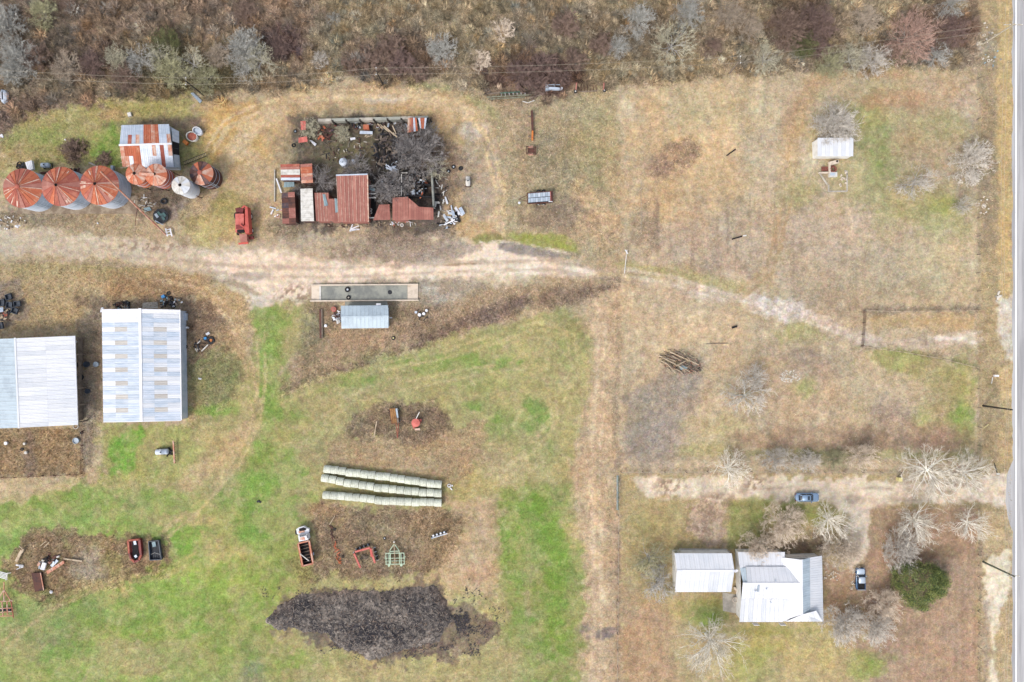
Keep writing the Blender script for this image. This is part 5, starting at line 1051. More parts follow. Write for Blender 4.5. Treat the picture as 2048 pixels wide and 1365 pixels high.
MB().obox(P3(*TP(398,665), .8), .25, .5, .3).build("fuel_tank", M['galv'], t)
# disc plough
t = thing("disc_plough", "red U-shaped disc plough frame with black gangs of discs", "plough", P(731, 1112))
red_f = (((1110,632),(1370,560)),((1095,660),(1200,900)),((1375,570),(1450,820)))
for a_, b_ in red_f: MB().bar(P3(*TP(*a_), .9), P3(*TP(*b_), .9), .34, .3).build("frame_rail", M['pinkred'], t)
MB().bar(P3(*TP(1378,575), 1.0), P3(*TP(1398,715), 1.0), .42, .3).build("red_plate", M['red'], t); MB().bar(P3(*TP(1400,570), .9), P3(*TP(1425,700), .9), .2, .2).build("side_rail", M['rust3'], t)
gg = (((1130,590),(1355,505)),((1440,560),(1490,770)),((1090,640),(1130,700)))
for a_, b_ in gg:
    MB().bar(P3(*TP(*a_), .5), P3(*TP(*b_), .5), .14).build("gang_axle", M['dark'], t)
    A, B_ = Vector(P3(*TP(*a_), .5)), Vector(P3(*TP(*b_), .5)); d = (B_-A); n_ = max(2, int(d.length/.28)); az = math.atan2(d.y, d.x)
    for k in range(n_+1):
        p = A + d*k/n_; MB().lathe(p, [(.3,-.03),(.24,.03),(.05,.06)], 14, Matrix.Rotation(math.pi/2, 4, 'Y'), rz=az).build("disc", M['dark'] if k % 3 else M['galv'], t)
for k in range(12):
    a = rq.uniform(0,6.28); MB().bar(P3(*TP(1270+rq.uniform(-90,90), 700+rq.uniform(-60,60)), .5), P3(*TP(1270+rq.uniform(-90,90), 740+rq.uniform(-60,60)), .3), .07).build("spring_tine", M['timber'] if k % 2 else M['dark'], t)
# cultivator
t = thing("field_cultivator", "pale green open frame cultivator with pointed drawbar", "cultivator", P(789, 1113))
def bar2(a_, b_, w=.13, mt='green', z=.8, nm="frame_rail"): MB().bar(P3(*TP(*a_), z), P3(*TP(*b_), z), w, w).build(nm, M[mt], t)
for yv in (652, 738, 785, 840): bar2((1632, yv+5), (1948, yv), .13 if yv in (652, 840) else .1)
for xv in (1635, 1712, 1868, 1945): bar2((xv, 650), (xv+6, 845), z=.83)
bar2((1775,500),(1795,930), .12, 'timberl', .86, "spine"); bar2((1770,505),(1702,610)); bar2((1785,505),(1862,610)); bar2((1702,625),(1862,618)); bar2((1702,610),(1706,650)); bar2((1862,610),(1864,650))
bar2((1668,655),(1675,860), .1, 'greend'); bar2((1690,655),(1696,860), .14, 'green'); bar2((1893,650),(1903,860), .14, 'green'); bar2((1610,740),(1640,738), .1); bar2((1945,720),(1975,718), .1)
for (u, v) in ((1690,862),(1900,858)): x_, y_ = P(*TP(u, v), .4); MB().lathe((x_, y_, .2), [(.25,0),(.25,.35)], 12).build("gauge_wheel", M['green'], t)
for (u, v) in ((1690,700),(1905,700)): x_, y_ = P(*TP(u, v), .4); wheel(t, (x_, y_, .35), .35, .22, math.pi/2)
x_, y_ = P(*TP(1778,462), .4); MB().lathe((x_, y_, .3), [(.16,0),(.16,.3)], 10).build("hitch", M['offwhite'], t)
tyre("small white-rimmed tyre north of the pale green cultivator", 769, 1077, .3, 'dark', hub='white')
t = thing("planter_bar", "short black planter bar with four pale seed cups", "implement", P(878, 1070))
MB().bar(P3(862,1074.5,.6), P3(893,1063.5,.6), .3, .3).build("tool_bar", M['dark'], t); MB().bar(P3(863,1077,.7), P3(894.5,1067.5,.7), .16, .12).build("pale_rail", M['galv'], t)
for k in range(4): x_, y_ = P(866.5+k*7.3, 1072-k*2.3, .9); MB().lathe((x_, y_, .55), [(.16,0),(.2,.35),(.15,.36)], 12).build("seed_cup", M['galv'] if k % 2 else M['white'], t)
t = thing("rusted_harrow", "chain of orange rusty harrow pieces lying between the truck and the red plough", "harrow", P(672, 1090))
for k in range(26):
    f = k/25; u = 690 + 170*f + rq.uniform(-25,25); v = 190 + 640*f; MB().obox(P3(*TP(u, v), .2), rq.uniform(.3,.8), rq.uniform(.1,.25), .12, rq.uniform(0,3), rq.uniform(-.3,.3)).build("harrow_piece", M['rust'] if f > .4 else M['rustd'], t)
for k in range(5): MB().bar(P3(*TP(780+k*14, 720+k*20), .3), P3(*TP(850+k*8, 840-k*12), .3), .1).build("orange_rod", M['orange'] if k % 2 else M['rust'], t)
beam("thin pale stick standing above the rusty harrow chain", TP(672,170), TP(765,20), .12, M['timberl'], .3, "stick", "stick")
tyre("small black tyre beside the top of the rusty harrow chain", *TP(762,248), .3, 'dark'); tyre("small black tyre beside the foot of the rusty harrow chain", *TP(903,715), .28, 'dark')

# ---- south-west junk
t = thing("feed_trough", "red boat-shaped tank with a black opening at the south-west weeds", "trough", P(271, 1100))
o1 = [(257,1081),(280,1079),(283,1110),(279,1120),(270,1124),(263,1118),(259,1106)]; o2 = [(264,1084),(274,1083),(278,1112),(274,1119),(269,1120),(265,1113)]
MB().prism([P(a, b, .8) for a, b in o1], .0, .55).build("hull", M['darkred'], t)
for i in range(len(o1)): MB().bar(P3(*o1[i], .8), P3(*o1[(i+1) % len(o1)], .8), .35, .5).build("rim", M['darkred'] if i % 2 else M['rust2'], t)
MB().slab([P3(a, b, .66) for a, b in o2], .05).build("opening", M['void'], t); MB().obox(P3(270,1086,.8), .5, .8, .1, .2).obox(P3(271.5,1113,.8), .5, .5, .1, .6).build("white_scrap", M['galv2'], t)
t = thing("pickup_bed", "black pickup bed liner with a green scrap beside the red tank", "truck bed", P(310, 1100))
q = [(298,1083),(318,1081),(324,1119),(301,1120)]
MB().prism([P(a, b, .6) for a, b in q], .15, .45).build("bed_floor", M['dark'], t)
for i in range(4): MB().bar(P3(*q[i], .7), P3(*q[(i+1) % 4], .7), .14, .6).build("bed_side", M['tub'], t)
for k in range(5): MB().bar(P3(302+k*4.2, 1103, .5), P3(303.5+k*4.2, 1118, .5), .06, .05).build("floor_rib", M['tub'], t)
MB().obox(P3(308,1089,.6), .7, 1.0, .08, .2).build("green_scrap", M['tarp'], t); MB().pipe([P3(301,1110,.6), P3(309,1106,.65), P3(320,1109,.6)], .03).build("white_cord", M['offwhite'], t)
t = thing("brown_sheet_box", "long flat dark brown box lying at the south-west weeds", "box", P(75, 1165))
MB().prism([P(a, b, .6) for a, b in ((63,1147),(81,1146),(87,1181),(70,1184))], .05, .6).build("box_body", M['rustd'], t); MB().bar(P3(81,1146,.62), P3(87.5,1181,.62), .15, .1).build("edge_rail", M['rust3'], t)
scrap("scrap_machine", "heap of orange, black and white machine scrap in the south-west weeds", "scrap heap", 97, 1123, 2.0, 20, [M['rust'], M['void'], M['offwhite'], M['rustd'], M['rust3'], M['galv']], (.6,1.8), (.25,.6), .8, asp=.6, rot=.5)
plate("white_tank_half", "white box with a slot lying on the scrap machine heap", "box", ((85,1125),(92,1127),(88,1141),(80,1139)), .9, M['white'], .35)
plate("curved_panel", "long curved brown panel at the south side of the scrap machine heap", "panel", ((92,1143),(126,1122),(129,1127),(95,1149)), .5, M['rust3'], .25)
beam("pale plank pointing east from the scrap machine heap", (127,1117.5), (165,1122.5), .28, M['timberl'], .3, "plank", "plank")
beam("pale stick north of the scrap heap, western of two", (80,1093), (93,1082), .14, M['timberl'], .2, "stick", "stick"); beam("pale stick north of the scrap heap, eastern of two", (88,1095), (99,1085), .14, M['timberl'], .2, "stick", "stick")
t = thing("wooden_trough", "pale timber trough tilted at the west end of the scrap weeds", "trough", P(40, 1110))
MB().bar(P3(33,1123,.5), P3(44,1101,.6), .55, .25).build("trough_board", M['timberl'], t); MB().bar(P3(44,1105,.7), P3(47,1098,.7), .4, .3).bar(P3(38,1092,.6), P3(47,1100,.7), .14).build("end_board", M['timberl'], t)
t = thing("metal_a_frame", "small white A-shaped frame in the south-west weeds", "frame", P(40, 1135))
for a, b in (((32,1130),(47,1131)),((33,1139),(46,1134.5)),((38,1130),(40,1137)),((32,1131),(47.5,1134))): MB().bar(P3(*a, .3), P3(*b, .3), .12).build("frame_rail", M['white'], t)
t = thing("white_gate_frame", "white slatted gate frame at the west edge near the junk", "gate", P(6, 1150))
for k in range(5): MB().bar(P3(-3, 1143+k*2.8, .5), P3(15, 1147+k*2.8+1, .5), .12).build("slat", M['white'], t)
MB().bar(P3(15,1146,.55), P3(12,1161,.55), .14).bar(P3(15,1147,.55), P3(22,1146,.5), .14).bar(P3(0,1143,.5), P3(-3,1158,.5), .14).build("frame_rail", M['offwhite'], t)
t = thing("rusty_grid_implement", "large rusty grid implement with a long drawbar at the west edge", "implement", P(8, 1220))
for a, b in (((-4,1204),(26,1202)),((-6,1218),(26,1216)),((-6,1226),(26,1223)),((4,1202),(6,1232)),((14,1202),(15,1230)),((22,1202),(27,1236)),((8,1164),(8,1203)),((8,1180),(22,1203)),((8,1180),(-6,1203)),((-4,1202),(-4,1230)),((-6,1233),(26,1232))): MB().bar(P3(*a, .7), P3(*b, .7), .14).build("frame_rail", M['rust3'] if a[0] < 15 else M['rust2'], t)
for k in range(4): MB().obox(P3(2+k*6, 1220, .5), .35, .5, .4).build("weight", M['dark'], t)
x, y = P(103, 1184); single(MB().lathe((x,y,0), [(.3,0),(.34,.15),(.1,.3)], 9), "white_lump", M['white'], "small white lump on the grass south of the brown sheet box", "lump", (x, y))
x, y = P(517, 1003); single(MB().obox((x,y,.12), .5, .4, .24, .4).obox((x+.3,y-.1,.1), .3, .5, .15, 1), "black_box", M['dark'], "small black lump alone on the bright green track", "lump", (x, y))

# ---- tubs by the pole barn
for i, (a, b, w, h_, rz, lb) in enumerate(((15,594,1.15,1.15,.3,"dark square tub at the north tip of the western tub heap"),(2,606,1.2,1.4,.1,"dark tub at the west edge of the frame, behind the northern one"),(18.5,611,1.2,1.3,-.1,"dark tub in the middle of the western tub heap"),(35,608,1.25,1.0,.15,"shallow dark tub at the east side of the heap"),(31,622,1.2,1.15,-.4,"dark tub at the south-east of the heap, tilted"),(3,652,1.0,1.3,.2,"dark tub half-buried at the south end of the heap"))):
    x, y = P(a, b, .8); t = thing("feed_tub", lb, "tub", (x, y, 0), "dark tubs dumped at the west edge"); Mz = Matrix.Rotation(rz, 4, 'Z')
    z_ = .2 + .12*i; ht = .5
    m = MB(); m.obox((x, y, z_+.05), w*.82, h_*.82, .1, rz)
    m.build("tub_bottom", M['tub'], t); m = MB()
    for sx_, sy_, lx, ly in ((0,.47,w,.09),(0,-.47,w,.09),(.47,0,.09,h_),(-.47,0,.09,h_)):
        off = Mz @ Vector((sx_*w, sy_*h_, 0)); m.obox((x+off.x, y+off.y, z_+ht/2), lx, ly, ht, rz)
    m.build("tub_wall", M['tub'], t)
plate("loose_sheet", "white panel wedged in the western tub heap", "panel", ((-2,616),(6,615),(6,624),(-2,625)), .8, M['galv2'], .08)
scrap("tub_scrap", "brown and white scrap below the western tub heap", "scrap heap", 13, 632, 1.2, 26, [M['rustd'], M['dark'], M['timberl'], M['dark'], M['rust2']], (.3,.9), (.15,.4), .5)
for a, b, r, mt, lb in ((158,730,.55,'dark',"black round tub touching the pole barn wall, northern one"),(172,729,.6,'tub',"dark blue round tub just off the pole barn wall"),(191,729,.52,'bluegray',"lone blue-grey round tub lid between the two sheds"),(160,755,.6,'dark',"black round tub touching the pole barn wall, southern one"),(174,783,.5,'tub',"square-ish grey tub tilted in the alley between the sheds"),(151,882,.62,'bluegray',"blue-grey round tank lid at the south-east foot of the pole barn")):
    x, y = P(a, b, .5); t = thing("round_tub", lb, "tub", (x, y, 0), "round tubs beside the pole barn")
    MB().lathe((x,y,0), [(r*.85,0),(r,.5),(r*.92,.5),(r*.85,.3)], 18, cap=False).build("tub_wall", M[mt], t, smooth=True); MB().lathe((x,y,0), [(r*.84,.2),(r*.84,.32)], 18).build("tub_bottom", M['tub'] if mt != 'bluegray' else M['bluegray'], t)
x, y = P(151, 853, .2); single(MB().ring((x,y,.15), .5, .07, 22, 6), "white_hoop", M['offwhite'], "white hoop lying at the south-east corner of the pole barn", "hoop", (x, y))
tyre("dark tyre south of the white hoop by the pole barn", 163, 866, .3, 'dark')
for a, b, r, mt, lb in ((11,887,.35,'white',"white drum top standing in the weeds at the west edge"),(51,906,.3,'offwhite',"pale pail in the weeds south of the pole barn, lower one"),(48,888,.25,'offwhite',"small pale pail near the dark tyre in the weeds")):
    x, y = P(a, b, .5); single(MB().lathe((x,y,0), [(r*.85,0),(r,.5),(r*.8,.52)], 14), "pail", M[mt], lb, "pail", (x, y))
tyre("small dark tyre in the weeds south of the pole barn", 44, 899, .33, 'dark')
x, y = P(153.5, 684, .5); t = thing("valve_post", "small white valve post at the north-east corner of the pole barn", "post", (x, y)); MB().box(x-.08,x+.08,y-.08,y+.08,0,.8).build("post", M['offwhite'], t); MB().ring((x,y,.82), .2, .06, 12, 5).build("valve_wheel", M['white'], t)
# junk north and east of the silver shed
scrap("shed_junk", "dark jumble against the north wall of the silver shed, western part", "scrap heap", 247, 611, 1.8, 34, [M['dark'], M['void'], M['timberl'], M['tarp'], M['rustd'], M['timber']], (.3,1.0), (.15,.4), .5, asp=.45)
scrap("shed_junk", "dark jumble against the north wall of the silver shed, eastern part", "scrap heap", 343, 606, 2.2, 40, [M['dark'], M['void'], M['dark'], M['tarp'], M['white'], M['timber']], (.3,1.1), (.15,.45), .6, asp=.5)
x, y = P(326, 593.5, .5); single(MB().obox((x,y,.35), .65, .55, .5, .5), "blue_crate", M['blue'], "bright blue crate north of the silver shed", "crate", (x, y))
tyre("dark tyre just north of the bright blue crate", 337, 587, .4, 'dark'); tyre("black tyre at the north wall of the silver shed", 323, 612, .4, 'dark'); tyre("grey tyre touching the east wall of the silver shed", 371, 694, .42, 'rubber')
m = MB().prism([P(a, b) for a, b in ((285,606),(316,604),(316,617),(285,617))], 0, .05); single(m, "door_slab", M['conc'], "pale concrete slab at the north door of the silver shed", "slab", P(300,611))
plate("white_post_box", "white box leaning at the north-west corner of the silver shed", "box", ((202,616),(206,615),(207,624),(200,625)), 1.2, M['white'], .3)
x, y = P(372, 655.5, 1); single(MB().lathe((x,y,0), [(.2,0),(.2,.9),(.1,.95)], 10), "white_bottle", M['white'], "small white gas bottle east of the silver shed", "bottle", (x, y))
tyre("large black tyre holding an orange object, east of the silver shed", 422, 681, .8, 'dark', hub='orange'); tyre("dark tyre west of the large one east of the silver shed", 412, 678, .55, 'dark', hub='dark')
x, y = P(411, 677, .4); single(MB().obox((x,y,.4), .5, .45, .4, .3), "blue_cube", M['blue'], "light blue box on the smaller tyre east of the silver shed", "box", (x, y))
plate("loose_sheet", "white panel north of the large black tyre", "panel", ((411,668),(417,664),(420,668),(414,671.5)), .5, M['white'], .08)
beam("white and orange pole slanting south-west from the large black tyre", (403,703), (416,690), .2, M['offwhite'], .3, "pole_piece", "pole"); scrap("wire_scrap", "round tangle of black and white wire scrap east of the silver shed", "scrap heap", 396, 692, 1.1, 22, [M['dark'], M['void'], M['offwhite'], M['dark']], (.3,1.0), (.06,.2), .3)
plate("white_rag", "white rag on the olive grass east of the silver shed", "rag", ((396,756),(403,757),(402,760),(397,759)), .15, M['white'])
# silo yard junk
t = thing("green_hopper_cart", "small round cart with dark teal panels below the silo row", "cart", P(321, 433, .8))
x, y = P(321, 433, .8); MB().lathe((x,y,.2), [(1.35,0),(1.6,.6),(1.5,.62)], 8, rz=.4).build("cart_body", M['dark'], t)
for k, (dx, dy, mt) in enumerate(((-.7,.1,'bluegray'),(-.2,.5,'teal'),(.3,.1,'teal'),(.8,.3,'teal'),(.1,-.5,'dark'),(.6,-.4,'teal'))): MB().obox((x+dx,y+dy,.92), .5, .85, .1, .6, .1).build("panel", M[mt], t)
MB().bar((x-1.0,y-.9,.95), (x+.5,y-1.7,.7), .15).build("side_rail", M['bluegray'], t)
x, y = P(328, 403, .3); single(MB().ring((x,y,.35), .55, .2, 20, 6, sy=.85), "big_tyre", M['dark'], "black upright-looking tyre below the eastern small rusty bin", "tyre", (x, y))
plate("blue_sheet_scrap", "pale blue sheet scrap between the auger and the round teal cart", "sheet", ((287,417),(299,414),(303,421),(290,424)), .25, M['tarp'])
scrap("yard_litter", "pale pipes and scrap under the small rusty bins", "scrap", 290, 405, 2.2, 26, [M['offwhite'], M['timber'], M['white'], M['dark'], M['conc']], (.4,1.3), (.06,.2), .2, asp=.6)
plate("white_box", "white metal box tipped beside the westernmost big grain bin", "box", ((50,325),(63,321),(66,338),(56,343)), 1.2, M['white'], .6)
scrap("black_scrap", "black scrap beside the tipped white box by the silos", "scrap heap", 44, 333, .9, 12, [M['dark'], M['void']], (.4,1.1), (.2,.5), .5, asp=.6)
tank("dull grey drum lying north between the western and middle grain bins", 91, 331, .5, 1.5, 0, M['bluegray'], M['dark'])
scrap("rusty_scrap", "purple-brown rusty scrap just north of the middle grain bin", "scrap heap", 148, 343, 1.0, 14, [M['rustd'], M['rust2'], M['void']], (.4,1.2), (.15,.4), .4, asp=.4)
beam("dark rusty plank lying between the grey drum and the middle bin", (82,346.5), (104,345), .35, M['rustd'], .2, "plank", "plank")
plate("grey_sheet", "folded grey sheet north of the easternmost big bin", "sheet", ((176,326),(181,325),(197,333),(195,336)), .3, M['conc'])
x, y = P(225, 336, .5); single(MB().obox((x,y,.4), .5, .8, .7), "utility_box", M['bluegray'], "small grey box between the silos and the striped shed", "box", (x, y))
x, y = P(258, 229, .5); single(MB().obox((x,y,.25), .7, .8, .4, .3), "white_crate", M['offwhite'], "white crate alone on the grass north of the striped shed", "crate", (x, y))
for a, b, s_, lb in ((4,272,.55,"white scrap at the west edge above the silos"),(139,187,.6,"white scrap in the scrub edge north of the silos"),(33,453,.4,"round white scrap in the south-west corner of the silo yard"),(131,280,.25,"tiny white scrap on the green grass north of the silos"),(196,447,.25,"tiny white scrap on the dirt south of the silos")):
    x, y = P(a, b); single(MB().obox((x,y,.12), s_, s_*.8, .2, .5).obox((x+s_*.4,y-s_*.5,.1), s_*.5, s_*.5, .15, 1.2), "white_scrap", M['white'], lb, "scrap", (x, y))
scrap("yard_litter", "scatter of pale litter at the west end of the dirt yard", "litter", 25, 447, 2.8, 30, [M['offwhite'], M['timberl'], M['white'], M['conc'], M['timber']], (.15,.6), (.08,.25), .1, asp=.6)
t = thing("small_boat", "upturned white boat with a dark keel slot at the west edge", "boat", P(7, 193))
x, y = P(6, 192, .5); hull = []; 
pts_ = [(-.55,1.5),(.4,1.3),(.85,.7),(.95,-.2),(.7,-1.0),(.1,-1.6),(-.55,-1.2),(-.8,-.4),(-.8,.7)]
m = MB(); n = len(pts_); vs = [(x+a, y+b, .05) for a, b in pts_] + [(x+a*.8, y+b*.85, .45) for a, b in pts_] + [(x+a*.3, y+b*.6, .65) for a, b in pts_]
m.add(vs, [tuple(range(n))[::-1]] + [(k*n+i, k*n+(i+1)%n, (k+1)*n+(i+1)%n, (k+1)*n+i) for k in range(2) for i in range(n)] + [tuple(range(2*n,3*n))]); m.build("hull", M['galv2'], t)
MB().bar((x-.0,y-.8,.68), (x-.05,y+.8,.68), .16, .1).build("keel_slot", M['void'], t)

# ---- the open lot
t = thing("lot_shed", "small flat white-roofed shed under a bare tree on the open lot", "shed", P(1671, 295, 2.4))
c = [P3(1635,276,2.7), P3(1707,276,2.7), P3(1706.5,313,2.4), P3(1635,313,2.4)]
sheets(t, *c, 9, 1, lambda i, j: M['roofwhite'] if i % 2 else M['roofpale'], ribs=2)
walls(t, [(c[3][0]+.1,c[3][1]+.15), (c[2][0]-.1,c[2][1]+.15), (c[1][0]-.1,c[1][1]-.15), (c[0][0]+.1,c[0][1]-.15)], 2.3, M['wall'])
t = thing("fireplace_ruin", "broken cream and brick chimney remains south of the lot shed", "ruin", P(1663, 340))
MB().obox(P3(1667,326,.8), 1.9, .7, .6, .25).build("cream_block", M['conce'], t); MB().lathe(P3(1674,323,1.1), [(.2,0),(.2,.12)], 10).build("flue", M['void'], t)
MB().obox(P3(1659,338,.5), .3, 2.2, .5, .05).obox(P3(1652,346,.4), 3.0, .3, .4, .02).build("cream_edge", M['conce'], t)
for k in range(16):
    i, j = k % 4, k // 4; MB().obox(P3(1644.5+i*3.4, 335+j*2.2, .2+.02*((k*7) % 3)), .3, .2, .15, .05*k).build("brick", M['brick'], t)
for k in range(12):
    a = k*.52; MB().obox((P(1666,339,.5)[0]+.55*math.cos(a), P(1666,339,.5)[1]+.55*math.sin(a), .5), .3, .2, .5, a).build("brick", M['brick'], t)
MB().obox(P3(1665.5,350,.5), 1.5, .9, .7, .0).build("white_stove", M['offwhite'], t); MB().obox(P3(1665.5,349,.9), 1.0, .5, .08, 0).build("stove_top", M['galv'], t)
t = thing("slab_outline", "pale footing outline of a vanished room below the brick ruin", "footing", P(1675, 365))
for a, b in (((1657,383.5),(1694,383)),((1694,342),(1694,383)),((1657,370),(1657,383.5)),((1640,348),(1655,370)),((1690,341),(1694,350))): MB().bar(P3(*a, .08), P3(*b, .08), .28, .16).build("footing", M['conc'], t)
for k in range(9): MB().obox(P3(1684+rq.uniform(-5,8), 352+rq.uniform(-10,22), .1), .45, .3, .2, rq.uniform(0,3)).build("stone", M['conce'], t)
beam("dark log on the tan grass in the north of the open lot", (1453,312), (1471,299), .22, M['void'], .15, "fallen_log", "log")
beam("dark log with a white end in the middle of the open lot", (1464,479), (1484,473), .24, M['void'], .15, "fallen_log", "log"); x, y = P(1489, 472); single(MB().obox((x,y,.1),.7,.25,.15,.1), "white_stick", M['offwhite'], "white stub at the end of the middle lot's dark log", "stick", (x,y))
beam("short dark stump with a white cut, west of the limestone path", (1464,656), (1474,653), .35, M['void'], .2, "stump", "stump")
beam("thin dark stick lying level above the brush pile", (1413,688), (1457,687), .12, M['timber'], .1, "stick", "stick")
# brush pile
bp_ = [((1330,708),(1402,742),.3),((1340,704),(1398,730),.28),((1326,716),(1380,744),.22),((1350,703),(1392,722),.24),((1322,722),(1362,744),.22),((1318,712),(1350,722),.26),((1360,728),(1398,746),.22),((1336,730),(1352,748),.2),((1344,712),(1374,728),.24),((1330,724),(1346,736),.22),((1368,706),(1380,720),.2),((1352,732),(1372,722),.24)]
by_n = sorted(range(12), key=lambda i: bp_[i][0][1] + bp_[i][1][1])
for i, (a, b, w) in enumerate(bp_):
    ro = by_n.index(i); lbl = "%s log on the brush pile, %s" % ("pale" if i % 3 else "grey-brown", "northernmost of the heap" if ro == 0 else "southernmost of the heap" if ro == 11 else ("second","third","fourth","fifth","sixth","seventh","eighth","ninth","tenth","eleventh")[ro-1] + " counting from its north side")
    z0 = .4 + (i % 4)*.22; x, y = P((a[0]+b[0])/2, (a[1]+b[1])/2, z0)
    single(MB().tube(P3(*a, z0+.2), P3(*b, z0-.15), w/2, w/3, 8), "log", M['timberl'] if i % 3 else M['timber'], lbl, "log", (x, y), "logs on the brush pile")
m = MB()
for k in range(260):
    a = rq.uniform(0, 6.28); r = math.sqrt(rq.random()); u = 1358 + 42*r*math.cos(a); v = 723 + 23*r*math.sin(a) + (u-1358)*.18; an = rq.uniform(-1.1, .3); l = rq.uniform(3, 12); z = rq.uniform(.05, .9)*(1-r*.7)
    m.mat(k % 3).tube(P3(u, v, z+.05), P3(u+l*math.cos(an), v-l*math.sin(an), z+rq.uniform(-.05,.3)), .05, .02, 4, False)
x, y = P(1357, 724); o = single(m, "brushwood", [M['void'], M['timber'], M['rust3']], "low heap of dark twigs and leaves under the pale logs", "brush pile", (x, y)); o["kind"] = "stuff"
plate("blue_scrap", "pale blue scrap on the south side of the brush pile", "scrap", ((1358,733),(1372,731),(1375,737),(1362,740)), .7, M['tarp'])
# limestone scatter
m = MB()
for k in range(90):
    a = rq.uniform(0, 6.28); r = math.sqrt(rq.random()); x_, y_ = P(1580+21*r*math.cos(a), 753+13*r*math.sin(a)); s_ = rq.uniform(.12,.34); m.obox((x_,y_,s_*.25), s_, s_*.8, s_*.5, rq.uniform(0,3), .2, .1, .7)
x, y = P(1580, 753); o = single(m, "limestone_rubble", M['stone'], "scatter of white limestone lumps near the bright green tuft", "rubble", (x, y)); o["kind"] = "stuff"
for i, (a, b, c_) in enumerate(((1398,1395,420),(1342,1345,640),(1384,1380,545))): pass

# ---- road side
def upole(label, bx, by, hgt, mat, r=.16, arm=None, rz=0):
    x, y = P(bx, by); t = thing("utility_pole", label, "pole", (x, y, 0), "utility poles along the road")
    MB().tube((x,y,0), (x,y,hgt), r*1.15, r*.8, 10).build("shaft", M[mat], t)
    if arm:
        dx, dy = math.cos(rz)*arm/2, math.sin(rz)*arm/2; MB().bar((x-dx,y-dy,hgt-.4), (x+dx,y+dy,hgt-.4), .12, .14).build("crossarm", M['polel'], t)
        for f in (-.9,-.35,.35,.9): MB().lathe((x+dx*f,y+dy*f,hgt-.33), [(.05,0),(.07,.1),(.04,.18)], 8).build("insulator", M['white'], t)
    return x, y
h1 = 8.6
p1 = upole("pale pole with a long white crossarm over the road at the north-east corner", 1966, 88, h1, 'polel', .17, 3.6, 0)
p2 = upole("dark pole without a crossarm east of the open lot", 1966, 812, 8.0, 'pole', .17)
p3 = upole("grey-green pole with a white crossarm over the road in the south-east", 1966, 1124, h1, 'poleg', .17, 2.4, 0)
# poles and wires along the north scrub
def npole(label, bx, by, hgt, mat='polel', arm=1.4):
    x, y = P(bx, by); t = thing("power_pole", label, "pole", (x, y, 0), "power poles along the northern scrub")
    MB().tube((x,y,0), (x,y,hgt), .16, .12, 8).build("shaft", M[mat], t); MB().bar((x,y-arm/2,hgt-.2), (x,y+arm/2,hgt-.2), .1, .12).build("crossarm", M['polel'], t)
    for f in (-.9, .9): MB().lathe((x,y+f*arm/2,hgt-.14), [(.08,0),(.1,.12),(.05,.2)], 8).build("insulator", M['white'], t)
    return (x, y, hgt)
n1 = npole("power pole with white insulator at the scrub edge north of the gold yard", 407, 191, 7.5, 'pole')
n2 = npole("short power pole in the scrub north of the burnt compound", 766, 170, 7.0, 'pole')
n3 = npole("power pole by the red trees at the north-west corner of the open lot", 1458, 148, 7.0, 'timber')
n4 = (p1[0], p1[1], h1)
def wire(a, b, sag, r=.022, n=16, cls="power_line", lab=None):
    m = MB(); A, B_ = Vector(a), Vector(b); pts = [A.lerp(B_, i/n) - V(0,0,4*sag*(i/n)*(1-i/n)) for i in range(n+1)]
    m.pipe(pts, r, 4); c_ = A.lerp(B_, .5); return single(m, "power_wire", M['wire'], lab, "wire", (c_.x, c_.y, 0), "overhead wires")
names = (((-115,52,7.5), n1, "west end of the northern line"), (n1, n2, "span north of the gold yard"), (n2, n3, "long span north of the long beam"), (n3, n4, "span over the north edge of the open lot"))
for a, b, lb in names:
    for s_, sn in ((.6, "northern"), (-.6, "southern")):
        wire((a[0], a[1]+s_, a[2]-.1), (b[0], b[1]+s_, b[2]-.1), 1.2, lab="%s wire of the %s" % (sn, lb))
for s_, sn in ((-.45, "western"), (-.9, "second")):
    wire((p1[0]+s_*1.6, 120, h1-.5), (p1[0]+s_*1.6, p1[1], h1-.3), .6, lab="%s roadside wire north of the pale pole" % sn)
    wire((p1[0]+s_*1.6, p1[1], h1-.3), (p2[0]+s_*.8, p2[1], 7.7), 1.4, lab="%s roadside wire between the pale and dark poles" % sn)
    wire((p2[0]+s_*.8, p2[1], 7.7), (p3[0]+s_*1.2, p3[1], h1-.3), .8, lab="%s roadside wire between the dark and grey-green poles" % sn)
    wire((p3[0]+s_*1.2, p3[1], h1-.3), (p3[0]+s_*1.2, -130, h1-.4), 1.2, lab="%s roadside wire south of the grey-green pole" % sn)
wire((p1[0], p1[1], h1-.4), (p1[0]-1.5, p1[1]-5.5, .2), 0.0, lab="guy wire slanting from the pale roadside pole")
# fence helpers
def fence(name, label, pts, step=3.0, h=1.2, mat='timber', nw=3, pw=.12, cat="fence", group=None, rails=None):
    w = [P(a, b) for a, b in pts]; t = thing(name, label, cat, (w[0][0], w[0][1], 0), group); k = 0
    for a, b in zip(w, w[1:]):
        d = math.hypot(b[0]-a[0], b[1]-a[1]); n = max(1, int(round(d/step)))
        for i in range(n + (1 if b == w[-1] else 0)):
            f = i/n; x, y = a[0]+(b[0]-a[0])*f + rq.uniform(-.06,.06), a[1]+(b[1]-a[1])*f + rq.uniform(-.06,.06)
            MB().tube((x,y,0), (x+rq.uniform(-.05,.05), y+rq.uniform(-.05,.05), h+rq.uniform(-.05,.08)), pw/2*1.1, pw/2, 6).build("post", M[mat], t)
        for j in range(nw):
            z = h*(j+.7)/nw; MB().bar((a[0],a[1],z), (b[0],b[1],z), (.03 if cat == 'gate' else .035) if rails else .018, (.05 if cat == 'gate' else .08) if rails else .018).build("rail" if rails else "wire", M[rails] if rails else M['wire'], t)
    return t
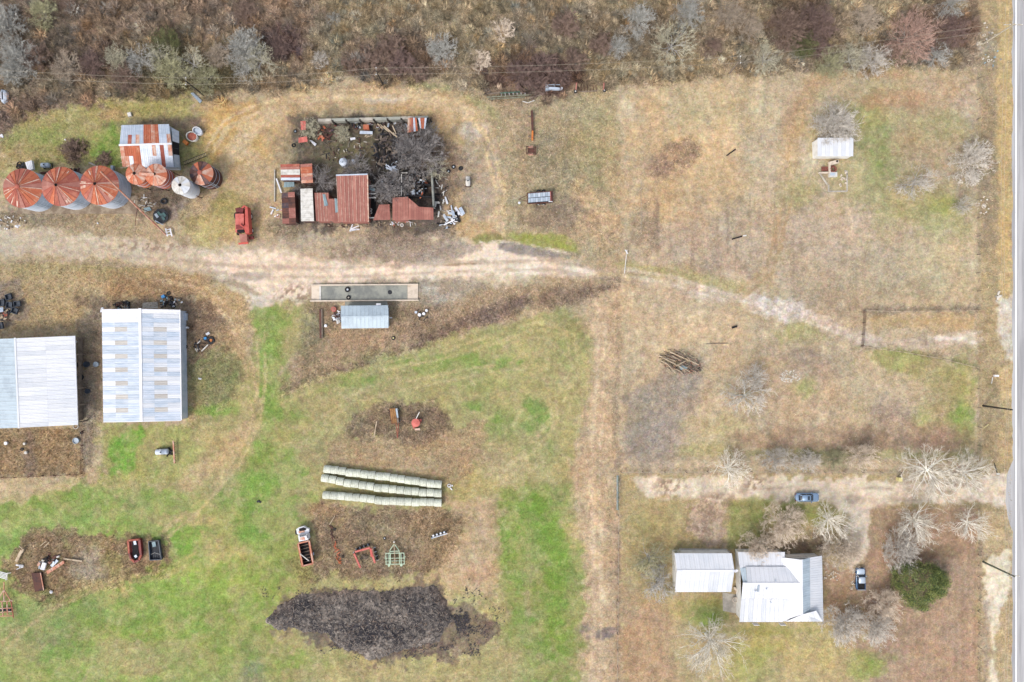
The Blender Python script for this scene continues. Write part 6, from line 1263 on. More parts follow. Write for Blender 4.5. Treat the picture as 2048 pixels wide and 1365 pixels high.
fence("wire_fence", "post and wire fence between the green field and the house lot", [(1237,960),(1236,1100),(1234,1365),(1232,1480)], 3.2, 1.2, 'timber')
fence("wire_fence", "post and wire fence up the west side of the open lot", [(1281,350),(1281,470),(1256,500)], 3.0, 1.2, 'timberl')
fence("wire_fence", "wire fence with pale posts between the house lot and the road verge", [(1957,1020),(1956,1200),(1955,1480)], 2.4, 1.2, 'timberl', pw=.2)
fence("rail_fence", "weathered rail fence along the north of the gravel entrance", [(1727,622),(1800,624),(1950,622)], 2.4, 1.1, 'timber', 2, rails='timberl')
fence("rail_fence", "broken rail fence along the south of the gravel entrance", [(1722,694),(1800,704),(1880,718),(1952,736)], 2.4, 1.1, 'timber', 2, rails='timberl')
fence("pipe_gate", "rust-brown pipe gate across the inner end of the gravel entrance", [(1727,624),(1722,692)], 2.4, 1.2, 'rustd', 4, cat="gate", rails='rustd')
fence("wire_fence", "wire fence along the road side of the open lot", [(1953,120),(1954,400),(1954,620)], 4.0, 1.2, 'timber')
fence("wire_fence", "wire fence along the road side, south of the gravel entrance", [(1955,740),(1956,930)], 4.0, 1.2, 'timber')
fence("yard_fence", "low brown board edging round the weedy pen south of the pole barn", [(-20,956),(60,953),(165,948),(168,862)], 3.0, .9, 'rustd', 2, rails='rustd')
fence("wire_fence", "wire fence between the open lot and the house drive", [(1242,944),(1500,943),(1760,944),(1950,945)], 4.0, 1.2, 'timber')
t = thing("light_mast", "thin white leaning mast at the gap in the lot's west fence", "mast", P(1251, 545))
MB().tube(P3(1249,547,.1), P3(1253,509,.8), .09, .07, 8).build("shaft", M['offwhite'], t); MB().bar(P3(1250,500,.8), P3(1256,508,.8), .14).bar(P3(1254,500,.8), P3(1253,508,.8), .12).build("bracket", M['white'], t)
t = thing("green_gate", "long pale green pipe gate lying open on the west fence of the house lot", "gate", P(1236, 985))
for dx in (-2.2, -.6, 1.2): MB().tube(P3(1236+dx,952,1.2-.2*abs(dx)), P3(1236+dx,1020,1.2-.2*abs(dx)), .05, .05, 6).build("rail", M['tarp'] if dx < 1 else M['greend'], t)
for yy in (952, 969, 986, 1003, 1020): MB().bar(P3(1233.8,yy,.8), P3(1237.4,yy,1.1), .07).build("strut", M['tarp'], t)
x, y = P(1802, 960, 1.2); t = thing("yellow_bin", "pale yellow bin beside the drive under the white sycamores", "bin", (x, y)); MB().obox((x,y,.5), .62, .65, 1.0, 0, 0, 0, 1.08).build("bin_body", M['yellow'], t); MB().obox((x,y,1.04), .74, .76, .07).build("lid", M['yellow'], t)
x, y = P(1992, 752, 1); t = thing("mailbox", "white roadside mailbox on a bent post opposite the open lot", "mailbox", (x, y)); MB().tube((x,y,0),(x,y,1.0),.06,.06,6).build("post", M['timberl'], t); MB().obox((x,y,1.1), .85, .35, .35).build("box", M['white'], t); MB().bar((x-.1,y-.3,.2),(x-.3,y-1.6,.15),.12).build("fallen_brace", M['offwhite'], t)
x, y = P(1995, 948, 1); t = thing("mailbox", "small mailbox on a dark post by the house drive", "mailbox", (x, y)); MB().tube((x,y+1.9,.1),(x,y,.95),.09,.09,6).build("post", M['void'], t); MB().obox((x,y,1.1), .6, .3, .3).build("box", M['offwhite'], t)
beam("thin yellow marker rod at the road side of the open lot", (1967,857), (1977,849), .1, M['yellow'], .4, "marker_rod", "rod")
scrap("culvert_stones", "white stones and litter at the pale roadside pole", "rubble", 1972, 68, 2.2, 17, [M['stone'], M['conc']], (.15,.4), (.15,.3), .15)
scrap("culvert_stones", "pale stones and a blue scrap on the verge below the pale pole", "rubble", 1984, 118, 2.0, 13, [M['stone'], M['stone'], M['conc'], M['tarp']], (.15,.45), (.15,.35), .15)
scrap("culvert_stones", "white stones in the ditch by the middle of the lot's road side", "rubble", 1967, 412, 1.8, 11, [M['stone'], M['conce']], (.2,.5), (.2,.4), .2, asp=.6, rot=1.5)
scrap("culvert_pipe", "broken white culvert pipe north of the gravel entrance", "pipe", 1996, 592, 1.1, 9, [M['stone'], M['white'], M['conc']], (.3,.9), (.2,.4), .3, asp=.5, rot=1.2)
scrap("garden_stones", "white stones edging the east wall of the white farmhouse", "stones", 1662, 1152, 2.0, 20, [M['stone'], M['conce']], (.15,.4), (.12,.25), .1, asp=.5)
scrap("garden_stones", "white stones along the west side of the parked pickup", "stones", 1705, 1160, 2.0, 16, [M['conce'], M['stone']], (.15,.35), (.1,.25), .1, asp=.15, rot=1.45)

# ---- farmhouse and garage
def HP(u, v): return (1440 + u/7.583, 1080 + v/7.583)
def Q(u, v, z): return P3(*HP(u, v), z)
rw = lambda i, j: M['roofwhite'] if R.random() < .8 else M['roofpale']
t = thing("farmhouse", "white metal-roofed farmhouse with a crossing gable, beside the brown lawn", "house", P(1560, 1175, 3))
sheets(t, Q(270,185,2.7), Q(985,185,2.7), Q(985,425,3.1), Q(298,425,3.1), 10, 1, rw, ribs=2)
sheets(t, Q(415,665,4.5), Q(1260,665,4.5), Q(1180,408,3.3), Q(395,408,3.3), 12, 1, rw, ribs=2)
sheets(t, Q(345,665,4.46), Q(1260,665,4.46), Q(1260,895,3.5), Q(322,895,3.5), 14, 1, rw, ribs=2)
sheets(t, Q(322,897,3.48), Q(958,897,3.48), Q(958,1246,2.75), Q(292,1246,2.75), 10, 1, rw, ribs=2)
sheets(t, Q(958,897,3.46), Q(1300,897,3.46), Q(1300,1236,2.7), Q(958,1236,2.7), 5, 1, rw, ribs=2)
sheets(t, Q(300,422,2.95), Q(393,422,3.35), Q(415,660,4.4), Q(352,660,4.0), 2, 1, lambda i, j: M['paleblue'], ribs=2)
sheets(t, Q(1235,303,4.6), Q(1242,1132,4.6), Q(925,1236,2.8), Q(925,265,2.8), 14, 1, rw, ribs=2)
sheets(t, Q(1238,303,4.6), Q(1245,1132,4.6), Q(1368,1100,3.7), Q(1362,270,3.7), 12, 1, lambda i, j: M['paleblue'], ribs=2)  # steeper band: its shade is painted by darker sheets on a white roof
sheets(t, Q(1364,270,3.68), Q(1370,1240,3.68), Q(1568,1240,2.9), Q(1547,240,2.9), 14, 1, lambda i, j: M['roofpale'], ribs=1)
sheets(t, Q(1245,1134,4.55), Q(1462,1074,4.4), Q(1560,1240,2.95), Q(1000,1240,2.7), 5, 1, rw, ribs=2)
MB().bar(Q(1237,300,4.66), Q(1244,1134,4.66), .4, .05).build("ridge_cap", M['white'], t); MB().bar(Q(345,665,4.52), Q(1240,665,4.52), .4, .05).build("ridge_cap", M['white'], t)
for (u, v, z) in ((835,612,4.2),(697,738,4.2),(765,940,3.85),(530,770,4.1)):
    x_, y_, z_ = Q(u, v, z); MB().lathe((x_, y_, z-.1), [(.09,0),(.09,.4),(.15,.42),(.12,.5)], 10).build("vent_pipe", M['galv'], t)
x_, y_, z_ = Q(592,745,4.8); MB().obox((x_,y_,4.3), .3, 1.4, .3, -.12).build("roof_vent", M['bluegray'], t)
hw = [Q(320,1220,2.8)[:2], Q(1535,1220,2.8)[:2], Q(1525,270,2.8)[:2], Q(1010,290,2.8)[:2], Q(970,205,2.8)[:2], Q(300,205,2.8)[:2]]
walls(t, hw, 2.6, M['wall'])
MB().prism([P(*HP(u, v)) for u, v in ((245,355),(295,355),(300,760),(262,760),(245,720))], 0, .12).build("side_walk", M['conce'], t)
MB().prism([P(*HP(u, v)) for u, v in ((262,765),(292,765),(292,1150),(262,1130))], 0, .14).build("side_step", M['conce'], t)
MB().slab([Q(1000,225,2.3), Q(1265,225,2.3), Q(1330,268,2.4), Q(1240,300,2.4), Q(1010,262,2.4)], .06).build("porch_cover", M['conce'], t)
for (u, v) in ((500,1228),(900,1228)):
    x_, y_, z_ = Q(u, v, 0); f = MB().obox((x_, y_-.05, 1.5), 1.1, .08, 1.2).build("window", M['white'], t); MB().obox((x_, y_-.1, 1.5), .95, .04, 1.05).build("pane", M['glass'], f)
for (v) in (480, 980):
    x_, y_, z_ = Q(312, v, 0); f = MB().obox((x_-.05, y_, 1.5), .08, 1.0, 1.2).build("window", M['white'], t); MB().obox((x_-.1, y_, 1.5), .04, .85, 1.05).build("pane", M['glass'], f)
x, y = P(*HP(225,905), .4); t = thing("patio_table", "round cream table in the gap between garage and farmhouse", "table", (x, y)); MB().ring((x,y,.7), .5, .07, 22, 5).build("table_rim", M['conce'], t); MB().lathe((x,y,.68), [(.42,0),(.42,.05)], 20).build("table_top", M['conc'], t); MB().lathe((x,y,0), [(.25,0),(.07,.1),(.07,.7)], 8).build("stem", M['conc'], t)
x, y = P(*HP(235,750), .4); single(MB().obox((x,y,.3), .35, 1.0, .5, .6), "garden_bench", M['conce'], "cream bench north of the round cream table", "bench", (x, y))
m = MB().prism([P(a, b) for a, b in ((1445,1185),(1462,1188),(1477,1190),(1477,1228),(1446,1222))], 0, .05); single(m, "patio_slab", M['conc'], "grey-brown patio slab south-east of the garage", "slab", P(1460,1205))
m = MB().prism([P(a, b) for a, b in ((1358,1097),(1453,1098),(1462,1105),(1358,1108))], 0, .05); single(m, "garage_apron", M['conc'], "narrow concrete apron along the north of the garage", "slab", P(1405,1102))
t = thing("garage", "long white-roofed garage west of the farmhouse", "garage", P(1408, 1145, 3))
c = [P3(1354,1141.5,3.5), P3(1469,1141.6,3.5), P3(1463.5,1107,2.9), P3(1349,1107,2.9), P3(1462.5,1184.4,2.8), P3(1350,1184.4,2.8)]
sheets(t, c[0], c[1], c[2], c[3], 12, 1, lambda i, j: M['roofpale'], ribs=2); sheets(t, c[0], c[1], c[4], c[5], 12, 1, rw, ribs=2)
MB().bar(V(*c[0])+V(0,0,.06), V(*c[1])+V(0,0,.06), .35, .05).build("ridge_cap", M['white'], t)
walls(t, [(c[5][0]+.2,c[5][1]+.2), (c[4][0]-.2,c[4][1]+.2), (c[2][0]-.2,c[2][1]-.2), (c[3][0]+.2,c[3][1]-.2)], 2.7, M['wall'], tops=[None, 3.35, None, 3.35])
x_, y_, z_ = P3(1472,1142,3.0); MB().obox((x_,y_,3.0), .7, .5, .3, .5).build("yard_lamp", M['white'], t)

# ---- vehicles
def rrect(L, W, r, n=5):
    o = []
    for cx_, cy_, a0 in ((L/2-r, W/2-r, 0), (-L/2+r, W/2-r, 90), (-L/2+r, -W/2+r, 180), (L/2-r, -W/2+r, 270)):
        for i in range(n): a = math.radians(a0 + 90*i/(n-1)); o.append((cx_+r*math.cos(a), cy_+r*math.sin(a)))
    return o
def hull(name, levels, mat, t, smooth=True):
    """stack of rounded outlines (L, W, r, z, dx)"""
    m = MB(); rings = [[(x + dx, y, z) for x, y in rrect(L_, W_, r_)] for (L_, W_, r_, z, dx) in levels]; n = len(rings[0]); vs = [v for r in rings for v in r]
    m.add(vs, [tuple(range(n-1,-1,-1)), tuple(range((len(rings)-1)*n, len(rings)*n))] + [(k*n+i, k*n+(i+1)%n, (k+1)*n+(i+1)%n, (k+1)*n+i) for k in range(len(rings)-1) for i in range(n)])
    return m.build(name, mat, t, smooth)
t = thing("sedan_car", "blue-grey sedan parked on the drive, nose to the road", "car", (0,0,0))
hull("body", [(4.5,1.6,.35,.22,0),(4.72,1.76,.5,.42,0),(4.72,1.8,.55,.68,0),(4.55,1.68,.5,.88,0),(4.3,1.5,.45,.95,0)], M['carpaint'], t)
hull("window_band", [(2.95,1.5,.35,.93,-.3),(2.5,1.36,.32,1.15,-.32),(1.75,1.18,.25,1.38,-.36)], M['glass'], t)
hull("roof", [(1.75,1.2,.25,1.36,-.36),(1.62,1.1,.25,1.43,-.36)], M['carpaint'], t)
MB().obox((.05,0,1.44), .42, .8, .02).build("sunroof", M['glass'], t)
for s in (-1, 1):
    MB().bar((1.05,s*.6,.95), (.48,s*.55,1.36), .07).build("pillar", M['carpaint'], t); MB().bar((-1.75,s*.6,.95), (-1.2,s*.52,1.36), .12).build("pillar", M['carpaint'], t)
    MB().bar((-.35,s*.7,.95), (-.4,s*.6,1.37), .08).build("pillar", M['carpaint'], t)
    MB().obox((2.2,s*.62,.72), .3, .3, .16, -s*.4).build("headlight", M['white'], t); MB().obox((-2.25,s*.6,.75), .2, .3, .16, s*.3).build("taillight", M['darkred'], t)
    MB().obox((.75,s*.95,.98), .16, .22, .14).build("mirror", M['carpaint'], t)
    for xx in (1.4, -1.4): wheel(t, (xx, s*.78, .32), .32, .2, 0)
MB().obox((2.34,0,.4), .12, 1.3, .16).build("bumper", M['silver'], t); MB().obox((-2.36,0,.55), .06, .5, .12).build("number_plate", M['white'], t)
t.location = P3(1611, 993.5, 0)[:2] + (0,)
t = thing("pickup_truck", "navy pickup with a silver cab roof and open black bed, parked beside the farmhouse", "pickup", (0,0,0), rz=0)
hull("body", [(5.3,1.7,.25,.3,0),(5.45,1.9,.35,.55,0),(5.45,1.92,.35,.9,0),(5.3,1.84,.32,1.06,0)], M['pickup'], t)
hull("bonnet", [(1.5,1.7,.3,1.04,1.85),(1.3,1.5,.25,1.13,1.82)], M['silver'], t)
hull("window_band", [(2.3,1.66,.25,1.05,-.0),(1.95,1.5,.22,1.35,-.1),(1.55,1.38,.2,1.6,-.15)], M['glass'], t)
hull("cab_roof", [(1.6,1.42,.2,1.58,-.15),(1.5,1.34,.2,1.68,-.15)], M['silver'], t)
MB().obox((-1.85,0,1.09), 1.6, 1.45, .06).build("bed_floor", M['void'], t)  # black plate on the solid body stands in for the bed's shaded recess
for s in (-1, 1):
    MB().obox((-1.85,s*.82,1.2), 1.75, .1, .28).build("bed_side", M['pickup'], t); MB().obox((.75,s*1.02,1.2), .16, .25, .2).build("mirror", M['silver'], t)
    MB().bar((1.05,s*.7,1.08), (.55,s*.62,1.6), .08).build("pillar", M['pickup'], t); MB().bar((-.95,s*.7,1.08), (-.85,s*.62,1.6), .12).build("pillar", M['pickup'], t)
    MB().obox((2.62,s*.65,.85), .2, .35, .2).build("headlight", M['white'], t); MB().obox((-2.7,s*.85,.85), .08, .15, .3).build("taillight", M['darkred'], t)
    for xx in (1.7, -1.7): wheel(t, (xx, s*.84, .38), .38, .25, 0)
MB().obox((-2.7,0,1.2), .1, 1.7, .3).build("tailgate", M['silver'], t); MB().obox((-2.78,0,.55), .15, 1.7, .16).build("bumper", M['silver'], t)
t.rotation_euler = (0,0,math.pi/2); t.location = P3(1717, 1155, 0)[:2] + (0,); t.scale = (.78,.95,.9)

# ---------------------------------------------------------------- bare trees, thickets and the evergreen
def twig_mesh(name, seed, R_, Hh, nl, depth, spread, r0, twigs=5, fork=.3, wild=.2, tr=.022, nb=(2, 3), asym=.15, ml=.42):
    """trunk, limbs that radiate and fork again and again, fine twigs; three meshes"""
    rg = random.Random(seed); limbs = MB(); tw = MB(); th = Hh * fork
    def grow(p, d, L, r, lev):
        n = 3 if lev < 3 else 2; pts = [p]; q = p.copy(); dd = d.copy()
        for i in range(n):
            dd = (dd + V(rg.gauss(0, wild*.5), rg.gauss(0, wild*.5), rg.gauss(0, wild*.35))).normalized(); q = q + dd * (L/n); pts.append(q.copy())
        for i in range(n):
            ra = r*(1 - .5*i/n); rb = r*(1 - .5*(i+1)/n); (limbs if lev < 3 else tw).tube(pts[i], pts[i+1], ra, rb, 5 if lev < 2 else 3, False)
        if lev >= depth:
            for k in range(twigs):
                a = pts[0].lerp(pts[-1], rg.uniform(.1, 1)); e = (dd + V(rg.gauss(0,.42), rg.gauss(0,.42), rg.gauss(0,.35))).normalized()
                tw.tube(a, a + e * L * rg.uniform(.4,.95), tr, tr*.45, 3, False)
            return
        for k in range(rg.choice(nb) + (1 if lev == 1 else 0)):
            f = rg.uniform(.3, .95) if k else 1.0; a = pts[int(f*n)] if f < 1 else pts[-1]; out = V(a.x, a.y, (a.z-th)*.8).normalized()
            e = (dd*.8 + out*.3 + V(rg.gauss(0,.34+wild), rg.gauss(0,.34+wild), rg.gauss(0,.3))).normalized()
            grow(a, e, L*rg.uniform(.6,.85), r*.55*rg.uniform(.85,1.1), lev+1)
    trunk = MB(); trunk.tube((0,0,0), (0,0,th), r0*1.2, r0, 9)
    for k in range(nl):
        a = 6.283*k/nl + rg.uniform(-.25,.25); el = rg.uniform(*spread); d = V(math.cos(a)*math.cos(el), math.sin(a)*math.cos(el), math.sin(el))
        grow(V(0,0,th*rg.uniform(.85,1.0)), d, R_*ml*rg.uniform(1-asym,1+asym), r0*.6, 1)
    def arr(mb):
        me = bpy.data.meshes.new(name); me.from_pydata(mb.v, [], mb.f); me.update(); return me
    mx = sorted(math.hypot(v[0], v[1]) for v in tw.v)[int(len(tw.v)*(.93 if depth < 5 else .88))]; mz = sorted(v[2] for v in tw.v)[int(len(tw.v)*.98)]; sx_, sz_ = R_/mx, Hh/mz
    for mb in (limbs, tw, trunk):
        o_ = []
        for x, y, z in mb.v:
            x *= sx_; y *= sx_; r = math.hypot(x, y)
            if r > R_*.9: f = (R_*.9 + (r - R_*.9)*.55)/r; x *= f; y *= f
            o_.append((x, y, max(z*sz_, .02)))
        mb.v = o_
    return arr(trunk), arr(limbs), arr(tw)
def bark(name, c, c2, k=.9): return wear(name, c, c2, .9, 0, 1.2, .5, .22, k=k)
B_white = bark("white_sycamore_bark", (250,246,236), (214,208,194)); B_whitetw = bark("pale_twigs", (222,214,198), (190,180,164))
B_gray = bark("grey_bark", (176,172,166), (140,136,130)); B_graytw = bark("grey_twigs", (204,196,184), (176,168,158))
B_blue = bark("lichen_grey_twigs", (178,176,168), (146,144,136)); B_tantw = bark("buff_twigs", (214,198,178), (188,170,150))
B_green = bark("olive_lichen_twigs", (172,168,132), (134,130,98)); B_dark = bark("dark_maroon_twigs", (124,102,94), (98,80,74))
B_red = bark("reddish_buff_twigs", (184,152,136), (150,124,110)); B_brown = bark("brown_twigs", (140,118,104), (108,88,78)); B_olive = bark("dark_olive_leaves", (110,112,72), (76,80,50))
B_scrub = bark("dull_scrub_twigs", (176,160,140), (142,128,112)); B_ash = bark("sooty_grey_twigs", (150,144,140), (112,106,104)); B_cream = bark("cream_lichen_twigs", (188,182,158), (154,148,124))
SHAPES = {}
def shape(key, *a, **k):
    if key not in SHAPES: SHAPES[key] = twig_mesh("tree_" + key[0], *a, **k)
    return SHAPES[key]
for i in range(3): shape(("syc", i), 40+i, 4.6, 7.0, 15, 4, (.1,1.4), .14, twigs=5, wild=.15, fork=.3, tr=.017, asym=.2)
for i in range(3): shape(("fuzz", i), 60+i, 4.0, 5.0, 20, 5, (.05,1.5), .055, twigs=6, wild=.12, fork=.16, tr=.017, nb=(2,3))
for i in range(3): shape(("open", i), 80+i, 4.0, 5.2, 11, 4, (.1,1.35), .10, twigs=5, wild=.28, fork=.22, tr=.018, nb=(2,3,3))
for i in range(3): shape(("bush", i), 100+i, 2.6, 1.8, 14, 3, (.1,1.4), .04, twigs=11, wild=.5, fork=.08, tr=.022, nb=(3,))
def tree(name, label, px, py, rpx, kind, lm, tm, hfac=1.0, asp=1.0, cat="tree", grp=None, rz=None, var=None):
    base = {"syc": (4.6, 7.0), "fuzz": (4.0, 5.0), "open": (4.0, 5.2), "bush": (2.6, 1.8)}[kind]
    v = R.randrange(3) if var is None else var; tr, li, tw = SHAPES[(kind, v)]
    s = rpx/10.0/base[0]; hs = s*hfac if kind != "syc" else (.55 + .45*s)*hfac; hh = base[1]*hs
    x, y = P(px, py, hh*(.42 if kind == 'syc' else .5)); t = thing(name, label, cat, (x, y, 0), grp, rz=R.uniform(0, 6.28) if rz is None else rz); t.scale = (s, s*asp, hs)
    o = bpy.data.objects.new("trunk", tr); o.parent = t; COL.objects.link(o)
    c = bpy.data.objects.new("limbs", li); c.parent = t; COL.objects.link(c); w = bpy.data.objects.new("crown", tw); w.parent = t; COL.objects.link(w)
    for ob, m_ in ((o, lm), (c, lm), (w, tm)):
        if not ob.data.materials: ob.data.materials.append(m_)
        ob.material_slots[0].link = 'OBJECT'; ob.material_slots[0].material = m_
    return t
GS, GG, GB = "white-limbed sycamores of the house lot", "grey bare trees of the house lot", "bare trees in the northern scrub"
for px, py, r, h_, lb in ((1659,1040,45,.9,"white-limbed sycamore over the green patch between car and pickup"),(1829,1042,47,.9,"white sycamore at the north of the brown lawn, western one"),(1938,1046,38,.9,"white sycamore at the north-east corner of the brown lawn"),(1422,1284,62,1.1,"large white sycamore standing alone south of the garage"),(1858,942,60,1.0,"white sycamore north of the drive beside the yellow bin"),(1932,946,48,.95,"white sycamore north of the drive entrance, nearest the road"),(1458,938,42,.8,"white sycamore on the lot line at the west of the drive")):
    tree("sycamore", lb, px, py, r, "syc", B_white, B_whitetw, h_, grp=GS)
for px, py, rx, asp, mt, lb in ((1568,1048,42,1.15,B_tantw,"bare buff tree south of the parked sedan"),(1517,1092,40,.8,B_tantw,"bare buff tree overhanging the flat north roof of the farmhouse"),(1682,1102,42,.85,B_tantw,"bare buff tree north of the pickup over the drive fork"),(1803,1098,34,1.35,B_graytw,"grey bare tree on the brown lawn north-west of the evergreen"),(1686,1250,44,1.0,B_graytw,"grey bare tree off the south-east corner of the farmhouse"),(1768,1212,34,1.0,B_tantw,"buff bare tree between the pickup and the evergreen"),(1752,1258,36,1.0,B_graytw,"grey bare tree south of the buff one on the brown lawn")):
    tree("bare_tree", lb, px, py, rx, "fuzz", B_gray, mt, 1.0, asp, grp=GG, rz=0)
for px, py, rx, mt, lb in ((1300,1120,42,B_green,"olive lichened tree at the north-west of the garage"),(1318,1165,40,B_gray,"grey tangled tree at the west wall of the garage"),(1350,1112,20,B_green,"small olive tree touching the garage roof corner"),(1345,1178,20,B_green,"small olive tree at the south-west garage corner")):
    tree("bare_tree", lb, px, py, rx, "open", B_gray, mt, .9, grp="tangled trees west of the garage")
for px, py, rx, mt, lb in ((1552,920,34,B_graytw,"grey hedgerow tree on the lot line, westernmost"),(1612,922,30,B_graytw,"grey hedgerow tree on the lot line, second from the west"),(1668,920,28,B_green,"olive-grey hedgerow tree on the lot line, middle"),(1722,915,36,B_tantw,"buff hedgerow tree on the lot line, easternmost")):
    tree("hedge_tree", lb, px, py, rx, "fuzz", B_gray, mt, .8, .7, grp="hedgerow trees on the lot line", rz=0)
tree("bare_tree", "spreading grey tree over the flat white-roofed lot shed", 1674, 248, 48, "open", B_blue, B_graytw, 1.0, var=0); tree("bare_tree", "second grey tree leaning over the lot shed from the north", 1668, 256, 38, "fuzz", B_gray, B_graytw, .9)
tree("bare_tree", "lone grey bare tree in the east of the open lot", 1834, 366, 44, "open", B_gray, B_graytw, .9, .8, var=1, rz=.4)
tree("bare_tree", "small grey tree by the lot's road fence, southern one", 1925, 412, 28, "open", B_gray, B_graytw, .9, .7, rz=.2); tree("bare_tree", "faint pale tree by the lot's road fence, northern one", 1942, 322, 42, "fuzz", B_tantw, B_graytw, .9)
tree("bare_tree", "ghostly pale bare tree in the south of the open lot", 1492, 792, 46, "open", B_blue, B_graytw, .9, 1.1, var=2); tree("bare_tree", "small pale bare tree just north-east of the ghostly one", 1512, 755, 30, "open", B_blue, B_graytw, .8)
G2 = "bare trees grown through the burnt compound"
for px, py, r, k, mt, lb in ((645,362,32,"open",B_ash,"grey tree between the patched rust shed and the red barn"),(684,268,16,"fuzz",B_cream,"round pale little tree in the north yard of the compound"),(621,258,20,"fuzz",B_cream,"pale lichened tree by the red sheet shelters"),(714,340,36,"open",B_ash,"grey tree over the north end of the tall red barn"),(777,378,36,"fuzz",B_ash,"buff-grey tree over the slanted red shed"),(838,310,50,"fuzz",B_ash,"largest grey tree, on the east of the compound"),(855,265,22,"fuzz",B_ash,"pinkish small tree at the north-east canopies"),(872,338,26,"open",B_cream,"pale tree at the charred room's north-east corner"),(815,372,24,"open",B_ash,"thin grey tree over the charred room"),(595,385,16,"open",B_ash,"thin grey tree between dark and white-roofed sheds"),(800,255,16,"open",B_ash,"thin grey tree beside the striped red canopy")):
    tree("bare_tree", lb, px, py, r, k, B_ash, mt, .95, grp=G2)
for px, py, r, k, mt, h_, lb in ((12,52,38,"fuzz",B_blue,.8,"lichen-grey tree at the north-west corner of the scrub"),(40,118,38,"fuzz",B_blue,.8,"lichen-grey tree west of the scrub, south of the corner one"),(24,150,26,"fuzz",B_blue,.8,"small lichen-grey tree above the upturned boat"),(75,112,30,"fuzz",B_brown,.8,"brown tree beside the lichen-grey western pair"),(85,25,30,"fuzz",B_green,.8,"olive tree in the top west corner"),(135,135,30,"fuzz",B_scrub,.7,"buff tree in the scrub north of the tipped white box"),(185,128,26,"fuzz",B_dark,.7,"dark bush-like tree north of the silo grass"),(235,118,28,"fuzz",B_cream,.7,"cream-green tree at the west of the olive clump"),(280,120,34,"open",B_blue,.9,"brightest lichen-white tree in the olive clump"),(318,108,30,"open",B_cream,.9,"cream tree east of the brightest one"),(345,140,34,"fuzz",B_green,.8,"olive tree in the middle of the clump"),(385,128,34,"open",B_cream,.8,"cream-olive tree at the east side of the clump"),(410,160,30,"fuzz",B_green,.7,"olive tree right above the power pole"),(330,85,30,"fuzz",B_olive,.7,"dark green tree on the north side of the olive clump"),(250,155,30,"fuzz",B_brown,.7,"brown low tree south of the clump's west end"),(490,100,40,"fuzz",B_blue,.9,"big whitish tree north of the gold yard, western half"),(520,118,36,"open",B_cream,.9,"big cream tree touching the whitish one"),(492,140,28,"open",B_blue,.8,"small whitish tree south of the big pair"),(562,98,26,"fuzz",B_dark,.7,"dark maroon tree at the east of the big whitish pair"),(438,112,26,"fuzz",B_scrub,.7,"buff tree between the olive clump and the whitish pair"),(490,25,26,"fuzz",B_brown,.6,"grey-brown tree near the top edge above the whitish pair"),(132,8,20,"fuzz",B_brown,.6,"small brown tree at the top edge in the west"),(667,38,15,"fuzz",B_blue,.6,"single small lichen-grey tree in the open brush"),(885,98,30,"fuzz",B_blue,.7,"lichen-grey tree north of the yard's bend"),(640,120,18,"fuzz",B_graytw,.6,"faint grey tree in the brush south of the small one"),
    (1278,40,32,"fuzz",B_blue,.8,"smooth blue-grey tree at the north-west of the lot"),(1378,28,30,"fuzz",B_blue,.8,"smooth grey tree near the top edge above the lot"),(1345,88,48,"open",B_cream,.9,"wide fan-shaped pale tree on the lot's north line"),(1238,95,22,"fuzz",B_blue,.7,"small blue-grey tree at the lot's north-west corner"),(1532,118,34,"open",B_cream,.9,"pale forked tree in the middle of the lot's north line"),(1572,60,40,"fuzz",B_brown,.8,"brown dense tree north of the forked pale one"),(1632,50,40,"fuzz",B_dark,.8,"dark brown dense tree, twin of the brown one"),(1610,88,30,"fuzz",B_olive,.6,"dark olive tree below the dark brown twin"),(1825,75,48,"fuzz",B_red,.9,"pink-buff tree at the north-east of the lot"),(1905,4,36,"open",B_blue,.9,"blue-grey tree at the top edge near the road"),(1660,128,30,"fuzz",B_green,.7,"olive-grey tree on the lot's north line, west of centre"),(1702,118,34,"open",B_cream,.8,"cream tree on the lot's north line, east of the olive-grey"),(1748,122,32,"fuzz",B_graytw,.8,"grey tree on the lot's north line beside the pink-buff one"),(1874,112,30,"open",B_blue,.8,"pale tree with dark heart at the lot's north-east"),(1500,60,26,"fuzz",B_scrub,.6,"buff tree north of the white tag area"),(1900,60,34,"fuzz",B_dark,.6,"dark purple-brown tree near the pale roadside pole"),(1460,30,30,"fuzz",B_scrub,.6,"buff tree at the top edge north of the lot"),(1730,40,30,"fuzz",B_scrub,.5,"buff tree at the top edge, west of the pink-buff one"),(1425,95,22,"fuzz",B_brown,.5,"small brown tree between the fan-shaped and forked pale trees")):
    tree("scrub_tree", lb.replace("north of the white tag area", "west of the brown dense tree"), px, py, r, k, B_brown if mt in (B_dark, B_brown, B_olive) else B_gray, mt, h_, grp=GB)
G3 = "low dark thickets"
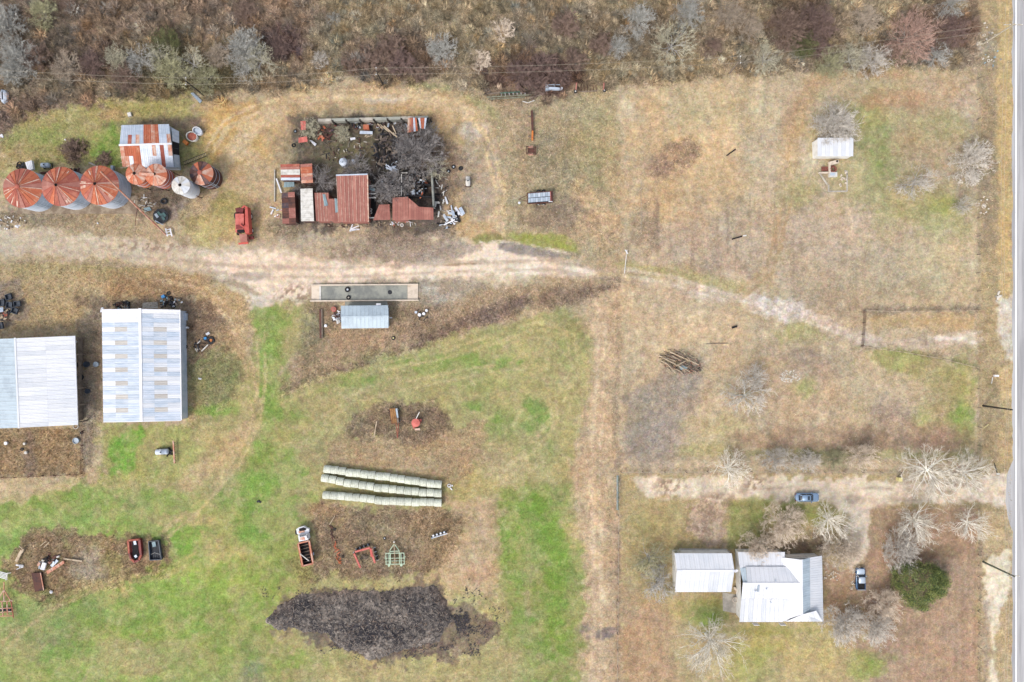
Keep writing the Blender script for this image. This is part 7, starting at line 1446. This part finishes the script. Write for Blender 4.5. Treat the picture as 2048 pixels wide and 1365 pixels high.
for px, py, r, mt, lb in ((1042,148,34,B_dark,"dark maroon thicket west of the pair above the blue-grey machine"),(1088,140,36,B_dark,"dark maroon thicket north of the blue-grey machine"),(1072,170,28,B_dark,"dark maroon thicket touching the green drill"),(1118,158,26,B_dark,"dark maroon thicket east of the pair"),(780,92,30,B_brown,"purple-brown thicket north of the compound, upper one"),(745,118,26,B_brown,"purple-brown thicket north of the compound, western one"),(800,128,30,B_dark,"purple-brown thicket on the power line"),(835,145,22,B_brown,"low brown thicket east of the power line thicket"),(148,300,26,B_brown,"round brown bush on the grass north of the middle silo"),(205,318,18,B_brown,"grey-brown bush beside the green patch by the striped shed"),(700,130,20,B_brown,"small brown thicket west of the purple-brown group"),(1150,118,26,B_brown,"brown thicket between the maroon group and the lot"),(960,120,24,B_tantw,"buff bush in the brush east of the grey tree"),(1200,90,26,B_brown,"brown bush left of the lot corner"),(1005,60,26,B_tantw,"buff bush high in the middle brush"),(1130,50,30,B_brown,"brown bush high in the brush near the lot"),(1640,100,24,B_dark,"dark bush on the north line below the dark brown twin"),(1850,95,24,B_dark,"dark bush right of the pink-buff tree"),(1780,95,26,B_brown,"brown bush left of the pink-buff tree")):
    tree("thicket", lb, px, py, r, "bush", B_brown, mt, 1.0, grp=G3, cat="thicket")

# evergreen: leaf sprays through the volume of an uneven crown
def evergreen():
    rg = np.random.RandomState(5); x0, y0 = P(1845, 1171, 3.2); t = thing("evergreen_tree", "round dark green evergreen on the brown lawn", "tree", (x0, y0, 0))
    MB().tube((x0,y0,0), (x0,y0,3.2), .32, .2, 10).build("trunk", B_brown, t)
    m = MB()
    for k in range(9):
        a = k*.7; m.tube((x0,y0,1.2+.2*k), (x0+3.6*math.cos(a), y0+3.6*math.sin(a), 2.4+.35*k), .1, .03, 5)
    m.build("limbs", B_brown, t)
    nc = 190; cs = []
    while len(cs) < nc:
        p = rg.uniform(-1, 1, 3); p[2] = abs(p[2])
        if np.linalg.norm(p) < 1: p = p/np.linalg.norm(p)*rg.uniform(.55, 1.0)**.5; cs.append(p)
    cs = np.array(cs); ang = np.arctan2(cs[:,1], cs[:,0]); rad = 5.0*(1 + .10*np.sin(3*ang+.6) + .07*np.sin(5*ang+2) + .05*np.sin(9*ang))
    c3 = np.stack([cs[:,0]*rad*1.08, cs[:,1]*rad*.93, 1.2 + cs[:,2]*4.6], 1)
    nl = 150; n = nc*nl; cc = np.repeat(c3, nl, 0); tone = np.repeat(rg.rand(nc), nl)
    d = rg.normal(0, 1, (n, 3)); d /= np.linalg.norm(d, axis=1)[:, None]; pos = cc + d*(rg.rand(n, 1)**.45)*np.array([.75,.75,.5]); pos[:, 2] = np.maximum(pos[:, 2], .3)
    u = rg.normal(0, 1, (n, 3)) + d*.8; u /= np.linalg.norm(u, axis=1)[:, None]; w = np.cross(u, rg.normal(0, 1, (n, 3))); w /= np.linalg.norm(w, axis=1)[:, None]
    L_ = rg.uniform(.16, .34, (n, 1)); W_ = L_*.38
    v = np.stack([pos - w*W_*.5, pos + u*L_*.5 - w*W_*.2, pos + u*L_, pos + u*L_*.4 + w*W_*.6], 1).reshape(-1, 3)
    me = np_mesh("leaves", v, np.arange(n*4).reshape(-1, 4))
    hi = np.clip((pos[:, 2]-1)/5, 0, 1); base = np.array([lin((98,116,62), .8), lin((162,166,94), .8), lin((66,92,62), .75)])
    r1 = np.clip(tone*.9 + rg.normal(0, .18, n), 0, 1)[:, None]; col = base[0]*(1-r1) + base[1]*r1; k2 = (rg.rand(n) < .25)[:, None]; col = np.where(k2, base[2], col)
    c4 = np.ones((n, 4, 4), np.float32); c4[..., :3] = col[:, None, :]; a = me.color_attributes.new("tint", 'FLOAT_COLOR', 'CORNER'); a.data.foreach_set("color", c4.ravel())
    lm, nt, bs = new_mat("evergreen_leaf"); at = nt.nodes.new("ShaderNodeAttribute"); at.attribute_name = "tint"; nt.links.new(at.outputs['Color'], bs.inputs['Base Color']); bs.inputs['Roughness'].default_value = .6; bs.inputs['Specular IOR Level'].default_value = .3
    me.materials.append(lm); o = bpy.data.objects.new("leaves", me); o.parent = t; COL.objects.link(o)
evergreen()

# ---------------------------------------------------------------- black silage heap
def mound():
    px = np.arange(515, 1000, 1.6); py = np.arange(1165, 1335, 1.6); X, Y = np.meshgrid(px, py)
    out = [(530,1243),(545,1222),(575,1205),(605,1190),(640,1190),(700,1184),(840,1176),(866,1172),(888,1190),(892,1215),(905,1240),(888,1262),(880,1285),(850,1292),(800,1300),(740,1318),(680,1292),(655,1272),(600,1262),(560,1256)]
    s = sd_poly(X, Y, out) + 9*fbm(X, Y, 26, 2, 4) + 5*fbm(X, Y, 9, 5, 3)
    body = np.clip(-s/26, 0, 1)**.7; hgt = 1.1*body*(1 + .35*fbm(X, Y, 34, 1, 3)) + body*.42*np.abs(fbm(X, Y, 11, 4, 4)) + .10*fbm(X, Y, 4, 3, 2)*(body > .02)
    h2 = hgt*0; h = hgt; ok = h > .03
    tone = np.clip(.5 + .9*fbm(X, Y, 30, 3, 4) + .7*np.abs(fbm(X, Y, 8, 1, 3)) - .25, 0, 1) 
    dark = np.clip(1 - np.hypot((X-740)/140, (Y-1262)/34), 0, 1)*1.1 + np.clip(1 - np.hypot((X-600)/50, (Y-1205)/14), 0, 1)*1.3; tone = np.clip(tone*1.15 - dark*(.45 + .9*(fbm(X, Y, 10, 6, 3) > 0)) + .12, 0, 1)
    edge = np.clip(1 + s/20, 0, 1)*(s < 0)
    c_ = np.array([(58,54,58), (166,154,142), (150,126,108)], float); cd = lin_arr(c_)*KA
    col = cd[0]*(1-tone[..., None]) + cd[1]*tone[..., None]; e_ = (edge*np.clip(.6 + fbm(X, Y, 30, 2, 2), 0, 1)*(Y < 1230))[..., None]*.8; col = col*(1-e_) + cd[2]*e_; col = np.where((h2 > hgt)[..., None], cd[0]*1.3, col)
    ii = np.arange(X.size).reshape(X.shape); q = np.stack([ii[1:, :-1], ii[1:, 1:], ii[:-1, 1:], ii[:-1, :-1]], -1); keep = ok[1:, :-1] | ok[1:, 1:] | ok[:-1, 1:] | ok[:-1, :-1]; q = q[keep]
    x0, y0 = P(740, 1245); v = np.stack([(X-1024)/10 - x0, (682.5-Y)/10 - y0, np.where(ok, h, -.03)], -1).reshape(-1, 3)
    used = np.unique(q); mp_ = np.zeros(X.size, int); mp_[used] = np.arange(len(used)); me = np_mesh("silage_heap", v[used], mp_[q])
    c4 = np.ones((len(used), 4), np.float32); c4[:, :3] = col.reshape(-1, 3)[used]; a = me.color_attributes.new("tint", 'FLOAT_COLOR', 'POINT'); a.data.foreach_set("color", c4.ravel())
    m, nt, bs = new_mat("crumbly_silage"); at = nt.nodes.new("ShaderNodeAttribute"); at.attribute_name = "tint"; gm = nt.nodes.new("ShaderNodeNewGeometry")
    n1 = noise_node(nt, 2.4, 4, .75, gm.outputs['Position']); vv = nt.nodes.new("ShaderNodeVectorMath"); vv.operation = 'SCALE'; nt.links.new(at.outputs['Color'], vv.inputs[0]); nt.links.new(ramp_map(nt, n1.outputs[0], .3, .7, .45, 1.6), vv.inputs['Scale'])
    nt.links.new(vv.outputs[0], bs.inputs['Base Color']); bs.inputs['Roughness'].default_value = .9
    b = nt.nodes.new("ShaderNodeBump"); b.inputs['Strength'].default_value = .8; b.inputs['Distance'].default_value = .3; nt.links.new(n1.outputs[0], b.inputs['Height']); nt.links.new(b.outputs[0], bs.inputs['Normal'])
    me.materials.append(m); o = bpy.data.objects.new("silage_heap", me); COL.objects.link(o); o.location = (x0, y0, 0); o["label"] = "big ragged black silage heap on the green field"; o["category"] = "heap"; o["kind"] = "thing"
    rg = np.random.RandomState(9); V_, F_, C_ = [], [], []
    def tri(p, l, w, a, z, c):
        k = len(V_); dx, dy = math.cos(a), math.sin(a); V_.extend([(p[0]-dx*l/2-x0, p[1]-dy*l/2-y0, z), (p[0]+dx*l/2-x0, p[1]+dy*l/2-y0, z+rg.uniform(-.05,.15)), (p[0]-dy*w-x0, p[1]+dx*w-y0, z+.06), (p[0]+dy*w-x0, p[1]-dx*w-y0, z+.02)])
        F_.extend([(k, k+3, k+1, k+2)]); C_.extend([c]*4)
    iy, ix = np.nonzero(hgt > .25)
    for q_ in rg.randint(0, len(iy), 5200):
        a_, b_ = iy[q_], ix[q_]; p = ((X[a_, b_]-1024)/10, (682.5-Y[a_, b_])/10); c = cd[0]*1.2 if rg.rand() < .42 else (cd[1]*rg.uniform(.7,1.25) if rg.rand() < .8 else cd[2])
        tri(p, rg.uniform(.3,1.1), rg.uniform(.02,.06), rg.uniform(0,6.3), hgt[a_, b_]+rg.uniform(.02,.16), c)
    for k in range(2600):
        q_ = rg.rand()
        if q_ < .5: u, v = 905+abs(rg.normal(0,36)), 1238+rg.normal(0,20)+ (0)
        elif q_ < .85: u, v = rg.uniform(640, 960), 1292+abs(rg.normal(0,16))-abs((rg.uniform(-1,1)))*6
        else: u, v = rg.uniform(520, 960), 1180+rg.uniform(-8,8)+abs(700-rg.uniform(520,900))*.05
        if fbm(np.array([u]), np.array([v]), 16, 3, 3)[0] < -.02: continue
        tri(((u-1024)/10, (682.5-v)/10), rg.uniform(.15,.55), rg.uniform(.04,.13), rg.normal(.6,.5), .04, cd[0]*rg.uniform(.9,1.8))
    cm = bpy.data.meshes.new("straw_and_crumbs"); cm.from_pydata(V_, [], F_); a = cm.color_attributes.new("tint", 'FLOAT_COLOR', 'POINT'); c4 = np.ones((len(V_), 4), np.float32); c4[:, :3] = np.array(C_); a.data.foreach_set("color", c4.ravel())
    cm.materials.append(m); co = bpy.data.objects.new("straw_and_crumbs", cm); COL.objects.link(co); co.parent = o; co["kind"] = "stuff"
mound()

# ---------------------------------------------------------------- weeds and grass: real blades, too many to count
def sample(arr, x, y):
    px = x*10 + 1024; py = 682.5 - y*10
    i = np.clip(((py - core_y[0])/N_STEP).astype(int) + len(far), 0, ny-1); j = np.clip(((px - core_x[0])/N_STEP).astype(int) + len(far), 0, nx-1)
    return arr[i, j]
BLOCK = [(470,410,508,488),(540,238,868,446),(256,1078,328,1124),(595,1050,630,1135),(-10,668,152,858),(203,616,364,845),(238,248,360,336),(5,336,250,425),(620,568,838,604),(681,602,778,658),(1634,275,1708,314),(1348,1106,1469,1185),(1475,1104,1648,1245),(673,350,736,445),(600,376,682,444),(746,408,868,441),(561,328,627,367),(1586,984,1636,1003),(1707,1136,1728,1180),(2022,-400,2120,1700),(535,1190,900,1300),(1053,383,1107,409),(646,931,884,1015)]
def scatter(name, seed, n, thr, size, wid, lean, tintv, keepfn):
    rg = np.random.RandomState(seed); x = rg.uniform(-108, 101, n*3); y = rg.uniform(-72, 73, n*3); b = sample(brush, x, y); c = sample(COLL, x, y)
    k = keepfn(b, c, rg.rand(n*3)); px = x*10+1024; py = 682.5-y*10
    for (a0, b0, a1, b1) in BLOCK: k &= ~((px > a0) & (px < a1) & (py > b0) & (py < b1))
    k &= (c[:, 0] < .40)     # not on the bare dirt and gravel
    x, y, b, c = x[k][:n], y[k][:n], b[k][:n], c[k][:n]; m_ = len(x)
    h = rg.uniform(*size, m_)*(0.5 + .8*b); a = rg.uniform(0, 6.283, m_); ln = rg.uniform(*lean, m_); tipx, tipy, tipz = h*np.sin(ln)*np.cos(a), h*np.sin(ln)*np.sin(a), h*np.cos(ln)
    w = rg.uniform(*wid, m_); wx, wy = -np.sin(a)*w/2, np.cos(a)*w/2; z0 = np.zeros(m_)
    v = np.stack([np.stack([x-wx, y-wy, z0], 1), np.stack([x+wx, y+wy, z0], 1), np.stack([x+tipx+wx*.4, y+tipy+wy*.4, tipz], 1)], 1).reshape(-1, 3)
    me = np_mesh(name, v, np.arange(m_*3).reshape(-1, 3)); t_ = np.exp(rg.normal(0.06, tintv, m_))[:, None]; hue = rg.normal(0, .06, (m_, 1))
    col = np.clip(c*t_*(1 + hue*np.array([1, .2, -1.2])), 0, .75); c4 = np.ones((m_, 3, 4), np.float32); c4[..., :3] = col[:, None, :]
    at_ = me.color_attributes.new("tint", 'FLOAT_COLOR', 'CORNER'); at_.data.foreach_set("color", c4.ravel())
    lm, nt, bs = new_mat(name + "_blade"); at = nt.nodes.new("ShaderNodeAttribute"); at.attribute_name = "tint"; nt.links.new(at.outputs['Color'], bs.inputs['Base Color']); bs.inputs['Roughness'].default_value = .9; bs.inputs['Specular IOR Level'].default_value = .1
    me.materials.append(lm); o = bpy.data.objects.new(name, me); COL.objects.link(o); o["kind"] = "stuff"
    return o
scatter("dry_weeds", 3, 430000, .15, (.25, .75), (.05, .11), (.3, 1.4), .36, lambda b, c, r: (b > .14) & (r < b**1.3))
scatter("short_grass", 4, 380000, 0, (.12, .34), (.06, .13), (.5, 1.4), .28, lambda b, c, r: (b <= .5))
def undergrowth():
    """low leafless growth of the northern scrub, in clumps nobody could count"""
    rg = np.random.RandomState(12); N = 2600; x = rg.uniform(-104, 96, N); y = rg.uniform(44, 72, N); b = sample(brush, x, y); k = (b > .7); x, y = x[k], y[k]; c = sample(COLL, x, y); n = 85
    R0 = rg.uniform(.6, 2.1, len(x)); tone = np.exp(rg.normal(.02, .26, len(x))); hue = rg.normal(0, .07, len(x)); X = np.repeat(x, n); Y = np.repeat(y, n); RR = np.repeat(R0, n); m_ = len(X)
    a = rg.uniform(0, 6.283, m_); rr = RR*np.sqrt(rg.rand(m_))*.8; h = RR*rg.uniform(.25, .75, m_); bx, by = X+rr*.55*np.cos(a), Y+rr*.55*np.sin(a); a2 = a + rg.normal(0, .6, m_); l = RR*rg.uniform(.25, .6, m_)
    z0 = h*.4; tip = np.stack([bx+l*np.cos(a2), by+l*np.sin(a2), h], 1); w = rg.uniform(.03, .08, m_); wx, wy = -np.sin(a2)*w, np.cos(a2)*w
    v = np.stack([np.stack([bx-wx, by-wy, z0], 1), np.stack([bx+wx, by+wy, z0], 1), tip], 1).reshape(-1, 3); me = np_mesh("undergrowth", v, np.arange(m_*3).reshape(-1, 3))
    col = np.repeat(c*tone[:, None]*(1+hue[:, None]*np.array([1.2, .2, -1.0])), n, 0)*np.exp(rg.normal(0, .3, m_))[:, None]; c4 = np.ones((m_, 3, 4), np.float32); c4[..., :3] = np.clip(col, 0, .6)[:, None, :]
    at_ = me.color_attributes.new("tint", 'FLOAT_COLOR', 'CORNER'); at_.data.foreach_set("color", c4.ravel()); me.materials.append(bpy.data.materials["dry_weeds_blade"])
    o = bpy.data.objects.new("undergrowth", me); COL.objects.link(o); o["kind"] = "stuff"
undergrowth()
